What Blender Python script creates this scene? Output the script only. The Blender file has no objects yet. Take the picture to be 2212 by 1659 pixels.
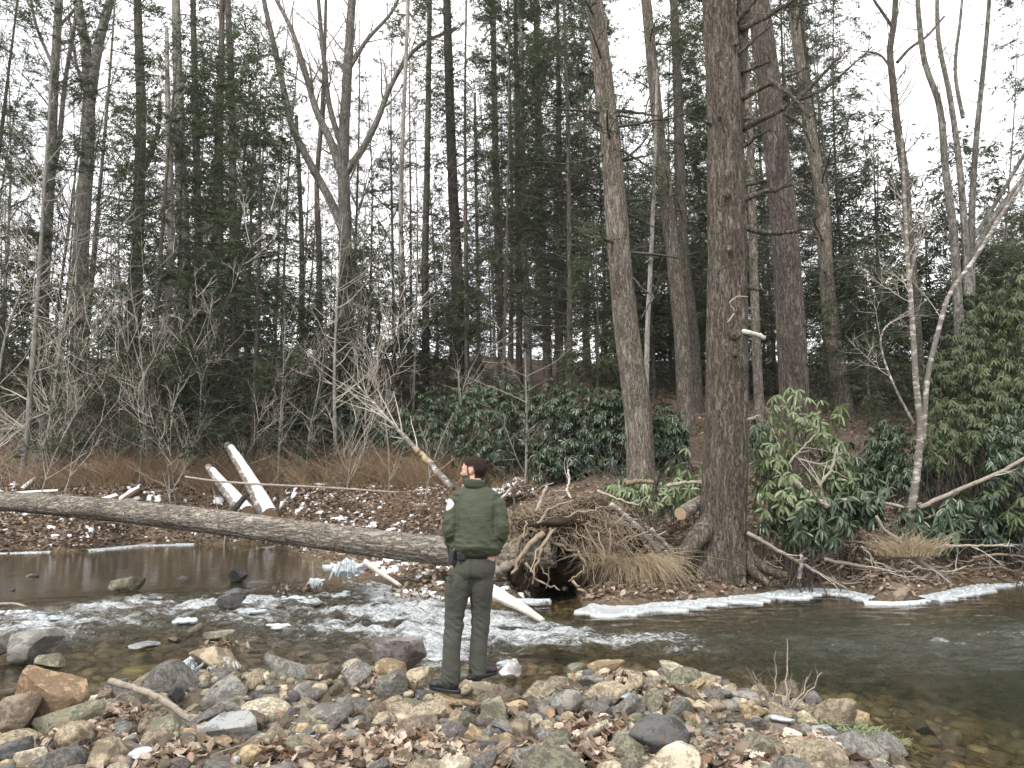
import bpy, bmesh, math, random
import numpy as np
from mathutils import Vector, Matrix, Euler
SC = bpy.context.scene
COL = SC.collection
# ------------------------------------------------------------------ camera
PITCH = math.radians(7.5); CZ = 1.6; F = 1661.0        # photo measured at 2212 x 1659
cam = bpy.data.cameras.new("camera"); camo = bpy.data.objects.new("camera", cam); COL.objects.link(camo)
cam.sensor_fit = 'HORIZONTAL'; cam.sensor_width = 36.0; cam.lens = 36.0 * F / 2212.0
cam.clip_start = 0.05; cam.clip_end = 1500
camo.location = (0, 0, CZ); camo.rotation_euler = (math.radians(90) + PITCH, 0, 0)
SC.camera = camo
# ------------------------------------------------------------------ sky, sun, exposure
SUN_EL, SUN_AZ = 48.0, 215.0           # azimuth clockwise from +Y: behind the camera, to its left
world = bpy.data.worlds.new("World"); SC.world = world; world.use_nodes = True
wn, wl = world.node_tree.nodes, world.node_tree.links
wn.clear()
sky = wn.new('ShaderNodeTexSky'); sky.sky_type = 'NISHITA'; sky.sun_disc = False
sky.sun_elevation = math.radians(SUN_EL); sky.sun_rotation = math.radians(SUN_AZ)
sky.air_density = 1.0; sky.dust_density = 3.0
wtc = wn.new('ShaderNodeTexCoord'); wno = wn.new('ShaderNodeTexNoise')
wno.inputs['Scale'].default_value = 2.6; wno.inputs['Detail'].default_value = 5; wno.inputs['Roughness'].default_value = .55
wl.new(wtc.outputs['Generated'], wno.inputs['Vector'])
wr = wn.new('ShaderNodeValToRGB')
wr.color_ramp.elements[0].position = .36; wr.color_ramp.elements[0].color = (9.5, 9.75, 10.1, 1)
wr.color_ramp.elements[1].position = .60; wr.color_ramp.elements[1].color = (11.9, 11.7, 11.4, 1)
wl.new(wno.outputs['Fac'], wr.inputs['Fac'])
wmx = wn.new('ShaderNodeMix'); wmx.data_type = 'RGBA'; wmx.inputs['Factor'].default_value = .94   # cloud deck over the clear sky
wl.new(sky.outputs['Color'], wmx.inputs['A']); wl.new(wr.outputs['Color'], wmx.inputs['B'])
wb = wn.new('ShaderNodeBackground'); wb.inputs['Strength'].default_value = 0.11
wl.new(wmx.outputs['Result'], wb.inputs['Color'])
wo = wn.new('ShaderNodeOutputWorld'); wl.new(wb.outputs['Background'], wo.inputs['Surface'])
sun = bpy.data.lights.new("sun", 'SUN'); sun.energy = 1.5; sun.angle = math.radians(12); sun.color = (1, .97, .93)
suno = bpy.data.objects.new("sun", sun); COL.objects.link(suno)
suno.rotation_euler = (math.radians(90 - SUN_EL), 0, math.radians(180 - SUN_AZ))
suno.location = (-10, -10, 30)
vs = SC.view_settings
vs.view_transform = 'Standard'; vs.look = 'None'; vs.gamma = 1; vs.use_curve_mapping = False
vs.exposure = 0.95
cy = SC.cycles
cy.max_bounces = 6; cy.diffuse_bounces = 3; cy.glossy_bounces = 3; cy.transmission_bounces = 4; cy.transparent_max_bounces = 12
cy.caustics_reflective = False; cy.caustics_refractive = False
cy.use_denoising = True
# ------------------------------------------------------------------ numpy helpers
rng = np.random.default_rng(7)
_perm = np.random.default_rng(3).permutation(256); _perm = np.concatenate([_perm, _perm, _perm])
_g = np.random.default_rng(4).normal(size=(256, 3)); _g /= np.linalg.norm(_g, axis=1)[:, None]
def noise3(p):
    p = np.asarray(p, float); i = np.floor(p).astype(int); f = p - i; i &= 255
    u = f * f * f * (f * (f * 6 - 15) + 10); r = 0
    for dx in (0, 1):
        wx = u[..., 0] if dx else 1 - u[..., 0]
        for dy in (0, 1):
            wy = u[..., 1] if dy else 1 - u[..., 1]
            for dz in (0, 1):
                wz = u[..., 2] if dz else 1 - u[..., 2]
                h = _perm[_perm[_perm[(i[..., 0] + dx) & 255] + ((i[..., 1] + dy) & 255)] + ((i[..., 2] + dz) & 255)]
                r = r + wx * wy * wz * np.einsum('...k,...k->...', _g[h], f - np.array([dx, dy, dz]))
    return r * 1.6
def fbm(p, o=4, g=.5):
    r = 0; a = 1.0; p = np.asarray(p, float)
    for k in range(o): r = r + a * noise3(p + 17.3 * k); p = p * 2.03; a *= g
    return r
def n2(x, y, s=1.0, z=0.0, o=4): return fbm(np.stack([np.asarray(x, float) * s, np.asarray(y, float) * s, np.zeros_like(np.asarray(x, float)) + z], -1), o)
def nrm(v): return v / np.maximum(np.linalg.norm(v, axis=-1, keepdims=True), 1e-9)
def sstep(a, b, x): t = np.clip((np.asarray(x, float) - a) / (b - a), 0, 1); return t * t * (3 - 2 * t)
class MB:
    """collects vertices and faces, links them as one mesh object"""
    def __init__(s): s.v = []; s.f = {}; s.n = 0; s.c = []
    def add(s, V, Fs, mat=0, col=None):
        V = np.asarray(V, float).reshape(-1, 3); s.v.append(V)
        for Fa in (Fs if isinstance(Fs, (list, tuple)) else [Fs]):
            Fa = np.asarray(Fa, int)
            if Fa.size: s.f.setdefault((Fa.shape[1], mat), []).append(Fa + s.n)
        if col is None: c = np.ones((len(V), 3)) * .5
        else: c = np.broadcast_to(np.asarray(col, float), (len(V), 3))
        s.c.append(c); s.n += len(V); return s
    def mesh(s, name, mats, smooth=True, col=False, attrs=None):
        me = bpy.data.meshes.new(name); V = np.concatenate(s.v)
        me.vertices.add(len(V)); me.vertices.foreach_set('co', V.astype(np.float32).ravel())
        L, st, mi, o = [], [], [], 0
        for (k, m), fl in s.f.items():
            Fa = np.concatenate(fl); L.append(Fa.ravel()); st.append(o + np.arange(len(Fa)) * k); mi.append(np.full(len(Fa), m)); o += Fa.size
        L = np.concatenate(L); st = np.concatenate(st); mi = np.concatenate(mi)
        me.loops.add(len(L)); me.loops.foreach_set('vertex_index', L.astype(np.int32))
        me.polygons.add(len(st)); me.polygons.foreach_set('loop_start', st.astype(np.int32))
        me.polygons.foreach_set('material_index', mi.astype(np.int32))
        me.polygons.foreach_set('use_smooth', np.full(len(st), smooth, bool))
        for m in (mats if isinstance(mats, (list, tuple)) else [mats]): me.materials.append(m)
        if col:
            a = me.attributes.new('col', 'FLOAT_COLOR', 'POINT'); C = np.concatenate(s.c)
            a.data.foreach_set('color', np.concatenate([C, np.ones((len(C), 1))], 1).astype(np.float32).ravel())
        for k, d in (attrs or {}).items():
            a = me.attributes.new(k, 'FLOAT', 'POINT'); a.data.foreach_set('value', np.asarray(d, np.float32).ravel())
        me.update(calc_edges=True); me.validate(); return me
    def build(s, name, mats, parent=None, smooth=True, col=False, attrs=None):
        return link(name, s.mesh(name, mats, smooth, col, attrs), parent)
def link(name, data, parent=None, loc=None, rot=None, scale=None):
    o = bpy.data.objects.new(name, data); COL.objects.link(o)
    if parent is not None: o.parent = parent
    if loc is not None: o.location = loc
    if rot is not None: o.rotation_euler = rot
    if scale is not None: o.scale = scale
    return o
def tag(o, label=None, cat=None, group=None, kind=None):
    if label: o['label'] = label
    if cat: o['category'] = cat
    if group: o['group'] = group
    if kind: o['kind'] = kind
    return o
def empty(name, loc=(0, 0, 0), rz=0.0):
    o = link(name, None, loc=loc); o.rotation_euler = (0, 0, rz); o.empty_display_size = .2; return o
def copy_tree(root, loc, rz=0.0, scale=1.0, label=None, group=None):
    c = root.copy(); COL.objects.link(c); c.location = loc; c.rotation_euler = (0, 0, rz); c.scale = (scale,) * 3 if np.isscalar(scale) else scale
    if label: c['label'] = label
    if group: c['group'] = group
    for ch in root.children:
        d = ch.copy(); COL.objects.link(d); d.parent = c
        for g in ch.children:
            e = g.copy(); COL.objects.link(e); e.parent = d
    return c
# ------------------------------------------------------------------ lens geometry used to measure places
_c, _s = math.cos(PITCH), math.sin(PITCH)
def ray(px, py):
    u = (px - 1106) / F; v = (829.5 - py) / F
    return np.array([u, _c - v * _s, _s + v * _c])
def at(px, py, Y): d = ray(px, py); return np.array([0, 0, CZ]) + d * (Y / d[1])
def onz(px, py, z): d = ray(px, py); return np.array([0, 0, CZ]) + d * ((z - CZ) / d[2])
def W(w, Y): return w / F * Y
# ------------------------------------------------------------------ tubes and branching
def tubes(P, R, sides=3, mb=None, mat=0, col=None, cap=False):
    P = np.asarray(P, float); R = np.asarray(R, float)
    if P.ndim == 2: P = P[None]; R = R[None]
    T, N = P.shape[:2]
    tg = nrm(np.gradient(P, axis=1)); av = nrm(P[:, -1] - P[:, 0])
    ref = np.where(np.abs(av[:, 2:3]) < .8, np.array([[0, 0, 1.0]]), np.array([[0, 1.0, 0]]))
    a = nrm(np.cross(tg, ref[:, None, :])); b = np.cross(tg, a)
    th = np.arange(sides) * 2 * math.pi / sides
    V = P[:, :, None, :] + R[..., None, None] * (np.cos(th)[:, None] * a[:, :, None, :] + np.sin(th)[:, None] * b[:, :, None, :])
    k = np.arange(sides); k2 = (k + 1) % sides; i = np.arange(N - 1)[:, None] * sides
    q = np.stack([i + k, i + k2, i + sides + k2, i + sides + k], -1).reshape(-1, 4)
    Q = (np.arange(T)[:, None, None] * N * sides + q[None]).reshape(-1, 4)
    Fs = [Q]
    V = V.reshape(-1, 3)
    if cap:
        Fs.append((np.arange(T)[:, None] * N * sides + (N - 1) * sides + k[None]))
        Fs.append((np.arange(T)[:, None] * N * sides + k[::-1][None]))
    if mb is not None: mb.add(V, Fs, mat, col)
    return V, Fs
def smooth_path(pts, n):
    pts = np.asarray(pts, float); m = len(pts)
    if m == 2: return pts[0] + (pts[1] - pts[0]) * np.linspace(0, 1, n)[:, None]
    d = np.concatenate([[0], np.cumsum(np.linalg.norm(np.diff(pts, axis=0), axis=1))]); t = np.linspace(0, d[-1], n)
    tan = np.gradient(pts, d, axis=0)
    i = np.clip(np.searchsorted(d, t, 'right') - 1, 0, m - 2); h = d[i + 1] - d[i]; u = ((t - d[i]) / h)[:, None]; h = h[:, None]
    return (2*u**3-3*u**2+1)*pts[i] + (u**3-2*u**2+u)*h*tan[i] + (-2*u**3+3*u**2)*pts[i+1] + (u**3-u**2)*h*tan[i+1]
def grow(g, P, R, n, tr=(.2, .98), ang=(40, 80), L=(1, 2), taper=.4, npts=5, rr=.45, rmin=.003, rmax=9, up=.25, wig=.12, flat=0.0):
    T, N = P.shape[:2]
    ln = np.linalg.norm(np.diff(P, axis=1), axis=2).sum(1); idx = g.choice(T, n, p=ln / ln.sum())
    t = g.uniform(*tr, n); s = t * (N - 1); i = np.minimum(s.astype(int), N - 2); f = (s - i)[:, None]
    pos = P[idx, i] * (1 - f) + P[idx, i + 1] * f; tg = nrm(P[idx, i + 1] - P[idx, i]); r = R[idx, i] * (1 - f[:, 0]) + R[idx, i + 1] * f[:, 0]
    v = g.normal(size=(n, 3)); v[:, 2] *= (1 - flat); v -= (v * tg).sum(1, keepdims=True) * tg; v = nrm(v)
    a = np.radians(g.uniform(*ang, n))[:, None]; d = np.cos(a) * tg + np.sin(a) * v
    le = g.uniform(*L, n) * (1 - taper * t); step = (le / (npts - 1))[:, None]
    out = [pos]
    for k in range(npts - 1):
        d = d + np.array([0, 0, up / (npts - 1)]) + g.normal(size=(n, 3)) * wig; d = nrm(d); pos = pos + d * step; out.append(pos)
    r0 = np.clip(r * rr, rmin, rmax)
    return np.stack(out, 1), r0[:, None] * np.linspace(1, .3, npts)[None]
def blades(g, P, n, L=(.08, .14), w=.28, side=.8, fwd=.6, droop=.15, tr=(.1, 1.0), mb=None, mat=0, jit=.25, col=None):
    """small leaf blades (diamonds) along twigs, lying in flat sprays"""
    T, N = P.shape[:2]; idx = g.integers(0, T, n); s = g.uniform(*tr, n) * (N - 1); i = np.minimum(s.astype(int), N - 2); f = (s - i)[:, None]
    pos = P[idx, i] * (1 - f) + P[idx, i + 1] * f; tg = nrm(P[idx, i + 1] - P[idx, i])
    sd = nrm(np.cross(tg, np.array([0, 0, 1.0])) + 1e-6) * g.choice([-1, 1], n)[:, None]
    d = nrm(tg * fwd + sd * side + np.array([0, 0, -droop]) + g.normal(size=(n, 3)) * jit)
    nn = nrm(np.array([0, 0, 1.0]) + g.normal(size=(n, 3)) * .45); wv = nrm(np.cross(d, nn))
    le = g.uniform(*L, n)[:, None]
    V = np.stack([pos, pos + d * le * .45 + wv * le * w * .5, pos + d * le, pos + d * le * .45 - wv * le * w * .5], 1).reshape(-1, 3)
    c = None
    if col is not None: c = np.repeat(col[0] + (np.array(col[1]) - np.array(col[0])) * g.random((n, 1)), 4, 0)
    mb.add(V, np.arange(n * 4).reshape(-1, 4), mat, c)
# ------------------------------------------------------------------ materials
class NT:
    def __init__(s, name):
        s.m = bpy.data.materials.new(name); s.m.use_nodes = True; s.t = s.m.node_tree; s.t.nodes.clear()
        s.out = s.n('ShaderNodeOutputMaterial')
    def n(s, t, ins=None, **kw):
        nd = s.t.nodes.new(t)
        for k, v in kw.items(): setattr(nd, k, v)
        for k, v in (ins or {}).items(): s.set(nd.inputs[k], v)
        return nd
    def set(s, sock, v):
        if isinstance(v, bpy.types.NodeSocket): s.t.links.new(v, sock)
        elif isinstance(v, (tuple, list)) and len(v) == 3 and sock.type == 'RGBA': sock.default_value = (*v, 1)
        else: sock.default_value = v
    def obj(s, sc=(1, 1, 1)):
        tc = s.n('ShaderNodeTexCoord'); mp = s.n('ShaderNodeMapping', {'Vector': tc.outputs['Object'], 'Scale': sc}); return mp.outputs['Vector']
    def pos(s, sc=(1, 1, 1)):
        g = s.n('ShaderNodeNewGeometry'); mp = s.n('ShaderNodeMapping', {'Vector': g.outputs['Position'], 'Scale': sc}); return mp.outputs['Vector']
    def noise(s, vec, scale, detail=4, rough=.6, dist=0): return s.n('ShaderNodeTexNoise', {'Vector': vec, 'Scale': scale, 'Detail': detail, 'Roughness': rough, 'Distortion': dist}).outputs['Fac']
    def vor(s, vec, scale, feature='F1', out='Distance', rnd=1): return s.n('ShaderNodeTexVoronoi', {'Vector': vec, 'Scale': scale, 'Randomness': rnd}, feature=feature).outputs[out]
    def ramp(s, fac, *stops, interp='LINEAR'):
        r = s.n('ShaderNodeValToRGB', {'Fac': fac}); cr = r.color_ramp; cr.interpolation = interp
        while len(cr.elements) < len(stops): cr.elements.new(.5)
        for e, (p, c) in zip(cr.elements, stops):
            e.position = p; e.color = (c, c, c, 1) if np.isscalar(c) else (*c, 1)
        return r.outputs['Color']
    def mix(s, f, a, b, mode='MIX'): 
        m = s.n('ShaderNodeMix', data_type='RGBA', blend_type=mode); s.set(m.inputs['Factor'], f); s.set(m.inputs['A'], a); s.set(m.inputs['B'], b); return m.outputs['Result']
    def math(s, op, a, b=0.0, clamp=False):
        m = s.n('ShaderNodeMath', operation=op, use_clamp=clamp); s.set(m.inputs[0], a); s.set(m.inputs[1], b); return m.outputs[0]
    def attr(s, name, out='Fac'): return s.n('ShaderNodeAttribute', attribute_name=name).outputs[out]
    def bump(s, h, st=.5, dist=.02, nrm=None):
        b = s.n('ShaderNodeBump', {'Height': h, 'Strength': st, 'Distance': dist})
        if nrm is not None: s.set(b.inputs['Normal'], nrm)
        return b.outputs['Normal']
    def bsdf(s, col, rough=.8, normal=None, **kw):
        p = s.n('ShaderNodeBsdfPrincipled', {'Base Color': col, 'Roughness': rough, **kw})
        if normal is not None: s.set(p.inputs['Normal'], normal)
        return p.outputs[0]
    def end(s, sh): s.t.links.new(sh, s.out.inputs['Surface']); return s.m

def bark(name, dark, mid, light, sc=1.0, moss=.0, bump=.9, mosscol=(.07, .075, .03), lichen=0.0, stretch=(1, 1, .10)):
    t = NT(name); rnd = t.n('ShaderNodeObjectInfo').outputs['Random']; o = t.obj()
    wp = t.n('ShaderNodeTexNoise', {'Vector': o, 'Scale': 5.0, 'Detail': 3}).outputs['Color']
    v0 = t.n('ShaderNodeVectorMath', {0: o, 1: t.n('ShaderNodeVectorMath', {0: wp, 1: (.16, .16, .16)}, operation='MULTIPLY').outputs[0]}, operation='ADD').outputs[0]
    v = t.n('ShaderNodeMapping', {'Vector': v0, 'Scale': stretch}).outputs[0]
    r1 = t.math('ABSOLUTE', t.math('SUBTRACT', t.noise(v, 15 * sc, 3, .6), .5)); r2 = t.math('ABSOLUTE', t.math('SUBTRACT', t.noise(v, 34 * sc, 3, .6), .5))
    v2 = t.n('ShaderNodeMapping', {'Vector': v0, 'Scale': [min(1, x * 4) for x in stretch]}).outputs[0]; fl = t.noise(v2, 34 * sc, 4, .7); n0 = t.noise(o, 1.6, 4)
    h = t.math('ADD', t.math('ADD', t.math('MULTIPLY', t.math('MINIMUM', r1, .16), 2.6), t.math('MULTIPLY', t.math('MINIMUM', r2, .12), 1.6)), t.math('MULTIPLY', fl, .62))
    c = t.ramp(h, (.34, dark), (.62, mid), (.98, light))
    c = t.mix(t.ramp(n0, (.35, 0), (.68, .75)), c, t.mix(1, c, (.60, .58, .55), 'MULTIPLY'))
    if moss: c = t.mix(t.math('MULTIPLY', t.ramp(t.noise(t.obj((1, 1, .5)), 3.2, 4), (.5, 0), (.72, 1)), moss), c, mosscol)
    if lichen: c = t.mix(t.math('MULTIPLY', t.ramp(t.noise(t.obj(), 7, 5, .7), (.52, 0), (.62, 1)), lichen), c, (.36, .38, .34))
    hs = t.n('ShaderNodeHueSaturation', {'Color': c, 'Value': t.math('ADD', .8, t.math('MULTIPLY', rnd, .4))})
    return t.end(t.bsdf(hs.outputs[0], .9, t.bump(h, bump, .03), **{'Specular IOR Level': .2}))
def plain(name, col, rough=.85, var=.35, sc=6.0, spec=.25, bump=0.0, objvar=.0, **kw):
    t = NT(name); n = t.noise(t.obj(), sc, 4)
    c = t.mix(n, [x * (1 - var) for x in col], [min(1, x * (1 + var)) for x in col])
    if objvar:
        rnd = t.n('ShaderNodeObjectInfo').outputs['Random']
        c = t.n('ShaderNodeHueSaturation', {'Color': c, 'Value': t.math('ADD', 1 - objvar / 2, t.math('MULTIPLY', rnd, objvar))}).outputs[0]
    return t.end(t.bsdf(c, rough, t.bump(n, bump, .01) if bump else None, **{'Specular IOR Level': spec, **kw}))
def foliage(name, a, b, rough=.6, spec=.3, trans=.25, objvar=.5, sc=1.3):
    t = NT(name); n = t.noise(t.obj(), sc, 3); n2_ = t.noise(t.obj(), sc * 14, 2)
    c = t.mix(t.ramp(t.math('ADD', t.math('MULTIPLY', n, .6), t.math('MULTIPLY', n2_, .4)), (.35, 0), (.65, 1)), a, b)
    rnd = t.n('ShaderNodeObjectInfo').outputs['Random']
    c = t.n('ShaderNodeHueSaturation', {'Color': c, 'Value': t.math('ADD', 1 - objvar / 2, t.math('MULTIPLY', rnd, objvar))}).outputs[0]
    p = t.bsdf(c, rough, None, **{'Specular IOR Level': spec}); tr = t.n('ShaderNodeBsdfTranslucent', {'Color': c}).outputs[0]
    return t.end(t.n('ShaderNodeMixShader', {0: trans, 1: p, 2: tr}).outputs[0])

M = {}
M['hemlock_bark'] = bark('hemlock bark', (.045, .038, .031), (.175, .15, .126), (.34, .305, .265), 1.0, .35)
M['big_bark'] = bark('big hemlock bark', (.042, .034, .027), (.155, .128, .104), (.31, .275, .235), 1.0, .25, bump=1.0)
M['red_bark'] = bark('reddish hemlock bark', (.045, .037, .031), (.155, .126, .107), (.29, .25, .22), 1.1, .1)
M['dark_bark'] = bark('dark wet bark', (.032, .028, .024), (.12, .106, .09), (.23, .21, .18), 1.2, .3)
M['purple_bark'] = bark('plum brown bark', (.028, .022, .022), (.075, .058, .056), (.14, .115, .11), 1.2, .0)
M['grey_bark'] = bark('grey hardwood bark', (.05, .046, .04), (.16, .148, .13), (.27, .255, .23), .8, .25, bump=.5, lichen=.35)
M['pale_bark'] = bark('pale smooth bark', (.14, .13, .115), (.27, .25, .225), (.42, .40, .37), .6, .2, bump=.25, lichen=.3)
M['log_bark'] = bark('ridged log bark', (.07, .06, .05), (.33, .29, .245), (.56, .52, .46), 1.2, .0, bump=1.0, stretch=(.13, 1, 1))
M['twig'] = plain('bare twig', (.16, .142, .122), .9, .35, 1.5, .1, objvar=.4)
M['dark_twig'] = plain('dark dead twig', (.085, .076, .065), .9, .4, 1.5, .1, objvar=.3)
M['pale_twig'] = plain('pale sapling twig', (.42, .385, .33), .85, .3, 1.5, .2, objvar=.3)
M['needles'] = foliage('hemlock needles', (.050, .066, .036), (.115, .145, .078), .65, .25, .4)
M['needles_green'] = foliage('fresh green needles', (.04, .075, .022), (.10, .15, .045), .6, .25, .3, .3)
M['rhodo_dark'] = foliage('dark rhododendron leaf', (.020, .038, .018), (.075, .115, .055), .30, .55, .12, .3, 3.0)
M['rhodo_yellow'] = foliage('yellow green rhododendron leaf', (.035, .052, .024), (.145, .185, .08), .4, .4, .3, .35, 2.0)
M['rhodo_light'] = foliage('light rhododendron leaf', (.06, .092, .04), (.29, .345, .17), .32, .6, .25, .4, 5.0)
def birch_mat():
    t = NT('birch bark'); v = t.obj((1, 1, 2.2)); n = t.noise(v, 5, 5, .7); n3 = t.noise(t.obj(), 22, 4)
    c = t.mix(t.ramp(n, (.50, 0), (.63, 1)), (.13, .11, .095), t.mix(n3, (.34, .32, .29), (.60, .58, .54)))
    return t.end(t.bsdf(c, .75, t.bump(n3, .3, .01)))
M['birch'] = birch_mat()
def rock_mat(name, vertex=False):
    t = NT(name); v = t.obj(); g = t.n('ShaderNodeNewGeometry')
    base = t.attr('col', 'Color') if vertex else t.n('ShaderNodeObjectInfo').outputs['Color']
    rnd = t.n('ShaderNodeObjectInfo').outputs['Random']
    vo = t.n('ShaderNodeVectorMath', {0: v, 1: t.n('ShaderNodeCombineXYZ', {'X': t.math('MULTIPLY', rnd, 37.0)}).outputs[0]}, operation='ADD').outputs[0]
    n = t.noise(vo, 5, 6, .65, .6); fine = t.noise(vo, 46, 4, .7); band = t.noise(t.n('ShaderNodeMapping', {'Vector': vo, 'Scale': (2, 2, 14)}).outputs[0], 2.2, 4)
    k = t.math('ADD', t.math('MULTIPLY', n, 1.0), t.math('ADD', t.math('MULTIPLY', fine, .55), t.math('MULTIPLY', band, .35)))
    c = t.mix(1, base, t.ramp(k, (.6, .34), (.95, .95), (1.32, 1.7)), 'MULTIPLY')
    c = t.mix(t.math('MULTIPLY', t.ramp(t.noise(vo, 8, 5, .7), (.56, 0), (.66, 1)), .45), c, t.mix(.5, c, (.20, .12, .055)))
    c = t.mix(t.math('MULTIPLY', t.ramp(t.noise(vo, 30, 3, .6), (.66, 0), (.72, 1)), .35), c, (.36, .35, .31))
    z = t.n('ShaderNodeSeparateXYZ', {0: g.outputs['Position']}).outputs['Z']
    wet = t.ramp(t.math('ADD', z, t.math('MULTIPLY', n, .05)), (.0, 1), (.02, .0)) if False else t.math('SUBTRACT', 1.0, t.n('ShaderNodeMapRange', {0: t.math('ADD', z, t.math('MULTIPLY', n, .06)), 1: -.10, 2: -.045}).outputs[0])
    c = t.mix(t.math('MULTIPLY', wet, .6), c, t.mix(1, c, (.42, .40, .36), 'MULTIPLY'))
    r = t.math('SUBTRACT', .82, t.math('MULTIPLY', wet, .5))
    return t.end(t.bsdf(c, r, t.bump(k, .9, .016), **{'Specular IOR Level': .35}))
M['rock'] = rock_mat('river stone'); M['rock_v'] = rock_mat('river pebbles', True)
def leaf_mat(name, vertex):
    t = NT(name); base = t.attr('col', 'Color') if vertex else t.n('ShaderNodeObjectInfo').outputs['Color']
    n = t.noise(t.obj(), 40, 3); c = t.mix(1, base, t.ramp(n, (.3, .65), (.7, 1.25)), 'MULTIPLY')
    p = t.bsdf(c, .6, None, **{'Specular IOR Level': .3}); tr = t.n('ShaderNodeBsdfTranslucent', {'Color': c}).outputs[0]
    return t.end(t.n('ShaderNodeMixShader', {0: .15, 1: p, 2: tr}).outputs[0])
M['leaf'] = leaf_mat('dry oak leaf', False); M['leaf_v'] = leaf_mat('dry leaf litter', True)
def ground_mat():
    t = NT('ground'); v = t.pos(); bed = t.attr('bed'); hill = t.attr('hill')
    n = t.noise(v, 1.1, 5, .65); f = t.noise(v, 14, 5, .7); vo = t.vor(v, 16, 'F1', 'Color'); vd = t.vor(v, 16)
    ch = t.n('ShaderNodeSeparateColor', {0: vo}).outputs[0]
    beach = t.mix(f, (.045, .036, .026), (.15, .122, .09))
    peb = t.mix(ch, (.075, .055, .03), (.24, .18, .10)); peb = t.mix(t.ramp(vd, (.3, 0), (.75, 1)), peb, (.04, .032, .02))
    lit = t.mix(t.ramp(t.math('ADD', t.math('MULTIPLY', f, .6), t.math('MULTIPLY', n, .4)), (.38, 0), (.66, 1)), (.04, .03, .022), t.mix(ch, (.14, .092, .06), (.27, .205, .15)))
    c = t.mix(bed, beach, peb); c = t.mix(hill, c, lit)
    h = t.math('ADD', f, t.math('MULTIPLY', vd, -.5))
    return t.end(t.bsdf(c, .9, t.bump(h, .8, .03), **{'Specular IOR Level': .15}))
M['ground'] = ground_mat()
def water_mat():
    t = NT('stream water'); v = t.pos(); foam_glint = t.attr('foam_glint'); dep = t.attr('depth'); rip = t.attr('ripple')
    vs_ = t.n('ShaderNodeMapping', {'Vector': v, 'Scale': (.75, 1.5, 1), 'Rotation': (0, 0, -.12)}).outputs[0]
    w1 = t.noise(vs_, 6.5, 4, .6, .5); w2 = t.noise(vs_, 26, 4, .65, .3)
    h = t.math('ADD', t.math('MULTIPLY', w1, 1.0), t.math('MULTIPLY', w2, .35))
    bm = t.n('ShaderNodeBump', {'Height': h, 'Strength': t.math('ADD', .16, t.math('MULTIPLY', rip, .84)), 'Distance': t.math('ADD', .015, t.math('MULTIPLY', rip, .17))}).outputs['Normal']
    tint = t.ramp(dep, (.0, (.95, .92, .85)), (.35, (.77, .72, .56)), (.75, (.40, .43, .28)), (1.0, (.16, .21, .145)))
    tr = t.n('ShaderNodeBsdfTransparent', {'Color': tint}).outputs[0]
    mud = t.bsdf((.06, .06, .034), .5, bm)
    body = t.n('ShaderNodeMixShader', {0: t.math('MULTIPLY', dep, .35), 1: tr, 2: mud}).outputs[0]
    gl = t.n('ShaderNodeBsdfGlossy', {'Color': (1, 1, 1), 'Roughness': .05, 'Normal': bm}).outputs[0]
    fr = t.n('ShaderNodeFresnel', {'IOR': 1.33, 'Normal': bm}).outputs[0]
    wat = t.n('ShaderNodeMixShader', {0: fr, 1: body, 2: gl}).outputs[0]
    fs = t.n('ShaderNodeMapping', {'Vector': v, 'Scale': (1.0, 2.2, 1), 'Rotation': (0, 0, -.15)}).outputs[0]
    fn = t.math('ADD', t.math('MULTIPLY', t.noise(fs, 5.5, 6, .72, 1.4), .62), t.math('MULTIPLY', t.noise(fs, 26, 4, .7, .8), .38))
    fm = t.n('ShaderNodeMapRange', {0: t.math('ADD', fn, t.math('MULTIPLY', foam_glint, .285)), 1: .645, 2: .85}).outputs[0]
    fm = t.math('MULTIPLY', fm, t.math('MINIMUM', t.math('MULTIPLY', foam_glint, 4.0), .92))
    white = t.bsdf((.70, .74, .76), .55, bm)  # white coat: real foam in the chute, painted sky glints in riffle and pool
    return t.end(t.n('ShaderNodeMixShader', {0: fm, 1: wat, 2: white}).outputs[0])
M['water'] = water_mat()
def ice_mat(name, a, b, rough=.3, trans=.25):
    t = NT(name); n = t.noise(t.obj(), 9, 5, .65); f = t.noise(t.obj(), 50, 3)
    c = t.mix(n, a, b); p = t.bsdf(c, rough, t.bump(t.math('ADD', n, t.math('MULTIPLY', f, .3)), .6, .02), **{'Specular IOR Level': .6})
    tr = t.n('ShaderNodeBsdfTranslucent', {'Color': c}).outputs[0]
    return t.end(t.n('ShaderNodeMixShader', {0: trans, 1: p, 2: tr}).outputs[0])
M['ice'] = ice_mat('white ice', (.42, .47, .50), (.86, .88, .89), .25, .35); M['clear_ice'] = ice_mat('glassy ice', (.38, .42, .44), (.75, .79, .81), .12, .45)
M['snow'] = ice_mat('old snow', (.74, .76, .79), (.86, .87, .88), .7, .15)
def wood_mat(name, a, b, dark):
    t = NT(name); o = t.obj(); n = t.noise(o, 3.5, 5, .7); f = t.noise(o, 60, 4, .75); s = t.noise(o, 14, 4, .7, 1.5); rnd = t.n('ShaderNodeObjectInfo').outputs['Random']
    c = t.mix(t.ramp(t.math('ADD', t.math('MULTIPLY', n, .5), t.math('MULTIPLY', f, .5)), (.32, 0), (.66, 1)), a, b); c = t.mix(t.ramp(s, (.53, 0), (.64, .8)), c, dark)
    c = t.n('ShaderNodeHueSaturation', {'Color': c, 'Value': t.math('ADD', .72, t.math('MULTIPLY', rnd, .5))}).outputs[0]
    return t.end(t.bsdf(c, .85, t.bump(t.math('ADD', f, s), .7, .012), **{'Specular IOR Level': .2}))
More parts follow.
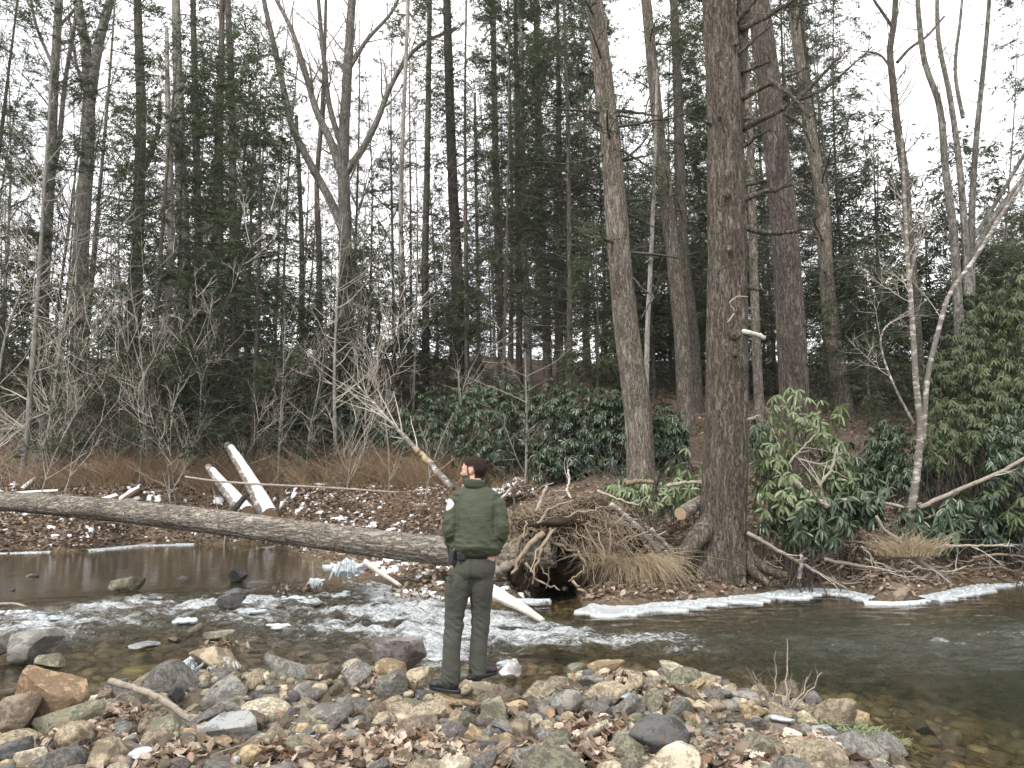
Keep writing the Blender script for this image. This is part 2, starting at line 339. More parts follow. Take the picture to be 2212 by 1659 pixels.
M['wood'] = wood_mat('weathered bare wood', (.22, .18, .14), (.46, .41, .34), (.13, .10, .075)); M['white_wood'] = wood_mat('bleached white wood', (.36, .33, .285), (.60, .565, .51), (.24, .20, .155)); M['brown_wood'] = wood_mat('brown dead wood', (.10, .07, .05), (.24, .18, .13), (.05, .038, .03))
M['cut_wood'] = plain('sawn log end', (.34, .25, .16), .8, .35, 14, .2, .3)
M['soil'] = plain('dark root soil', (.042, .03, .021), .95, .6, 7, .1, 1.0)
M['root'] = plain('pale bare root', (.27, .215, .155), .85, .45, 4, .15, .2, .4)
M['straw'] = plain('straw grass', (.37, .295, .195), .7, .5, 9, .2)
M['brush2'] = plain('pale dry grass stem', (.40, .30, .20), .85, .4, .8, .1)
M['brush'] = plain('dry brush stem', (.27, .185, .12), .85, .5, .8, .1)
M['moss'] = plain('green moss', (.24, .28, .15), .9, .4, 20, .1)
# clothing
def cloth(name, col, sc=300.0, b=.25, rough=.85, fold=0.0):
    t = NT(name); v = t.obj(); n = t.noise(v, 7, 4); w = t.noise(v, sc, 2)
    c = t.mix(n, [x * .82 for x in col], [x * 1.15 for x in col])
    h = t.math('ADD', t.math('MULTIPLY', w, .06), t.math('MULTIPLY', t.noise(t.obj((1, 1, 1.8)), 16, 3, .55, .8), fold))
    return t.end(t.bsdf(c, rough, t.bump(h, b, .02), **{'Specular IOR Level': .25}))
M['jacket'] = cloth('olive green jacket', (.052, .060, .038), 260, .8, .66, .6)
M['trousers'] = cloth('grey green trousers', (.060, .062, .053), 380, .7, .9, .5)
M['skin'] = plain('skin', (.47, .30, .23), .55, .15, 30, .35)
M['stubble'] = plain('brown beard stubble', (.065, .045, .035), .85, .5, 90, .1, .6)
M['hair'] = plain('dark brown hair', (.026, .018, .014), .85, .5, 60, .1, .8)
M['black'] = plain('black leather', (.014, .014, .015), .45, .3, 20, .45, .3)
M['patch'] = plain('white patch cloth', (.72, .70, .70), .8, .06, 40, .2)
M['patch_red'] = plain('muted red thread', (.45, .20, .24), .8, .1, 40, .2)
M['patch_blue'] = plain('muted blue thread', (.35, .38, .52), .8, .1, 40, .2)
M['brass'] = plain('dull brass', (.45, .36, .20), .4, .2, 40, .5)
M['eye'] = plain('eye white', (.7, .68, .65), .2, .05, 9, .5); M['iris'] = plain('dark iris', (.03, .02, .015), .2, .1, 9, .5)
# ------------------------------------------------------------------ the ground and the stream
WZ = -0.12
near_px = [(-60, 1585), (0, 1568), (110, 1552), (190, 1535), (245, 1482), (330, 1466), (420, 1462), (560, 1452), (700, 1460), (800, 1442), (930, 1442),
           (990, 1486), (1090, 1490), (1160, 1482), (1235, 1446), (1330, 1444), (1420, 1456), (1500, 1478), (1570, 1500), (1700, 1512), (1790, 1535), (1860, 1580), (1920, 1625), (1965, 1665)]
far_px = [(-400, 1202), (0, 1196), (180, 1190), (300, 1178), (550, 1175), (640, 1192), (668, 1216), (720, 1244), (800, 1262), (880, 1284), (960, 1296), (1060, 1300), (1125, 1298), (1168, 1274),
          (1206, 1256), (1240, 1276), (1262, 1312), (1330, 1319), (1450, 1308), (1600, 1294), (1750, 1275), (1850, 1284), (1900, 1298), (1990, 1296), (2050, 1282), (2110, 1270), (2212, 1262), (2500, 1250)]
NEAR = np.array([[-60, 4.6], [-14, 5.2], [-6, 5.2]] + [list(onz(*p, WZ)[:2]) for p in near_px] + [[2.75, 3.6], [3.4, 2.0], [5.5, -2.5], [14, -9], [60, -25]])
FAR = np.array([[-60, 27]] + [list(onz(*p, WZ)[:2]) for p in far_px] + [[22, 17], [60, 24]])
POLY = np.concatenate([NEAR, FAR[::-1]])
def dist_poly(x, y, L):
    d = np.full(np.shape(x), 1e9)
    for a, b in zip(L[:-1], L[1:]):
        ab = b - a; t = np.clip(((x - a[0]) * ab[0] + (y - a[1]) * ab[1]) / (ab @ ab + 1e-12), 0, 1)
        d = np.minimum(d, np.hypot(x - a[0] - t * ab[0], y - a[1] - t * ab[1]))
    return d
def inside(x, y):
    r = np.zeros(np.shape(x), bool)
    for a, b in zip(POLY, np.roll(POLY, -1, 0)):
        c = (a[1] > y) != (b[1] > y)
        r ^= c & (x < (b[0] - a[0]) * (y - a[1]) / (b[1] - a[1] + 1e-12) + a[0])
    return r
HR = ([-50, 11, 12, 14, 17, 22, 30, 45, 60, 85, 130, 400], [.1, .12, .22, .55, 1.45, 3.0, 5.2, 8.6, 11.0, 13.0, 14, 16])
HL = ([-50, 12, 17, 20, 21, 22, 23.5, 25, 28, 32, 45, 60, 85, 130, 400], [.05, .08, .10, .15, .5, .9, 1.42, 1.8, 3.0, 4.9, 8.9, 11.4, 13.4, 14, 16])
PUD = np.array([list(onz(*p, WZ)[:2]) for p in [(420, 1545), (560, 1552), (700, 1548), (850, 1535), (1000, 1528), (1110, 1520), (1180, 1505)]])
def ground(x, y, parts=False):
    x = np.asarray(x, float); y = np.asarray(y, float)
    ins = inside(x, y); dn = dist_poly(x, y, NEAR); df = dist_poly(x, y, FAR); nz = n2(x, y, .9, 5, 4)
    wr = sstep(-4.0, 3.2, x - (y - 14) * .05)
    hill = np.interp(y, *HL) * (1 - wr) + np.interp(y, *HR) * wr
    hill = hill + n2(x, y, .16, 2, 3) * .45 * sstep(18, 34, y) + nz * .07
    far = WZ + (1 - np.exp(-df / .22)) * .22 + np.maximum(hill - .1, 0) * sstep(0, 1.2, df)
    near = WZ + np.minimum(.13 + .01 * dn, .17 * dn ** .8) + nz * .035 + np.clip(-(y - 3) * .02, 0, .6)
    pd = dist_poly(x, y, PUD); near = near - .22 * np.exp(-(pd / .24) ** 2)
    dmax = .14 + .42 * sstep(-.8, 2.2, x) + .25 * sstep(11, 16, y) * (1 - sstep(-2, 0, x))
    bed = WZ - .012 - np.minimum(dmax, .20 * np.minimum(dn, df * 1.5)) + nz * .03 * sstep(0, .5, np.minimum(dn, df))
    z = np.where(ins, bed, np.where(dn < df, near, far))
    if parts: return z, ins, dn, df
    return z
def G(x, y): return float(ground(np.array([x]), np.array([y]))[0])
_ts = np.concatenate([np.arange(3, 14, .02), np.arange(14, 40, .06), np.arange(40, 140, .3)])
def ground_at(px, py):
    d = ray(px, py); t = _ts / d[1]; P = np.array([0, 0, CZ]) + d * t[:, None]
    g = ground(P[:, 0], P[:, 1]); k = np.nonzero(P[:, 2] <= g)[0]
    i = k[0] if len(k) else len(_ts) - 1
    return np.array([P[i, 0], P[i, 1], g[i]])
def axis(segs):
    r = [segs[0][0]]
    for a, b, st in segs: n = max(1, int(round((b - a) / st))); r += list(a + (b - a) * np.arange(1, n + 1) / n)
    return np.array(r)
gx = axis([(-400, -80, 40), (-80, -24, 2.0), (-24, -8, .32), (-8, 9, .09), (9, 24, .3), (24, 80, 2.0), (80, 400, 40)])
gy = axis([(-60, -6, 3), (-6, 3, .5), (3, 14.5, .085), (14.5, 34, .28), (34, 110, 1.3), (110, 400, 30)])
X, Y = np.meshgrid(gx, gy); Z, INS, DN, DF = ground(X, Y, True)
def grid_faces(ny, nx, keep=None):
    i = np.arange(ny - 1)[:, None] * nx + np.arange(nx - 1)[None]; q = np.stack([i, i + 1, i + nx + 1, i + nx], -1)
    return q[keep] if keep is not None else q.reshape(-1, 4)
mb = MB(); mb.add(np.stack([X, Y, Z], -1), grid_faces(*X.shape))
hillw = np.where(INS, 0, np.where(DN < DF, 0, sstep(.02, .2, DF)))
bedw = np.where(INS, 1.0, np.where(DN < DF, 1 - sstep(0, .1, DN), 1 - sstep(0, .08, DF)))
tag(mb.build('ground', M['ground'], attrs={'bed': bedw, 'hill': hillw}), kind='structure')
# water sheet: low waves everywhere, standing waves in the riffle and the chute
RAP = np.array([list(onz(*p, WZ)[:2]) for p in [(800, 1262), (880, 1300), (960, 1345), (1040, 1372), (1150, 1378), (1300, 1378), (1420, 1385)]])
RAP2 = np.array([list(onz(*p, WZ)[:2]) for p in [(1040, 1330), (1100, 1340), (1200, 1362), (1290, 1372)]])
RAP3 = np.array([list(onz(*p, WZ)[:2]) for p in [(925, 1360), (940, 1400), (960, 1440)]])
RIF = np.array([list(onz(*p, WZ)[:2]) for p in [(120, 1345), (330, 1310), (560, 1300), (760, 1330), (900, 1360)]])
wx = axis([(-40, -9, 1.0), (-9, -5.5, .09), (-5.5, 4, .039), (4, 8, .08), (8, 30, .7)]); wy = axis([(1.5, 4.2, .25), (4.2, 7, .06), (7, 12.4, .039), (12.4, 21, .14), (21, 30, 1.0)])
WX, WY = np.meshgrid(wx, wy)
bz = ground(WX, WY); dep = np.clip((WZ - bz) / .62, 0, 1)
d1 = dist_poly(WX, WY, RAP); d2 = dist_poly(WX, WY, RAP2); d3 = dist_poly(WX, WY, RAP3); d4 = dist_poly(WX, WY, RIF)
foam_glint = np.maximum.reduce([np.exp(-(d1 / .5) ** 2), .95 * np.exp(-(d2 / .45) ** 2), np.exp(-(d3 / .36) ** 2)]) * np.clip(.72 + .55 * n2(WX * .8, WY * 1.5, 1.5, 4, 3), .15, 1)
pd = (WY - 6) / 6
rif = np.exp(-(d4 / 1.25) ** 2)
foam_glint = np.clip(foam_glint + 1.25 * rif * np.clip(.55 + n2(WX, WY * 1.6, 1.3, 9, 3), 0, 1), 0, 1)  # riffle: foam flecks plus silvery sky reflection painted in white
pool_r = sstep(.8, 2.2, WX) * np.exp(-((WY - 8.2 - .12 * WX) / 1.3) ** 2)
foam_glint = np.clip(foam_glint + .42 * pool_r * np.clip(.3 + n2(WX * .5, WY * 2, 1.1, 6, 3), 0, 1), 0, 1)  # pool: streaks of reflected bright sky, painted white through the same mask
ripple = np.clip(rif * 1.0 + foam_glint + .32 * pool_r, 0, 1)
fade = np.clip((WZ - bz) / .05, 0, 1)
cxw = WX * math.cos(.15) + WY * math.sin(.15); cyw = -WX * math.sin(.15) + WY * math.cos(.15)
hgt = (.085 * fbm(np.stack([cxw * 2.3, cyw * 4.2, cxw * 0], -1), 4, .55) * (ripple + .05) + .040 * np.abs(fbm(np.stack([cxw * 3.6, cyw * 4.5, cxw * 0 + 7], -1), 4, .6)) * np.clip(foam_glint, 0, 1))
WZZ = WZ + hgt * (.25 + .75 * fade)
kq = (np.minimum.reduce([bz[:-1, :-1], bz[1:, :-1], bz[:-1, 1:], bz[1:, 1:]]) < WZ + .05)
mb = MB(); mb.add(np.stack([WX, WY, WZZ], -1), grid_faces(*WX.shape, kq))
tag(mb.build('stream_water', M['water'], attrs={'foam_glint': foam_glint, 'depth': dep, 'ripple': ripple}), kind='structure')
# a side channel seen past the person's shoulder
sc = np.array([list(at(*p, 19.5)[:2]) for p in [(900, 1120), (1090, 1120), (1185, 1120)]])
def water_patch(name, cx, cy, rx, ry):
    th = np.linspace(0, 2 * math.pi, 40, endpoint=False); r = 1 + .18 * n2(np.cos(th) * 2, np.sin(th) * 2, 1, cx)
    x = cx + rx * r * np.cos(th); y = cy + ry * r * np.sin(th); z = G(cx, cy - ry * .4) + .10
    V = np.concatenate([[[cx, cy, z]], np.stack([x, y, np.full(40, z)], 1)]); k = np.arange(40)
    m = MB(); m.add(V, np.stack([np.zeros(40, int), 1 + k, 1 + (k + 1) % 40], 1)); n = len(V)
    return tag(m.build(name, M['water'], attrs={'foam_glint': np.full(n, .12), 'depth': np.full(n, .9), 'ripple': np.full(n, .5)}), kind='structure')
water_patch('side_channel_water', .20, 19.2, 1.5, .75); water_patch('side_channel_water', -1.7, 17.3, .8, .25)
# ------------------------------------------------------------------ stones
def ico(sub):
    bm = bmesh.new(); bmesh.ops.create_icosphere(bm, subdivisions=sub, radius=1); V = np.array([v.co[:] for v in bm.verts]); Fa = np.array([[v.index for v in f.verts] for f in bm.faces]); bm.free(); return V, Fa
ICO = {k: ico(k) for k in (1, 2, 3, 4, 5)}
def rock(seed, sub=3, asp=(1, .8, .6), cuts=9, dmin=.5, dmax=.85, rough=.05, top=None):
    g = np.random.default_rng(seed); V, Fa = ICO[sub]; V = V.copy()
    for k in range(cuts):
        n = nrm(g.normal(size=3)); d = g.uniform(dmin, dmax)
        if top is not None and k == 0: n = nrm(np.array([g.normal() * .15, g.normal() * .15, 1.0])); d = top
        V -= np.maximum(0, V @ n - d)[:, None] * n
    V *= 1 + rough * fbm(V * 1.8 + seed, 3)[:, None] + (rough * .45 * noise3(V * 7 + seed) if sub > 3 else 0)[:, None] if sub > 3 else 1 + rough * fbm(V * 1.8 + seed, 2)[:, None]
    mn, mx = V.min(0), V.max(0); V = (V - (mn + mx) / 2) / ((mx - mn) / 2)
    return V * np.array(asp), Fa
C_ = dict(grey=(.135, .128, .114), dark=(.055, .055, .054), tan=(.225, .187, .132), ochre=(.225, .17, .10), olive=(.14, .134, .095), brown=(.13, .102, .075), pale=(.30, .265, .20), blue=(.16, .165, .163), rust=(.20, .135, .085), yellow=(.33, .31, .16), white=(.48, .465, .43), mauve=(.125, .11, .104))
# x0, x1, y0, y1 in the photograph, colour, depth ratio, shape (round, angular, slab), turn, tilt, label
HERO = [
 (16, 192, 1436, 1580, 'rust', .5, 'block', 10, 12, 'rusty orange block of stone standing in the water at the edge'),
 (-40, 95, 1498, 1600, 'brown', .7, 'ang', 10, 20, 'brown crumbling rock against the rusty orange block'),
 (66, 232, 1510, 1582, 'olive', .35, 'slab', 22, 14, 'long olive slab lying just in front of the rusty block'),
 (-60, 60, 1360, 1425, 'grey', .8, 'ang', 5, 0, 'grey boulder cut off by the picture edge, out in the riffle'),
 (14, 146, 1356, 1432, 'grey', .8, 'ang', -15, 6, 'large grey boulder with a tan top standing in the riffle'),
 (112, 150, 1383, 1420, 'dark', .8, 'ang', 5, 0, 'small black rock touching the tan topped grey boulder'),
 (72, 142, 1410, 1442, 'olive', .8, 'ang', 5, 0, 'olive rock with icy edge in front of the riffle boulder'),
 (236, 392, 1434, 1468, 'yellow', .5, 'flat', -6, 0, 'flat yellow green stone at the water beside a stick'),
 (408, 522, 1396, 1462, 'tan', .7, 'block', 8, 0, 'tan topped block in the stream with an ice collar'),
 (412, 535, 1456, 1542, 'grey', .75, 'ang', 18, 15, 'big brown grey boulder behind the puddle, propped on edge'),
 (534, 618, 1480, 1528, 'dark', .7, 'block', 12, 10, 'dark wet block with a pale top by the puddle'),
 (622, 698, 1470, 1518, 'grey', .7, 'round', 25, 12, 'smooth grey stone leaning beside the dark wet block'),
 (642, 765, 1517, 1567, 'grey', .6, 'round', 12, 8, 'long grey loaf shaped stone in the puddle'),
 (422, 556, 1534, 1612, 'blue', .8, 'ang', 10, 10, 'broad mottled blue grey boulder below the stick end'),
 (424, 502, 1588, 1616, 'ochre', .5, 'flat', 5, 4, 'narrow ochre slab resting against the mottled boulder'),
 (510, 578, 1608, 1655, 'ochre', .9, 'round', 12, 0, 'rounded ochre cobble near the picture foot among brown leaves'),
 (722, 790, 1574, 1616, 'blue', .8, 'ang', 8, 5, 'light blue grey cobble at the rim of a leaf drift'),
 (308, 410, 1542, 1606, 'olive', .8, 'ang', -10, 5, 'grey green boulder under the lower end of the stick'),
 (232, 326, 1496, 1542, 'olive', .8, 'ang', 20, 0, 'pyramid shaped grey green stone behind the stick'),
 (24, 104, 1612, 1662, 'pale', .6, 'round', 25, 15, 'pale cream stone tilted at the lower corner'),
 (-20, 74, 1588, 1655, 'dark', .4, 'slab', 28, 25, 'dark slab slanting beside the pale cream stone'),
 (182, 282, 1592, 1668, 'tan', .8, 'ang', 15, 5, 'broad tan stone with a pale rim below the leaf heap'),
 (256, 304, 1582, 1620, 'pale', .5, 'slab', 30, 20, 'small pale striped slab leaning on the broad tan stone'),
 (464, 540, 1270, 1312, 'dark', .6, 'ang', 15, 10, 'dark wedge of rock in the riffle with ice at its foot'),
 (232, 316, 1243, 1277, 'olive', .6, 'slab', 18, 10, 'olive wedge of rock between the calm pool and the riffle'),
 (492, 535, 1226, 1255, 'dark', .7, 'ang', 20, 10, 'dark pointed rock at the head of the riffle'),
 (438, 510, 1359, 1384, 'olive', .7, 'flat', 0, 0, 'low olive rock in mid stream'),
 (276, 348, 1384, 1402, 'blue', .9, 'round', 5, 0, 'flat ice glazed stone in mid stream'),
 (804, 922, 1374, 1458, 'mauve', .75, 'ang', -12, 8, 'large dark boulder with an orange crest beside the chute'),
 (802, 880, 1420, 1476, 'ochre', .8, 'ang', 10, 5, 'yellow ochre rock in front of the orange crested boulder'),
 (738, 792, 1422, 1453, 'tan', .8, 'round', 0, 0, 'tan cobble at the water near the orange crested boulder'),
 (810, 882, 1443, 1522, 'grey', .35, 'slab', 40, 42, 'grey slab standing on a slant behind the puddle'),
 (860, 940, 1438, 1510, 'tan', .4, 'slab', 30, 38, 'tan slab leaning beside the slanted grey slab'),
 (882, 955, 1479, 1524, 'dark', .8, 'ang', 0, 5, 'dark angular stone against the person\'s near boot'),
 (982, 1088, 1467, 1511, 'tan', .8, 'block', -5, -4, 'tan block of stone just below the person\'s far boot'),
 (980, 1020, 1448, 1474, 'grey', .8, 'round', 0, 0, 'grey stone between the person\'s boots'),
 (1038, 1095, 1503, 1568, 'olive', .6, 'slab', 35, 25, 'split olive stone with leaves in front of the tan block'),
 (1094, 1142, 1511, 1542, 'ochre', .7, 'flat', 15, 8, 'small yellow slab in the wet gap'),
 (1186, 1262, 1489, 1550, 'grey', .85, 'round', 10, 5, 'big rounded grey brown boulder at the end of the puddle'),
 (1135, 1174, 1540, 1575, 'pale', .85, 'round', 0, 0, 'pale cream cobble in front of the rounded grey boulder'),
 (1102, 1149, 1550, 1620, 'brown', .8, 'ang', 10, 5, 'tall brown pointed stone amid the cobbles'),
 (1146, 1192, 1572, 1612, 'grey', .9, 'round', 0, 0, 'grey cobble touching the tall brown pointed stone'),
 (1002, 1048, 1565, 1612, 'ochre', .6, 'ang', -25, 10, 'ochre wedge beside a purple grey stone'),
 (956, 1008, 1556, 1606, 'mauve', .8, 'round', 0, 0, 'purple grey rounded stone amid the cobbles'),
 (1206, 1264, 1536, 1580, 'tan', .8, 'ang', 12, 4, 'angular tan stone next to the red brown leaf heap'),
 (1293, 1322, 1547, 1587, 'tan', .8, 'round', 0, 0, 'upright tan cobble at the top of the leaf heap'),
 (1350, 1491, 1541, 1640, 'dark', .85, 'round', 8, 4, 'huge dark grey boulder with a notch in its top'),
 (1364, 1515, 1600, 1700, 'pale', .8, 'ang', -15, 8, 'pale yellow boulder in front of the huge dark boulder'),
 (1254, 1300, 1593, 1638, 'white', .8, 'block', 0, 0, 'white stone with dark speckles among brown leaves'),
 (1340, 1390, 1453, 1500, 'tan', .6, 'ang', 40, 20, 'tan stone standing on edge near the water line'),
 (1262, 1351, 1424, 1455, 'ochre', .5, 'flat', 12, 6, 'long ochre stone lying at the edge of the pool'),
 (1218, 1275, 1431, 1463, 'olive', .7, 'ang', 25, 10, 'striped olive stone beside the long ochre one'),
 (1246, 1304, 1458, 1492, 'grey', .8, 'ang', 0, 5, 'grey angular stone behind the rounded grey boulder'),
 (1078, 1127, 1422, 1463, 'white', .8, 'ang', 10, 0, 'rock in the current glazed with white ice'),
 (850, 947, 1542, 1586, 'brown', .6, 'ang', 14, 8, 'long grey brown rock across the puddle edge'),
 (1418, 1462, 1442, 1463, 'mauve', .8, 'ang', 0, 0, 'small purple grey rock alone in the shallows'),
 (947, 1020, 1630, 1690, 'pale', .8, 'ang', 12, 5, 'pale tan rock at the foot of the picture'),
 (850, 902, 1596, 1630, 'brown', .6, 'round', 20, 0, 'smooth brown oval cobble'),
 (803, 855, 1582, 1616, 'ochre', .5, 'flat', 25, 15, 'yellowish slab propped beside the light blue cobble'),
 (1874, 1976, 1258, 1304, 'brown', .8, 'ang', 0, 0, 'grey brown rock ringed with ice below the far bank'),
 (1568, 1648, 1492, 1522, 'grey', .7, 'flat', 0, 0, 'flat grey stone beside the bare twigs at the pool'),
 (1598, 1660, 1518, 1558, 'ochre', .8, 'ang', 5, 0, 'ochre stone below the bare twigs'),
 (1734, 1778, 1490, 1533, 'mauve', .9, 'peak', 0, 0, 'grey pyramid stone at the pool edge'),
 (1774, 1842, 1515, 1550, 'tan', .8, 'round', -12, 0, 'smooth tan stone beside the grey pyramid stone'),
 (1684, 1756, 1594, 1640, 'tan', .7, 'round', -22, 0, 'tan cobble with an icy side near the moss'),
 (1488, 1552, 1600, 1656, 'olive', .8, 'ang', 0, 0, 'olive stone tucked against the huge dark boulder'),
 (1702, 1782, 1448, 1486, 'brown', .7, 'flat', 0, 0, 'brown stone drowned in the clear pool'),
 (1957, 2022, 1542, 1590, 'grey', .8, 'ang', 0, 0, 'grey stone drowned near the mossy shore'),
 (1494, 1544, 1511, 1546, 'tan', .8, 'ang', 0, 0, 'square tan stone behind the huge dark boulder'),
 (1752, 1818, 1590, 1626, 'grey', .8, 'round', 0, 0, 'grey loaf of stone beside the pale moss'),
 (1742, 1814, 1564, 1598, 'blue', .8, 'round', 0, 0, 'blue grey stone between the moss and the leaves'),
 (10, 46, 1236, 1250, 'olive', .8, 'flat', 0, 0, 'low tan stone breaking the calm pool by the picture edge'),
]
SHAPE = dict(block=dict(cuts=7, dmin=.42, dmax=.62), ang=dict(cuts=12, dmin=.42, dmax=.8), slab=dict(cuts=10, dmin=.42, dmax=.8, top=.36), round=dict(cuts=12, dmin=.66, dmax=.93), flat=dict(cuts=11, dmin=.48, dmax=.85, top=.42), peak=dict(cuts=7, dmin=.38, dmax=.6))
STONES = []          # x, y, radius
def project(P):
    d = P - np.array([0, 0, CZ]); zc = d[:, 1] * _c + d[:, 2] * _s; u = d[:, 0] / zc * F + 1106; v = 829.5 - (d[:, 2] * _c - d[:, 1] * _s) / zc * F
    return u.min(), u.max(), v.min(), v.max()
for i, (x0, x1, y0, y1, c, dr, shp, turn, tilt, lab) in enumerate(HERO):
    px = (x0 + x1) / 2; p = onz(px, y1, WZ + .03) if 'stream' in lab or 'riffle' in lab or 'current' in lab else ground_at(px, y1 - 2)
    Yc = p[1]; w = W(x1 - x0, Yc); h = W(y1 - y0, Yc); dpt = w * dr
    hz = max(h * 1.0 - dpt * .2, h * .55)
    cx, cyy = p[0] * (1 + dpt * .5 / Yc), Yc + dpt * .45
    V, Fa = rock(100 + i, 5 if w > .46 else 4, (w / 2, dpt / 2, hz / 2 * 1.15), rough=.05, **SHAPE[shp])
    if abs(tilt) > 0:
        a = math.radians(-tilt); V = np.stack([V[:, 0] * math.cos(a) + V[:, 2] * math.sin(a), V[:, 1], -V[:, 0] * math.sin(a) + V[:, 2] * math.cos(a)], 1)
        V[:, 0] *= (w / 2) / np.abs(V[:, 0]).max(); V[:, 2] *= (hz / 2 * 1.15) / np.abs(V[:, 2]).max()
    nm = 'boulder' if w > .33 else 'stone'; zb = p[2] if 'drowned' not in lab else p[2] - .02; ra = math.radians(turn) * .3
    V = np.stack([V[:, 0] * math.cos(ra) - V[:, 1] * math.sin(ra), V[:, 0] * math.sin(ra) + V[:, 1] * math.cos(ra), V[:, 2]], 1); ctr = np.array([cx, cyy, zb + hz * .46])
    for _ in range(4):                      # size it so that its outline has the measured width and height
        bx = project(V + ctr); wx0, wx1, hy0, hy1 = bx; V[:, 0] *= np.clip((x1 - x0) / (wx1 - wx0), .5, 2); V[:, 2] *= np.clip((y1 + (y1 - y0) * .12 - y0) / (hy1 - hy0), .6, 1.7)
        bx = project(V + ctr); ctr[0] += W((x0 + x1) / 2 - (bx[0] + bx[1]) / 2, Yc); ctr[2] -= W(y0 - bx[2], Yc) * .95
    m = MB(); m.add(V, Fa); o = link(nm, m.mesh(nm, M['rock']), loc=tuple(ctr)); o.color = (*C_[c], 1)
    tag(o, lab, 'boulder' if nm == 'boulder' else 'stone'); STONES.append((cx, cyy, w * .5))
# crowded cobbles: shared shapes, own place, size and colour
PROTO = []
for k in range(16):
    shp = ['round', 'ang', 'slab', 'ang'][k % 4]; m = MB(); m.add(*rock(300 + k, 4, (1, [.8, .75, .6, .7][k % 4], [.66, .7, .42, .4][k % 4]), rough=.06, **SHAPE[shp])); PROTO.append(m.mesh('stone', M['rock']))
CN = ['tan', 'grey', 'olive', 'brown', 'ochre', 'pale', 'mauve', 'blue', 'dark']; CP = [.25, .23, .14, .16, .04, .05, .06, .02, .05]
CW = dict(tan='tan', grey='grey', olive='olive green', brown='brown', ochre='ochre', pale='pale cream', mauve='purple grey', blue='blue grey', dark='dark')
SW = ['rounded', 'angular', 'slabby', 'blocky']
def near_land(x, y): z, ins, dn, df = ground(x, y, True); return (~ins) & (dn < df), z, dn
g = np.random.default_rng(21); cnt = 0; tries = 0
cxs = g.uniform(-5.2, 4.6, 14000); cys = 4.05 + 2.9 * g.random(14000) ** 1.15
okl, czs, cdn = near_land(cxs, cys)
import re
CORE = [re.split(r' (?:in|at|with|against|below|beside|near|under|behind|to|of|a|just|standing|lying|leaning|resting|cut|amid|across|alone|tucked|ringed|slanting|tilted|touching|next|by|propped|between|glazed|drowned|breaking) ', h[9] + ' ')[0].strip() for h in HERO]
def zone(x, y, d):
    i = int(np.argmin(np.hypot(SP[:len(HERO), 0] - x, SP[:len(HERO), 1] - y))); side = 'behind' if y > SP[i, 1] + .12 else 'in front of' if y < SP[i, 1] - .12 else 'beside'
    return f'{side} the {CORE[i]}'
def zone_old(x, y, d):
    if d < .22: return 'at the water line of the gravel bar'
    if x < -2.2: return 'on the gravel bar near the rusty block'
    if x < -.5: return 'on the gravel bar by the leaf drift and ochre cobble'
    if x < .75: return 'on the gravel bar in front of the person'
    return 'on the gravel bar around the huge dark boulder'
SP = np.array([[a, b, c] for a, b, c in STONES])
for x, y, z, ok, d in zip(cxs, cys, czs, okl, cdn):
    if cnt >= 205: break
    if not ok or abs(x) > y * .70 + .15 or y > 6.9: continue
    if z < WZ - .01 and g.random() < .8: continue
    r = float(np.clip(g.lognormal(math.log(.122), .4), .06, .22)) * (.8 + .04 * y)
    dd = np.hypot(SP[:, 0] - x, SP[:, 1] - y) - (SP[:, 2] + r) * .66
    if dd.min() < 0: continue
    k = int(g.integers(16)); cn = g.choice(CN, p=CP); s = r
    o = link('stone', PROTO[k], loc=(x, y, z + s * .18), rot=(g.normal() * .28, g.normal() * .28, g.uniform(0, 6.28)), scale=(s, s * g.uniform(.75, 1.1), s * g.uniform(.8, 1.25)))
    cc = np.array(C_[cn]) * g.uniform(.75, 1.2); o.color = (*cc, 1)
    zn = zone(x, y, d); lab = f'{CW[cn]} {SW[k % 4]} {"cobble" if r > .075 else "pebble"} {zn}'
    tag(o, lab, 'stone', 'loose stones crowded together on the gravel bar'); SP = np.vstack([SP, [x, y, r]]); cnt += 1
# stones that break the riffle
g = np.random.default_rng(5); k = 0
for _ in range(900):
    if k >= 26: break
    px, py = g.uniform(20, 960), g.uniform(1235, 1440); p = onz(px, py, WZ); 
    if not inside(p[0:1], p[1:2])[0] or dist_poly(p[0:1], p[1:2], RAP)[0] < .25: continue
    r = g.uniform(.06, .15)
    if (np.hypot(SP[:, 0] - p[0], SP[:, 1] - p[1]) - SP[:, 2] - r * 1.6).min() < 0: continue
    cn = g.choice(['grey', 'dark', 'olive', 'brown', 'mauve']); i = int(g.integers(16))
    o = link('stone', PROTO[i], loc=(p[0], p[1], WZ - r * .12), rot=(g.normal() * .2, g.normal() * .2, g.uniform(0, 6.28)), scale=(r * 1.3, r, r * .8)); o.color = (*(np.array(C_[cn]) * .8), 1)
    tag(o, f'small wet {CW[cn]} {SW[i % 4]} stone breaking the surface of the riffle', 'stone', 'wet stones in the riffle'); SP = np.vstack([SP, [p[0], p[1], r]]); k += 1
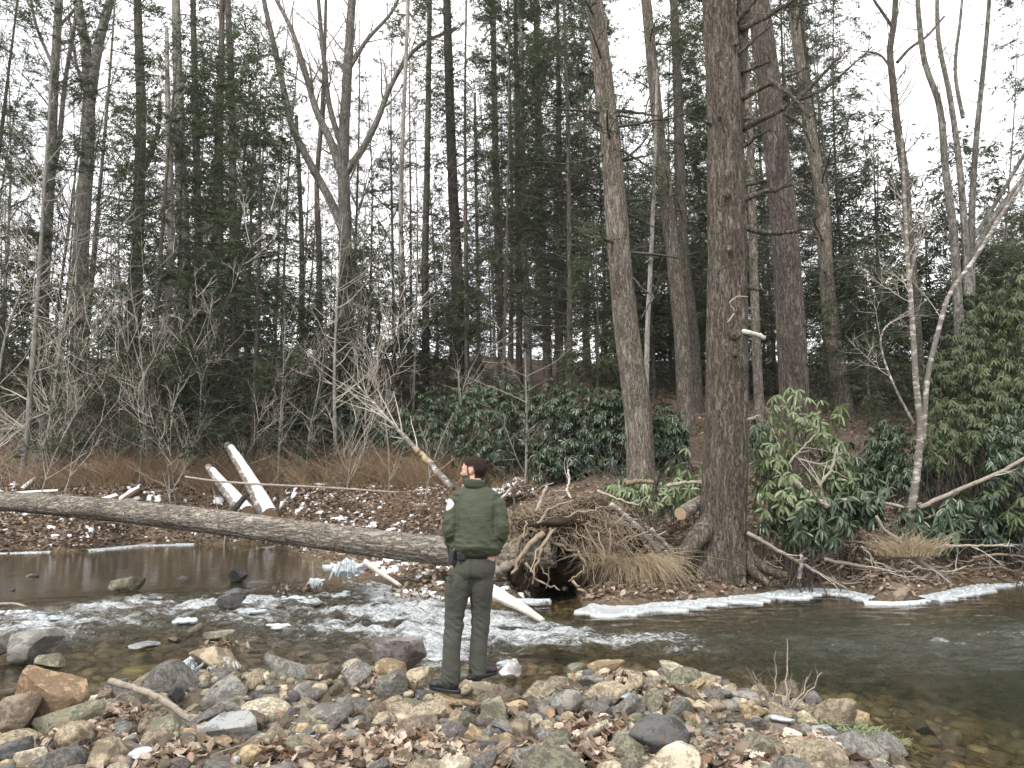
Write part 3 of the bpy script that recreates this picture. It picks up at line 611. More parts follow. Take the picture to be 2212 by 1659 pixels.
# what is too small or too many: pebbles on the bar, stones on the bed
def stone_mass(name, xs, ys, zs, rs, subs, seed, cols, mat, flat=(.45, .8), colors=CN, cp=CP, dk=1.0):
    g = np.random.default_rng(seed); m = MB(); protos = [rock(seed * 7 + k, subs, (1, .8, 1), 8, .55, .9, .07) for k in range(10)]
    for k in range(10):
        s = np.arange(len(xs)) % 10 == k; n = s.sum()
        if not n: continue
        V, Fa = protos[k]; a = g.uniform(0, 6.28, n); R = rs[s][:, None]; fl = g.uniform(*flat, n)[:, None]
        P = np.stack([(V[None, :, 0] * np.cos(a)[:, None] - V[None, :, 1] * np.sin(a)[:, None]) * R + xs[s][:, None], (V[None, :, 0] * np.sin(a)[:, None] + V[None, :, 1] * np.cos(a)[:, None]) * R + ys[s][:, None], V[None, :, 2] * R * fl + zs[s][:, None]], -1)
        P[..., 2] += (P[..., 0] - xs[s][:, None]) * g.normal(size=(n, 1)) * .25
        ci = np.array([C_[c] for c in g.choice(colors, n, p=cp)]) * g.uniform(.65, 1.25, (n, 1)) * dk
        m.add(P.reshape(-1, 3), (np.arange(n)[:, None, None] * len(V) + Fa[None]).reshape(-1, 3), 0, np.repeat(ci, len(V), 0))
    return tag(m.build(name, M[mat], col=True), kind='stuff')
g = np.random.default_rng(31)
x = g.uniform(-5.5, 4.8, 15000); y = 3.6 + 3.4 * g.random(15000); ok, z, _d = near_land(x, y); ok &= np.abs(x) < y * .74; x, y, z = x[ok][:2900], y[ok][:2900], z[ok][:2900]
r = np.clip(g.lognormal(math.log(.036), .5, len(x)), .012, .085)
k = r > .045; stone_mass('pebbles', x[k], y[k], (z + r * .15)[k], r[k], 2, 33, None, 'rock_v'); stone_mass('pebbles', x[~k], y[~k], (z + r * .15)[~k], r[~k], 1, 34, None, 'rock_v')
x = g.uniform(-9, 8.5, 16000); y = g.uniform(3.2, 12.5, 16000); z, ins, dn, df = ground(x, y, True); ok = ins & (np.abs(x) < y * .76); x, y, z = x[ok][:3600], y[ok][:3600], z[ok][:3600]
r = np.clip(g.lognormal(math.log(.07), .42, len(x)), .025, .2); r = np.minimum(r, np.maximum((WZ - z) * .9, .03))
k = (r > .07) & (y < 9); CB = (['tan', 'olive', 'brown', 'grey', 'ochre'], [.25, .25, .25, .12, .13], 1.25)
stone_mass('streambed_stones', x[k], y[k], (z - r * .05)[k], r[k], 2, 41, None, 'rock_v', (.4, .7), *CB); stone_mass('streambed_stones', x[~k], y[~k], (z - r * .05)[~k], r[~k], 1, 42, None, 'rock_v', (.4, .7), *CB)
# ------------------------------------------------------------------ trees: shared kinds for the forest on the hill
def needle_part(g, root, tw, n, mat='needles', L=(.10, .20), w=.32, name='foliage', droop=.2):
    m = MB(); blades(g, tw, n, L, w, .8, .6, droop, mb=m); return tag(m.build(name, M[mat], root), kind='stuff')
def twig_part(root, lv, mat, name='branches'):
    m = MB()
    for P, R, sd in lv: tubes(P, R, sd, m)
    return tag(m.build(name, M[mat], root), kind='stuff')
def furrow(P, R, sides, amp=.05, freq=7, seed=0.0):
    V, Fs = tubes(P, R, sides); N = len(P); V = V.reshape(N, sides, 3); C = P[:, None, :]
    d = V - C; th = np.arange(sides) * 2 * math.pi / sides; s = np.concatenate([[0], np.cumsum(np.linalg.norm(np.diff(P, axis=0), axis=1))])
    q = np.stack([np.cos(th)[None] * freq + 0 * s[:, None], np.sin(th)[None] * freq + 0 * s[:, None], s[:, None] * 1.6 + seed + 0 * th[None]], -1)
    big = np.stack([np.cos(th)[None] * 1.2 + 0 * s[:, None], np.sin(th)[None] * 1.2 + 0 * s[:, None], s[:, None] * .7 + seed + 0 * th[None]], -1)
    k = 1 + amp * (1 - 2.2 * np.abs(noise3(q))) + amp * .9 * noise3(big)
    return (C + d * k[..., None]).reshape(-1, 3), Fs
def make_conifer(seed, H=24, r=.19, lean=.2, first=.18, dense=1.0, spread=3.2, n1=75, n_blades=9000, bark_='hemlock_bark', low_dead=True, needles='needles', Lb=(.11, .22)):
    g = np.random.default_rng(seed); root = empty('hemlock_tree')
    t = np.linspace(0, 1, 16); P = np.stack([lean * np.sin(t * 2.1 + g.uniform(0, 6)) * t, lean * np.sin(t * 1.7 + g.uniform(0, 6)) * t, H * t - .3], 1); R = r * (1 - t * .93) + .06 * np.exp(-t * 40)
    m = MB(); tubes(P, R, 9, m); m.build('trunk', M[bark_], root)
    def Lf(P1, R1, n): return None
    P1, R1 = grow(g, P[None], R[None], n1, (first, .99), (65, 100), (spread * .75, spread * 1.15), .72, 6, .22, .008, .045, .02, .09, .3)
    P1[:, :, 2] -= (np.linspace(0, 1, 6)[None] ** 2) * .35
    P2, R2 = grow(g, P1, R1, n1 * 5, (.2, .98), (35, 65), (.5, 1.3), .35, 4, .5, .004, .02, -.05, .12, .7)
    P3, R3 = grow(g, P2, R2, n1 * 11, (.2, 1), (30, 65), (.25, .6), .2, 3, .5, .0025, .01, -.1, .15, .6)
    lv = [(P1, R1, 4), (P2, R2, 3), (P3, R3, 3)]
    if low_dead:
        Pd, Rd = grow(g, P[None], R[None], 34, (.06, first + .25), (60, 105), (.5, 2.4), .2, 5, .16, .006, .03, .0, .1, .2)
        Pe, Re = grow(g, Pd, Rd, 110, (.3, .98), (30, 70), (.2, .8), .2, 3, .5, .003, .012, 0, .15); lv += [(Pd, Rd, 4), (Pe, Re, 3)]
    twig_part(root, lv, 'dark_twig')
    if n_blades:
        hz = P2[:, :, 2].mean(1) / H; keep = g.random(len(P2)) < dense * (.4 + .6 * sstep(first, first + .3, hz))
        m = MB(); nk = int(n_blades * .45)
        blades(g, P2[keep], int(nk * 1.2), Lb, .24, .8, .6, .22, mb=m); blades(g, P3[g.random(len(P3)) < dense], int((n_blades - nk) * 1.2), Lb, .24, .8, .6, .22, mb=m)
        tag(m.build('foliage', M[needles], root), kind='stuff')
    return root
def make_bare(seed, H=22, r=.16, lean=.6, fork=False, bark_='grey_bark', n=(16, 90, 330, 700), first=.3, up=.55, name='bare_tree', sc=1.0):
    g = np.random.default_rng(seed); root = empty(name)
    t = np.linspace(0, 1, 14); a, b = g.uniform(0, 6, 2); P = np.stack([lean * (np.sin(t * 2.4 + a) - math.sin(a)) * (.3 + t), lean * (np.sin(t * 2 + b) - math.sin(b)) * (.3 + t), H * t - .3], 1); R = r * (1 - t * .9) + .05 * np.exp(-t * 40)
    m = MB(); tubes(P, R, 8, m); m.build('trunk', M[bark_], root)
    P1, R1 = grow(g, P[None], R[None], n[0], (first, .97), (25, 55), (H * .16, H * .34), .5, 7, .55, .012, .09, up, .1)
    P2, R2 = grow(g, P1, R1, n[1], (.2, .98), (25, 60), (H * .06, H * .15), .4, 6, .5, .006, .04, up * .6, .14)
    P3, R3 = grow(g, P2, R2, n[2], (.15, .98), (25, 60), (H * .025, H * .07), .3, 5, .5, .004, .018, up * .4, .16)
    P4, R4 = grow(g, np.concatenate([P3]), np.concatenate([R3]), n[3], (.15, 1), (25, 60), (.2, .75), .2, 4, .5, .003, .008, .2, .18)
    twig_part(root, [(P1, R1, 5), (P2, R2, 4), (P3, R3, 3), (P4, R4, 3)], 'twig'); return root
KIND = {
 'hem_sparse': [make_conifer(11, 25, .12, .5, .12, 1.0, 3.7, 130, 31000, Lb=(.09, .18)), make_conifer(12, 23, .09, .8, .16, .9, 3.3, 115, 27000, Lb=(.09, .18)), make_conifer(13, 26, .13, .4, .13, 1.0, 3.9, 135, 32000, 'dark_bark', Lb=(.09, .17))],
 'hem_dense': [make_conifer(21, 19, .13, .4, .05, 1.0, 3.3, 115, 24000, Lb=(.10, .2)), make_conifer(22, 16, .11, .3, .04, 1.0, 3.1, 110, 22000, 'dark_bark', Lb=(.10, .2))],
 'hem_young': [make_conifer(31, 5.2, .05, .15, .03, 1.0, 1.7, 60, 9000, 'dark_bark', False, 'needles', (.09, .17)), make_conifer(32, 8.0, .075, .2, .03, 1.0, 2.0, 75, 12000, 'dark_bark', False)],
 'bare': [make_bare(41, 22, .11, .6, n=(18, 110, 420, 1000)), make_bare(42, 24, .13, .9, n=(18, 110, 420, 1000)), make_bare(43, 20, .085, .7, n=(16, 90, 360, 800)), make_bare(44, 18, .07, 1.0, n=(14, 80, 300, 700)), make_bare(45, 23, .10, .5, bark_='dark_bark', n=(18, 100, 400, 900))],
 'slim': [make_bare(51, 13, .05, .6, n=(14, 60, 200, 360), first=.2), make_bare(52, 10, .04, .7, n=(14, 55, 180, 300), first=.15), make_bare(53, 16, .065, .6, n=(14, 60, 220, 420), first=.3)],
}
USED = set()
TREEPOS = []
def put(kind, x, y, rz, s, label, group, cat='tree', which=None):
    ks = KIND[kind]; i = int(rng.integers(len(ks))) if which is None else which; src = ks[i]; z = G(x, y)
    if (kind, i) in USED: o = copy_tree(src, (x, y, z), rz, s, label, group)
    else:
        o = src; o.location = (x, y, z); o.rotation_euler = (0, 0, rz); o.scale = (s, s, s); USED.add((kind, i)); tag(o, label, cat, group)
    tag(o, label, cat, group); TREEPOS.append((x, y)); return o
# --- forest by depth and by sector of the view (sectors in photo pixels)
g = np.random.default_rng(77)
SECT = [(-350, 240, 'beyond the pale saplings', dict(bare=.45, slim=.42, hem_sparse=.10, hem_dense=.0, hem_young=.03)),
        (240, 600, 'in the dark hemlock stand', dict(bare=.25, slim=.25, hem_sparse=.30, hem_dense=.12, hem_young=.08)),
        (600, 860, 'round the forked grey maple', dict(bare=.42, slim=.30, hem_sparse=.10, hem_dense=.0, hem_young=.18)),
        (860, 1300, 'behind the dark thicket', dict(bare=.2, slim=.24, hem_sparse=.42, hem_dense=.0, hem_young=.14)),
        (1300, 1860, 'around the ridged giant', dict(bare=.12, slim=.26, hem_sparse=.44, hem_dense=.0, hem_young=.18)),
        (1860, 2560, 'behind the birch and green bushes', dict(bare=.04, slim=.34, hem_sparse=.02, hem_dense=.0, hem_young=.60))]
LAND = [(-150, 'arching bent sapling'), (45, 'picture edge sapling'), (110, 'picture edge grey trunk'), (185, 'thick divided trunk'), (295, 'elbowed fork trunk'), (400, 'broad pale trunk foot'), (478, 'middle of the hemlock stand'), (545, 'open edge of the stand'), (650, 'thin trunk in the gap'), (745, 'forked maple'), (868, 'pale slim trunk'), (920, 'dark halfway trunk'), (980, 'plum brown trunk'), (1034, 'thin grey pole'), (1078, 'dark upright trunk'), (1138, 'pale spotted trunk'), (1178, 'brown grey trunk'),
        (1260, 'end of the dark thicket'), (1350, 'straight tapering trunk'), (1450, 'grey green trunk'), (1500, 'slim dark twin trunk'), (1568, 'ridged giant'), (1638, 'thin pale grey hemlock'), (1700, 'reddish leaning trunk'), (1780, 'curving dark hemlock'), (1880, 'feathered gap hemlock'), (1960, 'mottled birch'), (2070, 'fanning grey clump'), (2180, 'yellow green bushes'), (2350, 'end of the green screen')]
WORD = dict(bare=('bare grey hardwood', 'tree'), slim=('slim bare sapling', 'tree'), hem_sparse=('tall thinly needled hemlock', 'tree'), hem_dense=('dense dark hemlock', 'tree'), hem_young=('young bushy hemlock', 'tree'))
def forest(n, y0, y1, mind, where):
    k = 0
    for _ in range(n * 30):
        if k >= n: break
        px = g.uniform(-330, 2540); y = g.uniform(y0, y1); x = (px - 1106) / F * y
        if TREEPOS and min((x - a) ** 2 + (y - b) ** 2 for a, b in TREEPOS) < mind ** 2: continue
        sct = [s for s in SECT if s[0] <= px < s[1]]
        if not sct: continue
        sct = sct[0]; kd = g.choice(list(sct[3]), p=np.array(list(sct[3].values())) / sum(sct[3].values()))
        sc = g.uniform(.8, 1.15)
        if y > 45 and kd == 'hem_young': sc *= 1.5
        w = WORD[kd]; lm = min(LAND, key=lambda q: abs(q[0] - px))[1]; lab = f'{w[0]} {where} behind the {lm}'
        put(kd, x, y, g.uniform(0, 6.28), sc, lab, f'{w[0]} trees on the wooded hillside', w[1]); k += 1
# ------------------------------------------------------------------ trees that can be pointed out one by one
def trunk_path(pts, Y, n, sink=True, dy=0.0):
    P = [at(px, py, Y + dy * i) for i, (px, py) in enumerate(pts)]
    if sink:
        d = P[0] - P[1]; b = P[0].copy(); z = G(b[0], b[1])
        if b[2] > z - .1: P = [b + np.array([d[0] / max(-d[2], .3) * (b[2] - z + .25) * .6 if d[2] < 0 else 0, 0, -(b[2] - z + .25)])] + P
    return smooth_path(P, n)
def local(P, o): return P - np.array(o)
def hero_tree(name, cat, label, Y, pts, w0, w1, bark_, twig='dark_twig', n1=26, tr=(.25, .98), L=(.8, 2.4), ang=(60, 100), blades_=0, needles='needles', detail=10, flare=.35, group=None, dens=1.0, up=.05, extra=None, n2m=5, n3m=10, seed=0, amp=.05, limbs=(), rr=.2, fit=False):
    g = np.random.default_rng(seed + int(abs(pts[0][0]) * 7 + abs(pts[-1][0])))
    n = 40 if detail < 20 else 200
    if fit or (Y >= 19 and name != 'sapling'): Y = float(np.clip(ground_at(*pts[0])[1], 18, 36))
    P = trunk_path(pts, Y, n); base = P[0].copy(); root = empty(name, tuple(base)); P = local(P, base)
    s = np.linspace(0, 1, n); R = W(w0, Y) / 2 * (1 - s) + W(w1, Y) / 2 * s; h = np.linalg.norm(P - P[0], axis=1); R = R * (1 + flare * np.exp(-h / .35))
    m = MB(); V, Fs = furrow(P, R, detail, amp, 5 if detail < 20 else 9, seed) if detail >= 14 else tubes(P, R, detail); m.add(V, Fs); tr_o = m.build('trunk', M[bark_], root)
    lv = []; src = [(P[None], R[None])]
    for lp, lw0, lw1 in limbs:
        Lp = local(smooth_path([at(a, b, Y) for a, b in lp], 24), base); Lr = np.linspace(W(lw0, Y) / 2, W(lw1, Y) / 2, 24)
        m = MB(); tubes(Lp, Lr, 10, m); m.build('limb', M[bark_], root); src.append((Lp[None], Lr[None]))
    if n1:
        ps, rs = [], []
        for i, (a, b) in enumerate(src):
            kk = n1 if i == 0 else max(4, n1 // 2); q = grow(g, a, b, kk, tr if i == 0 else (.25, .98), ang, L, .3, 6, rr, .006, .05, up, .1, .2 if up < .2 else 0); ps.append(q[0]); rs.append(q[1])
        P1, R1 = np.concatenate(ps), np.concatenate(rs)
        P2, R2 = grow(g, P1, R1, len(P1) * n2m, (.2, .98), (30, 65), (L[0] * .35, L[1] * .45), .3, 5, .5, .004, .02, up * .5, .13, .4 if up < .2 else 0)
        P3, R3 = grow(g, P2, R2, len(P1) * n3m, (.2, 1), (30, 65), (.2, .6), .2, 3, .5, .0028, .01, up * .3, .15)
        twig_part(root, [(P1, R1, 4), (P2, R2, 3), (P3, R3, 3)], twig)
        if blades_:
            m = MB(); hh = P3[:, 0, 2]; kp = g.random(len(P3)) < dens
            blades(g, P3[kp], int(blades_ * .62), (.09, .19), .22, mb=m); blades(g, P2, int(blades_ * .62), (.09, .19), .2, mb=m); tag(m.build('foliage', M[needles], root), kind='stuff')
    tag(root, label, cat, group); TREEPOS.append((base[0], base[1])); return root, base
def branch_part(root, base, pts, Y, w0, w1, mat, name='branch', sides=8, n=14, dys=None):
    P = np.array([at(a, b, Y + (dys[i] if dys else 0)) for i, (a, b) in enumerate(pts)]); P = local(smooth_path(P, n), base); g = np.random.default_rng(int(pts[0][0] + pts[-1][1]))
    P[1:-1] += g.normal(size=(n - 2, 3)) * W(min(w0, 12), Y) * (.09 if w0 < 20 else .03)
    m = MB(); tubes(P, np.linspace(W(w0, Y) / 2, W(w1, Y) / 2, n) * (1 + .12 * noise3(np.stack([np.arange(n) * .8, np.full(n, pts[0][0] * .1), np.zeros(n)], 1))), sides, m, cap=True); return m.build(name, M[mat], root), P
# the ridged giant on the far bank
Yg = 12.75
big, bb = hero_tree('hemlock_tree', 'tree', 'giant ridged hemlock trunk with dead side branches and flared roots on the bank', Yg,
    [(1545, 1262), (1556, 1188), (1567, 1000), (1571, 700), (1569, 400), (1562, 150), (1552, 0), (1535, -420)], 96, 62, 'big_bark', n1=0, detail=112, flare=.30, amp=.055)
BR = [([(1597, 216), (1630, 196), (1668, 178), (1690, 192), (1714, 212), (1750, 256)], 12, 4), ([(1597, 281), (1660, 250), (1722, 216), (1758, 180), (1815, 122)], 14, 4), ([(1722, 216), (1761, 202), (1820, 160), (1884, 101)], 7, 2),
      ([(1597, 322), (1630, 298), (1664, 279)], 10, 4), ([(1600, 434), (1640, 418), (1682, 408), (1736, 389)], 13, 4), ([(1608, 493), (1660, 504), (1711, 500), (1754, 493)], 13, 4), ([(1600, 157), (1630, 146), (1664, 133)], 9, 4),
      ([(1581, 148), (1597, 117), (1617, 97), (1675, 47)], 8, 3), ([(1590, 50), (1612, 24), (1640, -10)], 11, 5), ([(1600, 63), (1660, 32), (1714, 0), (1760, -30)], 12, 5), ([(1606, 621), (1650, 626)], 9, 5), ([(1540, 270), (1520, 262)], 7, 3)]
for i, (p, a, b) in enumerate(BR): branch_part(big, bb, p, Yg - .1, a * 1.3, b * 1.3, 'dark_bark' if i not in (0,) else 'hemlock_bark', dys=[-.1 * k for k in range(len(p))])
tag(branch_part(big, bb, [(1600, 716), (1625, 720), (1653, 730)], Yg - .25, 13, 10, 'white_wood', 'branch_stub')[0], 'broken white stub of a branch')
tag(branch_part(big, bb, [(1572, 697), (1587, 670), (1576, 657), (1589, 642), (1616, 641)], Yg - .48, 4, 2, 'wood', 'branch_stub')[0], 'thin crooked pale stub')
branch_part(big, bb, [(1606, 911), (1640, 897)], Yg - .2, 9, 6, 'wood', 'branch_stub')
gg = np.random.default_rng(2)
Pt = [(b_[0], W(b_[1], Yg)) for b_ in []]
# fine dead twigs at the top of the giant
Pm = np.stack([local(smooth_path([at(a, b, Yg - .1 - .1 * k) for k, (a, b) in enumerate(p)], 14), bb) for p, _, _ in BR[:10]]); Rm = np.full((10, 14), .03)
P2, R2 = grow(gg, Pm, Rm, 90, (.3, 1), (30, 70), (.3, 1.2), .2, 5, .3, .004, .012, .1, .15); P3, R3 = grow(gg, P2, R2, 120, (.3, 1), (30, 60), (.1, .35), .1, 3, .5, .003, .006, .1, .15)
twig_part(big, [(P2, R2, 4), (P3, R3, 3)], 'dark_twig')
# the forked limb of the giant near the top of the picture
branch_part(big, bb, [(1590, 262), (1600, 120), (1606, 0), (1616, -140), (1630, -380)], Yg + .08, 34, 26, 'dark_bark', 'limb', 14, 30)
# buttress roots
def buttress(pts, w0, w1, mat='big_bark', Y=Yg, dys=None, lab=None, name='root'):
    o, P = branch_part(big, bb, pts, Y, w0, w1, mat, name, 14, 22, dys); 
    if lab: o['label'] = lab
    return o
buttress([(1566, 1070), (1540, 1118), (1503, 1165), (1468, 1212), (1440, 1262)], 56, 24, 'big_bark', Yg + .28, [0, -.34, -.60, -.72, -.80], 'bare grey buttress root')
buttress([(1540, 1190), (1520, 1230), (1505, 1262)], 44, 20, 'big_bark', Yg, [0, -.22, -.32])
buttress([(1585, 1180), (1590, 1225), (1598, 1268)], 60, 26, 'big_bark', Yg, [-.05, -.25, -.36])
buttress([(1600, 1150), (1622, 1205), (1660, 1232), (1700, 1244)], 40, 12, 'big_bark', Yg, [0, -.1, -.2, -.28])
buttress([(1598, 1170), (1628, 1235), (1662, 1262)], 36, 12, 'big_bark', Yg, [0, -.25, -.35])
buttress([(1535, 1130), (1500, 1172), (1462, 1196), (1440, 1200)], 34, 18, 'hemlock_bark', Yg + .2, [0, 0, .05, .1])
# knots and scars
for kx, ky, ks in [(1589, 95, 12), (1556, 255, 13), (1570, 418, 22), (1576, 538, 14), (1588, 722, 22), (1588, 765, 12)]:
    V, Fa = rock(int(kx + ky), 3, (ks / F * Yg * .55, .05, ks / F * Yg * .6), 4, .7, .95, .25); c = at(kx, ky, Yg - .40 + abs(kx - 1570) * .003); m = MB(); m.add(V + c - bb, Fa); m.build('knot', M['dark_bark'], big)
H = hero_tree
second, sb = H('hemlock_tree', 'tree', 'second thickest reddish hemlock leaning behind the ridged giant', 15.5, [(1714, 1010), (1716, 900), (1708, 700), (1690, 450), (1665, 220), (1637, 0), (1592, -400)], 66, 40, 'red_bark', n1=10, tr=(.45, .95), L=(.6, 2.0), detail=72, flare=.1, blades_=900)
for p, a, b in [([(1702, 165), (1735, 150), (1760, 120)], 9, 4), ([(1690, 245), (1722, 262), (1760, 330)], 8, 3), ([(1732, 780), (1750, 790)], 9, 5), ([(1718, 660), (1740, 668)], 9, 5), ([(1735, 700), (1760, 708)], 8, 3)]: branch_part(second, sb, p, 15.3, a, b, 'dark_bark')
third, tb = H('hemlock_tree', 'tree', 'straight tapering hemlock trunk with bark ridges rising behind the root plate', 17.0, [(1386, 1045), (1378, 900), (1352, 700), (1338, 550), (1318, 300), (1283, 0), (1245, -330)], 60, 30, 'hemlock_bark', n1=22, tr=(.35, .98), L=(.8, 2.2), detail=64, flare=.12, blades_=1600)
for p, a, b in [([(1365, 600), (1395, 630), (1412, 640), (1400, 660), (1385, 690)], 7, 3), ([(1322, 245), (1270, 240), (1215, 236), (1165, 225)], 7, 3), ([(1330, 240), (1390, 245), (1425, 252)], 9, 3), ([(1318, 330), (1240, 352), (1160, 350)], 6, 2), ([(1335, 320), (1420, 372)], 7, 3), ([(1300, 268), (1262, 266)], 5, 2)]: branch_part(third, tb, p, 16.9, a, b, 'dark_bark')
H('hemlock_tree', 'tree', 'grey green hemlock trunk curving up between third trunk and ridged giant', 22, [(1484, 935), (1470, 700), (1457, 580), (1431, 360), (1396, 0), (1370, -300)], 36, 18, 'hemlock_bark', n1=34, tr=(.3, .98), L=(.8, 2.6), detail=24, blades_=3600)
H('hemlock_tree', 'tree', 'slimmer dark hemlock trunk twinned with the grey green one', 25, [(1508, 890), (1497, 700), (1482, 580), (1468, 250), (1457, 0), (1448, -300)], 24, 13, 'dark_bark', n1=40, tr=(.25, .98), L=(.8, 2.8), detail=12, blades_=4200)
H('hemlock_tree', 'tree', 'thin pale grey hemlock trunk just right of the ridged giant', 24, [(1642, 920), (1636, 800), (1630, 640), (1620, 300), (1602, 0), (1590, -250)], 22, 12, 'hemlock_bark', n1=34, tr=(.25, .98), L=(.8, 2.6), detail=12, blades_=3000)
H('hemlock_tree', 'tree', 'curving dark hemlock next in line behind the reddish trunk', 20, [(1826, 895), (1797, 711), (1783, 560), (1776, 432), (1750, 288), (1729, 144), (1712, 0), (1690, -250)], 36, 16, 'hemlock_bark', n1=44, tr=(.25, .98), L=(.9, 3.0), detail=24, blades_=4200)
H('hemlock_tree', 'tree', 'slender bare leaning stem rising behind the curving dark hemlock', 25, [(1802, 880), (1778, 600), (1760, 290), (1738, 100), (1722, -150)], 17, 8, 'dark_bark', n1=40, tr=(.2, .98), L=(.9, 2.6), detail=10, blades_=2400)
H('hemlock_tree', 'tree', 'plum brown straight hemlock trunk standing at the crown of the rhododendron thicket', 24, [(991, 850), (990, 700), (986, 560), (978, 400), (971, 200), (965, 0), (960, -220)], 27, 15, 'purple_bark', n1=36, tr=(.3, .98), L=(.8, 2.6), detail=20, blades_=3000)
H('hemlock_tree', 'tree', 'dark upright trunk behind the thicket, next after the plum brown one', 26, [(1085, 800), (1078, 600), (1072, 400), (1068, 200), (1064, -100)], 19, 11, 'dark_bark', n1=34, tr=(.25, .98), L=(.8, 2.4), detail=12, blades_=2600)
H('hardwood_tree', 'tree', 'pale spotted trunk in the cluster behind the rhododendron thicket', 24, [(1141, 830), (1138, 650), (1133, 560), (1130, 400), (1127, 200), (1125, -60)], 18, 11, 'pale_bark', n1=20, tr=(.3, .98), L=(.8, 2.4), detail=12, blades_=1500)
H('hemlock_tree', 'tree', 'dark thin trunk touching the pale spotted trunk', 27, [(1122, 810), (1121, 600), (1118, 400), (1116, 200), (1112, -60)], 15, 9, 'dark_bark', n1=30, tr=(.3, .98), L=(.8, 2.2), detail=10, blades_=2400)
H('hemlock_tree', 'tree', 'brown grey trunk with green boughs overhead, beside the pale spotted trunk', 23, [(1183, 840), (1178, 650), (1170, 560), (1165, 350), (1160, 100), (1156, -200)], 20, 12, 'hemlock_bark', n1=44, tr=(.35, .9), L=(.9, 2.6), detail=14, blades_=9000, needles='needles_green')
H('hardwood_tree', 'tree', 'pale slim trunk standing alone on the leafy slope before the thicket', 23, [(866, 880), (868, 700), (866, 530), (868, 350), (878, 100), (884, -100)], 13, 7, 'pale_bark', 'twig', n1=24, tr=(.3, .98), L=(.8, 2.4), ang=(30, 60), detail=10, up=.4, fit=True)
H('hemlock_tree', 'tree', 'dark trunk halfway between the pale slim trunk and the plum brown trunk', 26, [(918, 845), (920, 700), (918, 560), (922, 400), (926, 150), (930, -100)], 18, 10, 'dark_bark', n1=32, tr=(.3, .98), L=(.8, 2.2), detail=12, blades_=2600)
H('hardwood_tree', 'tree', 'thin grey pole of a tree just past the plum brown trunk', 28, [(1034, 815), (1033, 650), (1029, 450), (1026, 200)], 10, 5, 'grey_bark', 'twig', n1=22, tr=(.35, .98), L=(.7, 2.0), ang=(30, 60), detail=8, up=.4)
H('birch_tree', 'tree', 'pale birch partly hidden behind the straight tapering trunk', 20, [(1394, 950), (1396, 850), (1399, 700), (1403, 620), (1412, 420), (1420, 150)], 13, 6, 'pale_bark', 'twig', n1=18, tr=(.35, .98), L=(.7, 2.0), ang=(30, 60), detail=10, up=.4)
H('maple_tree', 'tree', 'forked grey maple with long bare limbs spreading against the white sky', 27, [(750, 760), (747, 620), (745, 480), (742, 330), (748, 200), (760, 0), (766, -120), (772, -260)], 35, 12, 'grey_bark', 'twig', n1=26, tr=(.35, .98), L=(1.4, 4.0), ang=(25, 55), detail=18, up=.5, n2m=6, n3m=16, rr=.35,
  limbs=[([(744, 505), (712, 430), (668, 350), (630, 270), (612, 190), (590, 90), (570, 0), (556, -120)], 20, 9), ([(741, 385), (716, 310), (684, 240), (655, 140), (632, 70), (592, -10)], 20, 8), ([(748, 372), (790, 310), (815, 260), (842, 190), (905, 100), (985, 60)], 18, 6), ([(742, 330), (712, 230), (700, 130), (688, 0), (684, -120)], 14, 7), ([(748, 160), (790, 90), (850, 20), (880, -60)], 11, 5)])
H('hardwood_tree', 'tree', 'grey trunk nearest the picture edge, with a twin stem behind pale saplings', 26, [(88, 830), (95, 600), (105, 430), (112, 300), (118, 150), (124, 60), (134, -120)], 27, 15, 'grey_bark', 'twig', n1=22, tr=(.4, .98), L=(1.2, 3.6), ang=(25, 60), detail=16, up=.4, rr=.32, limbs=[([(105, 420), (128, 300), (140, 180), (160, 60), (172, -60)], 13, 6), ([(118, 150), (80, 60), (60, -40)], 9, 4), ([(124, 60), (160, 20), (175, -20)], 8, 4)])
H('hardwood_tree', 'tree', 'thick grey trunk dividing in two near the top, beside the picture edge trunk', 24, [(172, 820), (172, 620), (178, 480), (189, 330), (192, 200), (184, 95), (171, 20), (160, -120)], 40, 16, 'grey_bark', 'twig', n1=18, tr=(.5, .98), L=(1.2, 3.6), ang=(25, 60), detail=18, up=.4, rr=.32, limbs=[([(194, 215), (208, 120), (224, 50), (238, 0), (244, -120)], 26, 14), ([(192, 220), (168, 150), (150, 40)], 9, 4)])
H('hemlock_tree', 'tree', 'dark trunk with an elbowed fork, first of the hemlock stand', 23, [(284, 815), (292, 660), (296, 560), (301, 400), (305, 250), (300, 100), (294, -100)], 31, 15, 'dark_bark', n1=60, tr=(.2, .98), L=(1.0, 3.2), detail=18, blades_=9000, limbs=[([(300, 390), (330, 322), (343, 270), (346, 200)], 14, 6)])
H('hardwood_tree', 'tree', 'broad pale grey trunk foot glowing inside the hemlock stand', 24, [(402, 815), (403, 740), (402, 660), (398, 560), (392, 400), (385, 200), (380, 0)], 32, 18, 'pale_bark', 'twig', n1=26, tr=(.3, .98), L=(1, 3), ang=(30, 65), detail=16, up=.3)
H('hemlock_tree', 'tree', 'dark trunk directly behind the broad pale trunk foot', 25, [(430, 805), (432, 650), (428, 500), (425, 350), (420, 150), (416, -60)], 19, 12, 'dark_bark', n1=60, tr=(.15, .98), L=(1, 3), detail=12, blades_=9000)
H('hemlock_tree', 'tree', 'densely needled dark hemlock trunk in the middle of the stand', 22.5, [(477, 805), (476, 600), (475, 450), (476, 250), (480, 0), (482, -200)], 18, 11, 'hemlock_bark', n1=80, tr=(.1, .98), L=(1.2, 3.2), detail=12, blades_=11000)
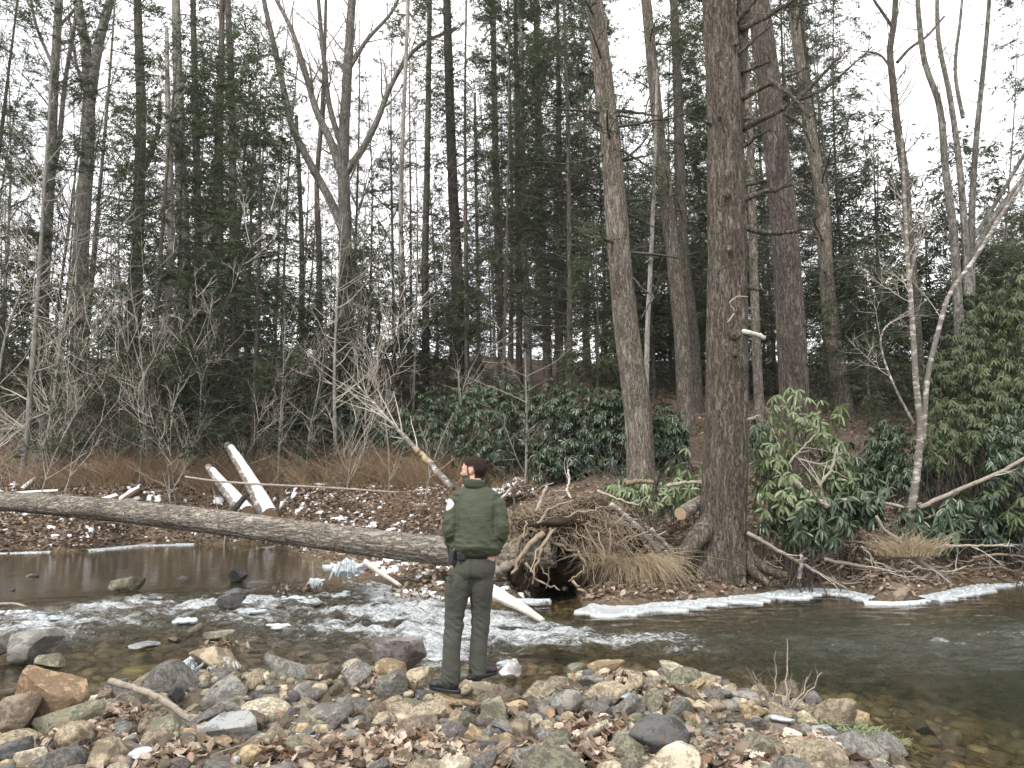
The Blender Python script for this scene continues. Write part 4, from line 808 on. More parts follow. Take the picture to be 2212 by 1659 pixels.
H('hemlock_tree', 'tree', 'densely needled dark hemlock trunk at the open edge of the stand', 24, [(506, 805), (505, 600), (503, 400), (500, 180), (492, 0), (488, -200)], 21, 12, 'hemlock_bark', n1=80, tr=(.1, .98), L=(1.2, 3.0), detail=12, blades_=11000)
H('hemlock_tree', 'tree', 'thin dark trunk in the gap before the forked maple', 27, [(652, 790), (652, 640), (652, 540), (648, 420), (640, 250)], 15, 8, 'dark_bark', n1=40, tr=(.2, .98), L=(.7, 2.0), detail=10, blades_=3000)
H('hardwood_tree', 'tree', 'dark bare stem standing close beside the forked maple', 28, [(690, 790), (690, 640), (688, 500), (684, 400), (694, 270), (700, 150), (704, 0)], 16, 7, 'dark_bark', 'twig', n1=24, tr=(.35, .98), L=(.9, 2.6), ang=(25, 60), detail=10, up=.4)
H('hardwood_tree', 'tree', 'dark hardwood with a bent trunk standing before the open sky beyond the giant', 21, [(1990, 900), (1978, 700), (1963, 504), (1952, 360), (1938, 270), (1929, 180), (1923, 101), (1930, 58), (1936, -60)], 26, 11, 'dark_bark', 'twig', n1=20, tr=(.4, .98), L=(.9, 2.8), ang=(30, 65), detail=14, up=.35, limbs=[([(1930, 62), (1905, 25), (1888, 0), (1870, -40)], 8, 4), ([(1938, 135), (1965, 105), (2000, 80), (2040, 35)], 8, 4), ([(1926, 150), (1900, 118), (1860, 110)], 6, 3)])
Ym = 18.5
H('hardwood_tree', 'tree', 'clump of bare grey stems fanning from one foot near the yellow green bushes', Ym, [(2085, 900), (2072, 700), (2060, 504), (2042, 360), (2026, 215), (2000, 144), (1985, 40), (1980, -80)], 24, 9, 'grey_bark', 'twig', n1=14, tr=(.35, .98), L=(.6, 2.0), ang=(25, 60), detail=14, up=.35, n3m=12,
  limbs=[([(2090, 640), (2082, 468), (2064, 288), (2050, 198), (2028, 90), (2024, -40)], 17, 8), ([(2098, 640), (2100, 450), (2110, 288), (2121, 180), (2130, 90), (2140, -40)], 16, 8), ([(2080, 255), (2064, 162), (2075, 36), (2082, -40)], 9, 5), ([(2100, 520), (2150, 440), (2215, 330), (2290, 200)], 10, 6), ([(2086, 600), (2128, 500), (2200, 400), (2300, 300)], 14, 10)])
birch, bib = H('birch_tree', 'tree', 'white mottled birch with a second leaning stem on the bank by the bushes', 14.0, [(1968, 1112), (1978, 1040), (1985, 981), (1988, 909), (1981, 855), (1974, 747), (1967, 639), (1959, 538), (1953, 400), (1948, 290)], 18, 5, 'birch', 'pale_twig', n1=12, tr=(.55, .98), L=(.5, 1.5), ang=(30, 70), detail=16, flare=.1, up=.3, n2m=4, n3m=6,
  limbs=[([(1994, 950), (2006, 801), (2028, 711), (2049, 639), (2100, 567), (2160, 470), (2225, 375), (2300, 280)], 12, 7), ([(1974, 915), (1930, 830), (1908, 770), (1902, 735), (1912, 708), (1935, 690), (1963, 672)], 6, 3), ([(1962, 560), (1945, 480), (1930, 400), (1926, 330)], 4, 2), ([(1964, 600), (1990, 500), (2000, 440)], 4, 2)])
# --- pale saplings on the far bank
SAP = [('pale sapling nearest the picture edge on the far bank', 20.8, [(45, 1045), (58, 945), (67, 819), (76, 711), (88, 531), (96, 400), (106, 250), (112, 120)], 13, 4, 30), ('thin pale sapling leaning just right of the edge sapling', 20.8, [(86, 1016), (112, 891), (130, 747), (144, 675), (165, 560)], 8, 3, 20),
       ('third thin sapling of the pale row on the far bank', 20.8, [(133, 1024), (151, 891), (162, 747), (164, 639), (168, 480)], 8, 3, 20), ('slender grey sapling midway between the thin row and the stout one', 21.2, [(234, 1012), (248, 855), (257, 747), (256, 567), (258, 400)], 9, 3, 20),
       ('stout pale grey sapling with pinkish bark and spreading crown over the brush', 21.6, [(325, 1005), (331, 920), (338, 819), (360, 675), (370, 549), (368, 400), (362, 200), (360, 60)], 26, 9, 30), ('candelabra shaped sapling with upswept branches standing alone mid bank', 20.6, [(726, 1035), (724, 940), (722, 855), (727, 675), (734, 560), (740, 470)], 10, 2, 30),
       ('slim sapling rising beside the snow topped birch log', 21.0, [(486, 1000), (488, 870), (488, 780), (492, 660)], 5, 2, 14), ('dead grey sapling in front of the dark rhododendron thicket', 17.0, [(1136, 1048), (1138, 945), (1136, 830), (1134, 760)], 7, 2, 16),
       ('thin sapling in the brush beyond the stout pale one', 22, [(360, 1000), (366, 880), (380, 760), (400, 640)], 6, 2, 16), ('bent sapling arching over the left end of the bank', 19.5, [(-40, 1060), (-10, 860), (20, 700), (66, 600), (110, 560)], 9, 3, 18), ('twiggy sapling close to the leaning dead birch', 21, [(842, 1010), (830, 900), (806, 800), (770, 730)], 6, 2, 14),
       ('thin grey stem with few twigs near the log ends', 20.6, [(600, 1050), (604, 930), (612, 800), (616, 690)], 5, 2, 14), ('forked sapling in the brush below the pale trunk foot', 21.6, [(430, 1010), (428, 900), (440, 800), (470, 700)], 5, 2, 14), ('bushy sapling stem at the brown brush beside candelabra sapling', 21.0, [(660, 1040), (668, 940), (690, 830), (700, 760)], 5, 2, 14)]
for lab, Y, pts, w0, w1, nb in SAP:
    Y = ground_at(*pts[0])[1]
    H('sapling', 'sapling', lab, Y, pts, w0, w1, 'pale_bark', 'pale_twig', n1=nb, tr=(.12, .97), L=(.7, 2.3), ang=(40, 75), detail=8, up=.45, n2m=4, n3m=7, flare=.1, rr=.4)
g = np.random.default_rng(99)
SPROTO = None
for k in range(34):
    px = g.uniform(-60, 560) if k < 26 else g.uniform(560, 930); Y = g.uniform(22.2, 27); p = ground_at(px, 1000) if False else np.array([(px - 1106) / F * Y, Y, 0])
    z = G(p[0], p[1])
    if k < 4:
        r0 = make_bare(700 + k, g.uniform(5.5, 9.5), .019, 1.5, n=(16, 36, 50, 20), first=.08, up=.35, bark_='pale_bark', name='sapling')
        for ch in r0.children:
            if ch.name.startswith('branches'): ch.data.materials[0] = M['pale_twig']
        r0.location = (p[0], p[1], z); tag(r0, 'thin pale twiggy sapling mixed into the brush of the far bank', 'sapling', 'pale twiggy saplings on the far bank'); SPROTO = (SPROTO or []) + [r0]
    else: r0 = copy_tree(SPROTO[k % 4], (p[0], p[1], z), g.uniform(0, 6.28), g.uniform(.6, 1.3))
    hgt_ = 'knee high' if False else ['tall', 'slim', 'crooked', 'wide'][k % 4]
    where_ = 'near the picture edge saplings' if px < 120 else 'between the thin row and the stout one' if px < 300 else 'round the stout pale sapling' if px < 420 else 'near the snow topped birch log' if px < 590 else 'round the candelabra sapling' if px < 790 else 'beside the leaning dead birch'
    r0['label'] = f'{hgt_} pale twiggy sapling {"at the bank edge" if Y < 24.2 else "back in brush"} {where_}'
# --- hemlocks with a given place: the dark stand, low young ones by the maple, the screen at the right
for px, Y, kd, s, lab in [(330, 25.5, 'hem_dense', 1.05, 'dense hemlock at the dim heart of the stand behind the elbowed fork'), (545, 25, 'hem_dense', .95, 'dense hemlock whose boughs bulge from the open edge of the stand'), (445, 27, 'hem_dense', 1.1, 'dense tall hemlock in the back of the stand'), (1230, 27, 'hem_sparse', .95, 'green boughed hemlock over the thicket beside the tapering trunk'), (1085, 28, 'hem_sparse', .9, 'green boughed hemlock between the plum brown and pale spotted trunks'), (250, 26, 'hem_dense', .85, 'dense hemlock behind the thick divided trunk'), (500, 26.2, 'hem_dense', 1.0, 'dense hemlock filling the middle of the stand'),
                          (640, 29, 'hem_young', 1.2, 'low young hemlock on the slope below the maple'), (700, 28, 'hem_young', 1.15, 'bushy young hemlock behind the candelabra sapling'), (775, 29, 'hem_young', 1.15, 'broad young hemlock under the limb of the maple'), (820, 31, 'hem_young', 1.5, 'dark young hemlock between maple and pale slim trunk'),
                          (1290, 24, 'hem_young', .85, 'feathery young hemlock seen against the straight tapering trunk'), (1210, 30, 'hem_sparse', 1.05, 'tall hemlock whose green boughs hang over the thicket'), (1010, 31, 'hem_sparse', 1.0, 'tall hemlock behind the plum brown trunk'),
                          (1880, 24, 'hem_young', 1.25, 'feathered hemlock filling the gap beside the curving dark trunk'), (1925, 27, 'hem_young', 1.4, 'hemlock screen tree behind the bent hardwood'), (2040, 28, 'hem_young', 1.5, 'hemlock screen tree behind the fanning clump'), (2120, 26, 'hem_young', 1.3, 'hemlock screen tree at the shoulder of the yellow green bushes'), (2200, 29, 'hem_young', 1.5, 'hemlock screen tree at the picture edge behind the yellow green bushes'), (1820, 29, 'hem_sparse', .85, 'thin hemlock with layered boughs against the bright sky')]:
    put(kd, (px - 1106) / F * Y, Y, px * .37, s, lab, None)
SECT_ALL = SECT
SECT = [(s[0], s[1], s[2], dict(hem_young=.7, slim=.3) if s[0] > 500 else dict(hem_young=.4, slim=.6)) for s in SECT_ALL]
forest(26, 26.5, 37, 1.3, 'low on the slope')
SECT = SECT_ALL
forest(62, 27, 42, 1.5, 'on the near slope')
forest(95, 42, 66, 1.4, 'farther up the hill')
forest(70, 66, 98, 1.6, 'along the hilltop')
for ks in KIND.values():
    for i, src in enumerate(ks):
        if not src.get('label'): [bpy.data.objects.remove(o) for o in list(src.children)]; bpy.data.objects.remove(src)
# ------------------------------------------------------------------ rhododendrons
def leaf_strip(pos, d, up, L, w, droop):
    """6-vertex leaf with a folded blade that bends down along its length"""
    sd = nrm(np.cross(d, up)); up = np.cross(sd, d); L = L[:, None]; w = w[:, None]; dr = droop[:, None]
    z = np.array([0, 0, -1.0]); p1 = pos + d * L * .38 + z * L * dr * .12; p2 = pos + d * L * .74 + z * L * dr * .42; tip = pos + d * L * .98 + z * L * dr * .8
    f = up * w * .22
    return np.stack([pos, p1 + sd * w * .5 + f, p1 - sd * w * .5 + f, p2 + sd * w * .42 + f, p2 - sd * w * .42 + f, tip, p1 * .5 + p2 * .5], 1)
LT = np.array([[0, 1, 6], [0, 6, 2], [5, 6, 3], [5, 4, 6], [1, 3, 6], [2, 6, 4]])
def whorl_leaves(g, P, A, nl, L, wr, droop):
    n = len(P); ref = nrm(np.cross(A, g.normal(size=(n, 3)))); b = np.cross(A, ref); out = []
    for k in range(nl):
        th = 2 * math.pi * k / nl + g.uniform(0, .5, n); rad = np.cos(th)[:, None] * ref + np.sin(th)[:, None] * b
        d = nrm(rad * g.uniform(.6, 1.0, (n, 1)) + A * g.uniform(-.1, .5, (n, 1)) + np.array([0, 0, -1.0]) * g.uniform(droop * .5, droop * 1.4, (n, 1))); le = g.uniform(*L, n)
        out.append((P.copy(), d, nrm(A + np.array([0, 0, .6])), le, le * wr, g.uniform(.2, .8, n) * droop))
    return [np.concatenate(x) for x in zip(*out)]
_one = MB(); _one.add(leaf_strip(np.zeros((1, 3)), np.array([[1.0, 0, 0]]), np.array([[0, 0, 1.0]]), np.ones(1), np.ones(1) * .26, np.ones(1) * .35), LT)
LEAFM = {k: _one.mesh('leaf', M[k]) for k in ('rhodo_dark', 'rhodo_yellow', 'rhodo_light')}
def rhodo(label, blobs, mat, n, L=(.10, .16), wr=.27, nl=7, droop=.5, singles=0, seed=0, group=None, stems=.18):
    g = np.random.default_rng(500 + seed); C = [at(a, b, Y) for a, b, _, _, Y in blobs]; base = np.array([C[0][0], C[0][1], 0]); base[2] = G(base[0], base[1]); root = empty('rhododendron_bush', tuple(base))
    P, A = [], []; wt = np.array([b[2] * b[3] for b in blobs], float); wt /= wt.sum()
    for (a, b, rx, ry, Y), c, q in zip(blobs, C, wt):
        k = int(n * q); v = nrm(g.normal(size=(k, 3))); lump = 1 + .38 * fbm(v * 2.2 + seed, 3)[:, None]
        r = np.array([W(rx, Y), min(W(rx, Y), W(ry, Y) * 1.2) * .8, W(ry, Y)]); rad = np.where(g.random((k, 1)) < .6, g.uniform(.84, 1.06, (k, 1)), g.uniform(.3, .84, (k, 1)))
        p = c + v * r * lump * rad; zg = ground(p[:, 0], p[:, 1]); p[:, 2] = np.maximum(p[:, 2], zg + g.uniform(.08, .3, k)); P.append(p); A.append(nrm(v * np.array([1, 1, .7]) + np.array([0, 0, .55]) + g.normal(size=(k, 3)) * .35))
    P = np.concatenate(P); A = np.concatenate(A); pos, d, up, le, w, dr = whorl_leaves(g, P, A, nl, L, wr, droop)
    single = np.zeros(len(pos), bool)
    if singles: single[np.argsort(pos[:, 1] + g.normal(size=len(pos)) * .25)[:singles]] = True
    m = MB(); kk = ~single; V = leaf_strip(pos[kk] - base, d[kk], up[kk], le[kk], w[kk], dr[kk]); nn = len(V); m.add(V.reshape(-1, 3), (np.arange(nn)[:, None, None] * 7 + LT[None]).reshape(-1, 3)); tag(m.build('foliage', M[mat], root), kind='stuff')
    for i in np.nonzero(single)[0]:
        dd = nrm(d[i] + np.array([0, 0, -.3]) * dr[i]); s = nrm(np.cross(up[i], dd)); u = np.cross(dd, s); o = link('leaf', LEAFM[mat], root)
        mm = np.eye(4); mm[:3, 0] = dd * le[i]; mm[:3, 1] = s * le[i]; mm[:3, 2] = u * le[i]; mm[:3, 3] = pos[i] - base; o.matrix_basis = Matrix(mm.tolist())
    ns = int(len(P) * stems)
    if ns:
        i = g.choice(len(P), ns, replace=False); e = P[i] - base; s0 = np.stack([g.normal(size=ns) * .25, g.normal(size=ns) * .2, np.zeros(ns) - .05], 1) + e * np.array([.35, .35, 0]); s0[:, 2] = ground(s0[:, 0] + base[0], s0[:, 1] + base[1]) - base[2] - .05; mid = s0 * .45 + e * .55 + np.stack([g.normal(size=ns) * .1, g.normal(size=ns) * .1, -np.abs(g.normal(size=ns)) * .08], 1)
        m = MB(); tubes(np.stack([s0, mid, e], 1), np.tile([.012, .008, .004], (ns, 1)), 3, m); m.build('stems', M['dark_twig'], root)
    return tag(root, label, 'bush', group)
GD = 'dark rhododendrons of the thicket behind the person'
for i, (a, b, rx, ry, lab) in enumerate([(960, 930, 72, 100, 'dark rhododendron at the rounded end of the thicket above the leaning dead birch'), (1052, 905, 84, 102, 'dark rhododendron forming the tallest dome of the thicket below the plum brown trunk'), (1150, 915, 84, 92, 'dark rhododendron in the thicket behind the dead grey sapling'), (1250, 925, 84, 92, 'dark rhododendron of the thicket next to the straight tapering trunk'),
        (1332, 945, 60, 98, 'dark rhododendron tucked against the foot of the straight tapering trunk'), (1432, 955, 58, 76, 'dark rhododendron filling the gap between tapering trunk and ridged giant'), (1080, 992, 95, 50, 'low dark rhododendron skirt above the person\'s shoulder'), (1225, 996, 85, 48, 'low dark rhododendron skirt behind the root plate')]):
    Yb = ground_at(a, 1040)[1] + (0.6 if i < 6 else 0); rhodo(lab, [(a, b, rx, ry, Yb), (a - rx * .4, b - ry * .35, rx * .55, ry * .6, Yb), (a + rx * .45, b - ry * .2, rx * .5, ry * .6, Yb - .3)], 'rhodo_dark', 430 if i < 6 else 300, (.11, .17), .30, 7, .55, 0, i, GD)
for i, (a, b, rx, ry, lab) in enumerate([(520, 910, 68, 66, 'dim rhododendron behind the snow topped birch log'), (620, 915, 80, 70, 'dim rhododendron behind the candelabra sapling, nearest the log ends'), (705, 905, 68, 76, 'dim rhododendron directly behind the candelabra sapling stem'), (792, 910, 66, 80, 'dim rhododendron beside the fan of the leaning dead birch'), (862, 940, 42, 60, 'small dim rhododendron between leaning dead birch and thicket'),
        (650, 985, 110, 38, 'low trailing rhododendron at the back edge of the brown brush'), (180, 985, 80, 34, 'low green rhododendron among the thin pale saplings'), (425, 935, 52, 46, 'small rhododendron behind the stout pale sapling')]):
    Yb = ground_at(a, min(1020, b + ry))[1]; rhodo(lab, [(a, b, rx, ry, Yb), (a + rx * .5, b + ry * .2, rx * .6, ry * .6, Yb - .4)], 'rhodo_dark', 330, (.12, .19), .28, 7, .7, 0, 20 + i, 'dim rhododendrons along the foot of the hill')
for i, (a, b, rx, ry, Y, n, lab) in enumerate([(2140, 690, 62, 88, 16.5, 420, 'yellow green bush top standing highest at the picture edge screen'), (2226, 660, 60, 118, 16, 420, 'tall yellow green bush cut off by the picture edge'), (2062, 800, 74, 90, 16, 520, 'yellow green bush reaching towards the birch stems'), (2165, 830, 84, 100, 15.2, 620, 'broad yellow green bush in the middle of the screen'),
        (2075, 935, 90, 84, 15, 620, 'yellow green bush low beside the birch foot'), (2200, 965, 80, 100, 14.2, 620, 'deep green bush under the yellow green screen at the picture edge'), (1915, 960, 50, 52, 16.5, 300, 'darker green bush between curving hemlock and birch'), (1990, 1010, 56, 48, 15.2, 300, 'small green bush behind the birch foot'), (2340, 760, 90, 150, 16.5, 600, 'yellow green bush beyond the picture edge screen'), (2330, 1000, 100, 110, 14.6, 600, 'deep green bush beyond the picture edge over the water'), (2500, 860, 110, 170, 17, 600, 'last green bush along the bank beyond the screen')]):
    rhodo(lab, [(a, b, rx, ry, Y), (a - rx * .4, b + ry * .3, rx * .6, ry * .6, Y - .3), (a + rx * .4, b - ry * .3, rx * .6, ry * .6, Y)], 'rhodo_yellow' if i < 5 else 'rhodo_dark', int(n * .6), (.09, .15), .26, 7, .8, 60 if i in (3, 4, 5) else 0, 40 + i, 'bushes of the green screen beyond the birch')
for i, (a, b, rx, ry, Y, n, mat, sg, lab) in enumerate([(1730, 895, 82, 58, 13.6, 80, 'rhodo_light', 220, 'light green drooping rhododendron in front of the reddish trunk'), (1660, 985, 46, 50, 13.2, 60, 'rhodo_light', 150, 'light rhododendron close behind the ridged giant'), (1690, 1062, 74, 48, 12.9, 110, 'rhodo_light', 230, 'light rhododendron with upturned whorls beside the ridged giant'), (1805, 1010, 46, 66, 13.4, 90, 'rhodo_light', 180, 'drooping rhododendron beyond the reddish trunk foot'),
        (1745, 1115, 92, 56, 12.8, 130, 'rhodo_dark', 220, 'dark long leaved rhododendron hanging over the stick pile'), (1850, 1075, 66, 54, 13.2, 110, 'rhodo_dark', 170, 'mid green rhododendron between stick pile and birch'), (2010, 1130, 70, 48, 13.9, 120, 'rhodo_dark', 170, 'dark drooping rhododendron beside the orange grass'), (2130, 1110, 90, 62, 14.0, 170, 'rhodo_dark', 200, 'dark rhododendron low over the water edge below the fallen pole'), (2196, 1085, 50, 50, 13.7, 60, 'rhodo_yellow', 150, 'yellowish rhododendron whorls at the picture edge'),
        (1345, 1062, 44, 34, 15.2, 50, 'rhodo_light', 150, 'pale green rhododendron sprigs over the root plate'), (1415, 1062, 50, 40, 14.2, 70, 'rhodo_light', 170, 'pale green rhododendron at the foot of the straight tapering trunk'), (1478, 1030, 36, 60, 14.6, 50, 'rhodo_light', 120, 'thin rhododendron sprigs beside the sawn log stub'), (1782, 975, 52, 44, 17.5, 90, 'rhodo_dark', 0, 'dark low rhododendron at the foot of the reddish trunk'), (1885, 1010, 60, 52, 16.5, 110, 'rhodo_dark', 0, 'dark rhododendron behind the zigzag branch'), (1640, 940, 40, 40, 19, 90, 'rhodo_dark', 0, 'dark rhododendron seen past the edge of the ridged giant')]):
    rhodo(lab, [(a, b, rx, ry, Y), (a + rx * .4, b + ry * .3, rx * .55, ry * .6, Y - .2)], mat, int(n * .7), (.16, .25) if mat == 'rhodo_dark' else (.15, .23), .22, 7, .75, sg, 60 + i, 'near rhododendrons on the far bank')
# ------------------------------------------------------------------ brush, litter, snow
def stems(name, mat, x, y, hmin, hmax, lean, r, seed, z0=None, droop=0.0, dirb=None):
    g = np.random.default_rng(seed); n = len(x); z = ground(x, y) if z0 is None else z0; h = g.uniform(hmin, hmax, n); a = g.normal(size=(n, 2)) * lean
    if dirb is not None: a = a + np.array(dirb)
    t = np.linspace(0, 1, 4)[None]; P = np.stack([x[:, None] + a[:, :1] * h[:, None] * t ** 1.5, y[:, None] + a[:, 1:] * h[:, None] * t ** 1.5, z[:, None] - .03 + h[:, None] * (t - droop * t ** 2.6)], -1); P[:, 1:] += g.normal(size=(n, 3, 3)) * .03
    m = MB(); tubes(P, np.tile(np.array([r, r * .8, r * .6, r * .3]), (n, 1)), 3, m); return tag(m.build(name, M[mat]), kind='stuff')
g = np.random.default_rng(8)
def scatter_px(n, x0, x1, y0, y1, thr=None, s=.6):
    px = g.uniform(x0, x1, n); d0 = [ground_at(a, b) for a, b in zip(px[:0], px[:0])]
    Ya = ground_at((x0 + x1) / 2, y1)[1]; Yb = ground_at((x0 + x1) / 2, y0)[1]; Y = g.uniform(Ya, Yb, n); X = (px - 1106) / F * Y
    ok = ~inside(X, Y)
    if thr is not None: ok &= n2(X, Y, s, 4, 3) > thr
    return X[ok], Y[ok]
x1, y1 = scatter_px(3000, -120, 1000, 1000, 1105, -.1, .8); stems('dry_brush', 'brush', x1, y1, .3, 1.15, .6, .008, 1)
x1, y1 = scatter_px(5200, 60, 1000, 1035, 1108, -.25, .9); stems('dry_brush', 'brush2', x1, y1, .25, .9, .8, .006, 6)
x1, y1 = scatter_px(3200, 150, 980, 1030, 1105, -.05, .9); stems('dry_brush', 'brush', x1, y1, .5, 1.3, .7, .007, 7)
x1, y1 = scatter_px(1500, 820, 1340, 1000, 1090, -.1, .5); stems('dry_brush', 'brush', x1, y1, .25, .8, .7, .007, 2)
x1, y1 = scatter_px(1600, -120, 1000, 900, 1060, -.1, .4); stems('brush_twigs', 'pale_twig', x1, y1, .6, 2.2, .55, .008, 3)
x1, y1 = scatter_px(2600, 1280, 2300, 960, 1180, -.2, .5); stems('brush_twigs', 'twig', x1, y1, .2, .8, .7, .005, 4)
LEAFC = np.array([[.27, .205, .15], [.35, .265, .195], [.20, .142, .10], [.44, .36, .28], [.37, .29, .225], [.15, .112, .085], [.52, .44, .36], [.30, .19, .12]])
LF = np.array([[0, 1, 2, 3], [0, 3, 4, 5]])
def litter(name, x, y, z, size, seed, tilt=.5, dark=1.0):
    g = np.random.default_rng(seed); n = len(x); a = g.uniform(0, 6.28, n); nn = nrm(np.stack([g.normal(size=n) * tilt, g.normal(size=n) * tilt, np.ones(n)], 1)); d = nrm(np.cross(nn, np.stack([np.cos(a), np.sin(a), np.zeros(n)], 1))); s = np.cross(nn, d)
    L = g.uniform(*size, n)[:, None]; w = L * g.uniform(.45, .75, (n, 1)); c = g.uniform(-.25, .5, (n, 1)) * w; P = np.stack([x, y, z], 1)
    V = np.stack([P - d * L * .5, P - d * L * .18 + s * w * .42 + nn * c, P + d * L * .2 + s * w * .5 + nn * c * .8, P + d * L * .5 + nn * c * .3, P + d * L * .16 - s * w * .5 + nn * c, P - d * L * .2 - s * w * .36 + nn * c], 1)
    C = LEAFC[g.integers(0, len(LEAFC), n)] * g.uniform(.6, 1.25, (n, 1)) * dark; m = MB(); m.add(V.reshape(-1, 3), (np.arange(n)[:, None, None] * 6 + LF[None]).reshape(-1, 4), 0, np.repeat(C, 6, 0)); return tag(m.build(name, M['leaf_v'], smooth=False, col=True), kind='stuff')
X2 = g.uniform(-22, 17, 60000); Y2 = 11 + 24 * g.random(60000) ** 1.4; zz, ins, dn, df = ground(X2, Y2, True); ok = (~ins) & (df < dn) & (np.abs(X2) < .72 * Y2 + 1) & (df > .12); X2, Y2, zz = X2[ok][:26000], Y2[ok][:26000], zz[ok][:26000]
litter('leaf_litter', X2, Y2, zz + g.uniform(.005, .05, len(X2)), (.06, .13), 5, .45)
X2 = g.uniform(-2, 10, 9000); Y2 = g.uniform(11.3, 16, 9000); zz, ins, dn, df = ground(X2, Y2, True); ok = (~ins) & (df < dn) & (df > .03); litter('leaf_litter', X2[ok][:4500], Y2[ok][:4500], zz[ok][:4500] + g.uniform(.005, .06, len(X2[ok][:4500])), (.06, .14), 16, .55, 1.0)
X2 = g.uniform(-16, .5, 26000); Y2 = g.uniform(19.4, 24, 26000); zz, ins, dn, df = ground(X2, Y2, True); ok = (~ins) & (df < dn) & (df > .04); litter('leaf_litter', X2[ok][:12000], Y2[ok][:12000], zz[ok][:12000] + g.uniform(.005, .05, len(X2[ok][:12000])), (.08, .17), 15, .5, .85)
# leaf drifts on the gravel bar
DR = [(262, 1556, .22, .10), (860, 1625, .34, .10), (700, 1640, .26, .08), (1290, 1590, .24, .10), (1265, 1640, .22, .09), (1560, 1650, .3, .08), (610, 1630, .2, .06), (175, 1600, .2, .07), (985, 1640, .2, .07), (1640, 1620, .22, .07), (800, 1470, .14, .06), (1345, 1470, .16, .05), (1240, 1440, .12, .05), (1440, 1500, .2, .04), (1050, 1548, .12, .07), (1800, 1640, .25, .06), (380, 1640, .2, .06), (1150, 1650, .25, .06), (480, 1400, .10, .10)]
xs, ys, zs = [], [], []
for px, py, r, h in DR:
    p = ground_at(px, py); n = int(900 * r * r / .06 * .25 + 40); q = g.normal(size=(n, 2)) * r * .55; xs.append(p[0] + q[:, 0]); ys.append(p[1] + q[:, 1]); e = np.exp(-(q ** 2).sum(1) / (r * .7) ** 2); zs.append(ground(p[0] + q[:, 0], p[1] + q[:, 1]) + .02 + h * e * g.random(n))
xs.append(g.uniform(-5, 4, 750)); ys.append(3.9 + 3.0 * g.random(750)); zs.append(ground(xs[-1], ys[-1]) + g.uniform(.01, .06, 750))
xs, ys, zs = map(np.concatenate, (xs, ys, zs)); z_, ins, dn, df = ground(xs, ys, True); ok = (~ins) & (dn < df); xs, ys, zs = xs[ok], ys[ok], zs[ok]
ordr = np.argsort(ys); 
_lm = []
def oak_leaf(seed):
    g = np.random.default_rng(seed); n = 7; t = np.linspace(0, 1, n * 2 + 1); prof = .30 * np.sin(np.pi * t ** .8) * (1 + .42 * np.where(np.arange(len(t)) % 2 == 0, -1, 1)) + .015; prof[0] = .012; prof[-1] = .01
    x = t - .5; zc = .16 * (x * 1.6) ** 2 * g.uniform(-.5, 1.6); mid = np.stack([x, 0 * x + .03 * np.sin(t * 5 + seed), zc], 1); cu = g.uniform(.1, .5)
    Lp = mid + np.stack([0 * x, prof, prof * cu + .03 * np.sin(t * 9 + seed)], 1); Rp = mid + np.stack([0 * x, -prof, prof * g.uniform(-.1, .5) + .03 * np.cos(t * 8 + seed)], 1); k = len(t); i = np.arange(k - 1)
    m = MB(); m.add(np.concatenate([mid, Lp, Rp]), [np.stack([i, i + 1, k + i + 1, k + i], 1), np.stack([i, 2 * k + i, 2 * k + i + 1, i + 1], 1)]); return m.mesh('fallen_leaf', M['leaf'])
OAK = [oak_leaf(k) for k in range(8)]
front = ordr[:900]; pick = g.choice(front, 190, replace=False); mask = np.ones(len(xs), bool); mask[pick] = False
litter('leaf_drift', xs[mask], ys[mask], zs[mask], (.05, .11), 6, .8)
def place_leaf(x, y, z, group, labf):
    s = g.uniform(.06, .105); c = LEAFC[int(g.integers(len(LEAFC)))] * g.uniform(.8, 1.3); o = link('fallen_leaf', OAK[int(g.integers(8))], loc=(x, y, z + .03), rot=(g.normal() * .45, g.normal() * .45, g.uniform(0, 6.28)), scale=(s, s * g.uniform(.8, 1.2), s)); o.color = (*c, 1)
    tone = 'pale tan' if c.sum() > .85 else 'orange brown' if c[0] / c[2] > 2.6 else 'dull brown'; return tag(o, labf(tone), 'leaf', group)
for i in pick:
    x, y, z = xs[i], ys[i], zs[i]; zn = zone(x, y, 9)
    place_leaf(x, y, z, 'dry oak leaves strewn over the gravel bar', lambda t: f'{t} oak leaf {"on a leaf drift" if z - G(x, y) > .07 else "on the stones"} {zn}')
# snow on the far bank
X3 = g.uniform(-17, 1.0, 9000); Y3 = g.uniform(19.8, 25.5, 9000); z3, ins, dn, df = ground(X3, Y3, True); w = n2(X3, Y3, .55, 3, 3) + .5 * n2(X3, Y3, 2.2, 8, 2); ok = (~ins) & (df > .1) & (w > .22 + .05 * np.maximum(0, Y3 - 23)); X3, Y3, z3 = X3[ok][:230], Y3[ok][:230], z3[ok][:230]
ok2 = ok; X5 = g.uniform(-17, 1.0, 5000); Y5 = g.uniform(19.6, 24.2, 5000); z5, ins5, dn5, df5 = ground(X5, Y5, True); o5 = (~ins5) & (df5 > .08) & (n2(X5, Y5, .5, 3, 2) > -.25); X5, Y5, z5 = X5[o5][:650], Y5[o5][:650], z5[o5][:650]; n5 = len(X5)
X4 = g.uniform(-4.5, 0.3, 900); Y4 = g.uniform(11.2, 15, 900); z4, ins, dn, df = ground(X4, Y4, True); ok = (~ins) & (df < dn) & (n2(X4, Y4, 1.2, 3, 3) > .0); X3 = np.concatenate([X3, X4[ok][:170]]); Y3 = np.concatenate([Y3, Y4[ok][:170]]); z3 = np.concatenate([z3, z4[ok][:170]])
n0_ = len(X3); X3 = np.concatenate([X3, X5]); Y3 = np.concatenate([Y3, Y5]); z3 = np.concatenate([z3, z5])
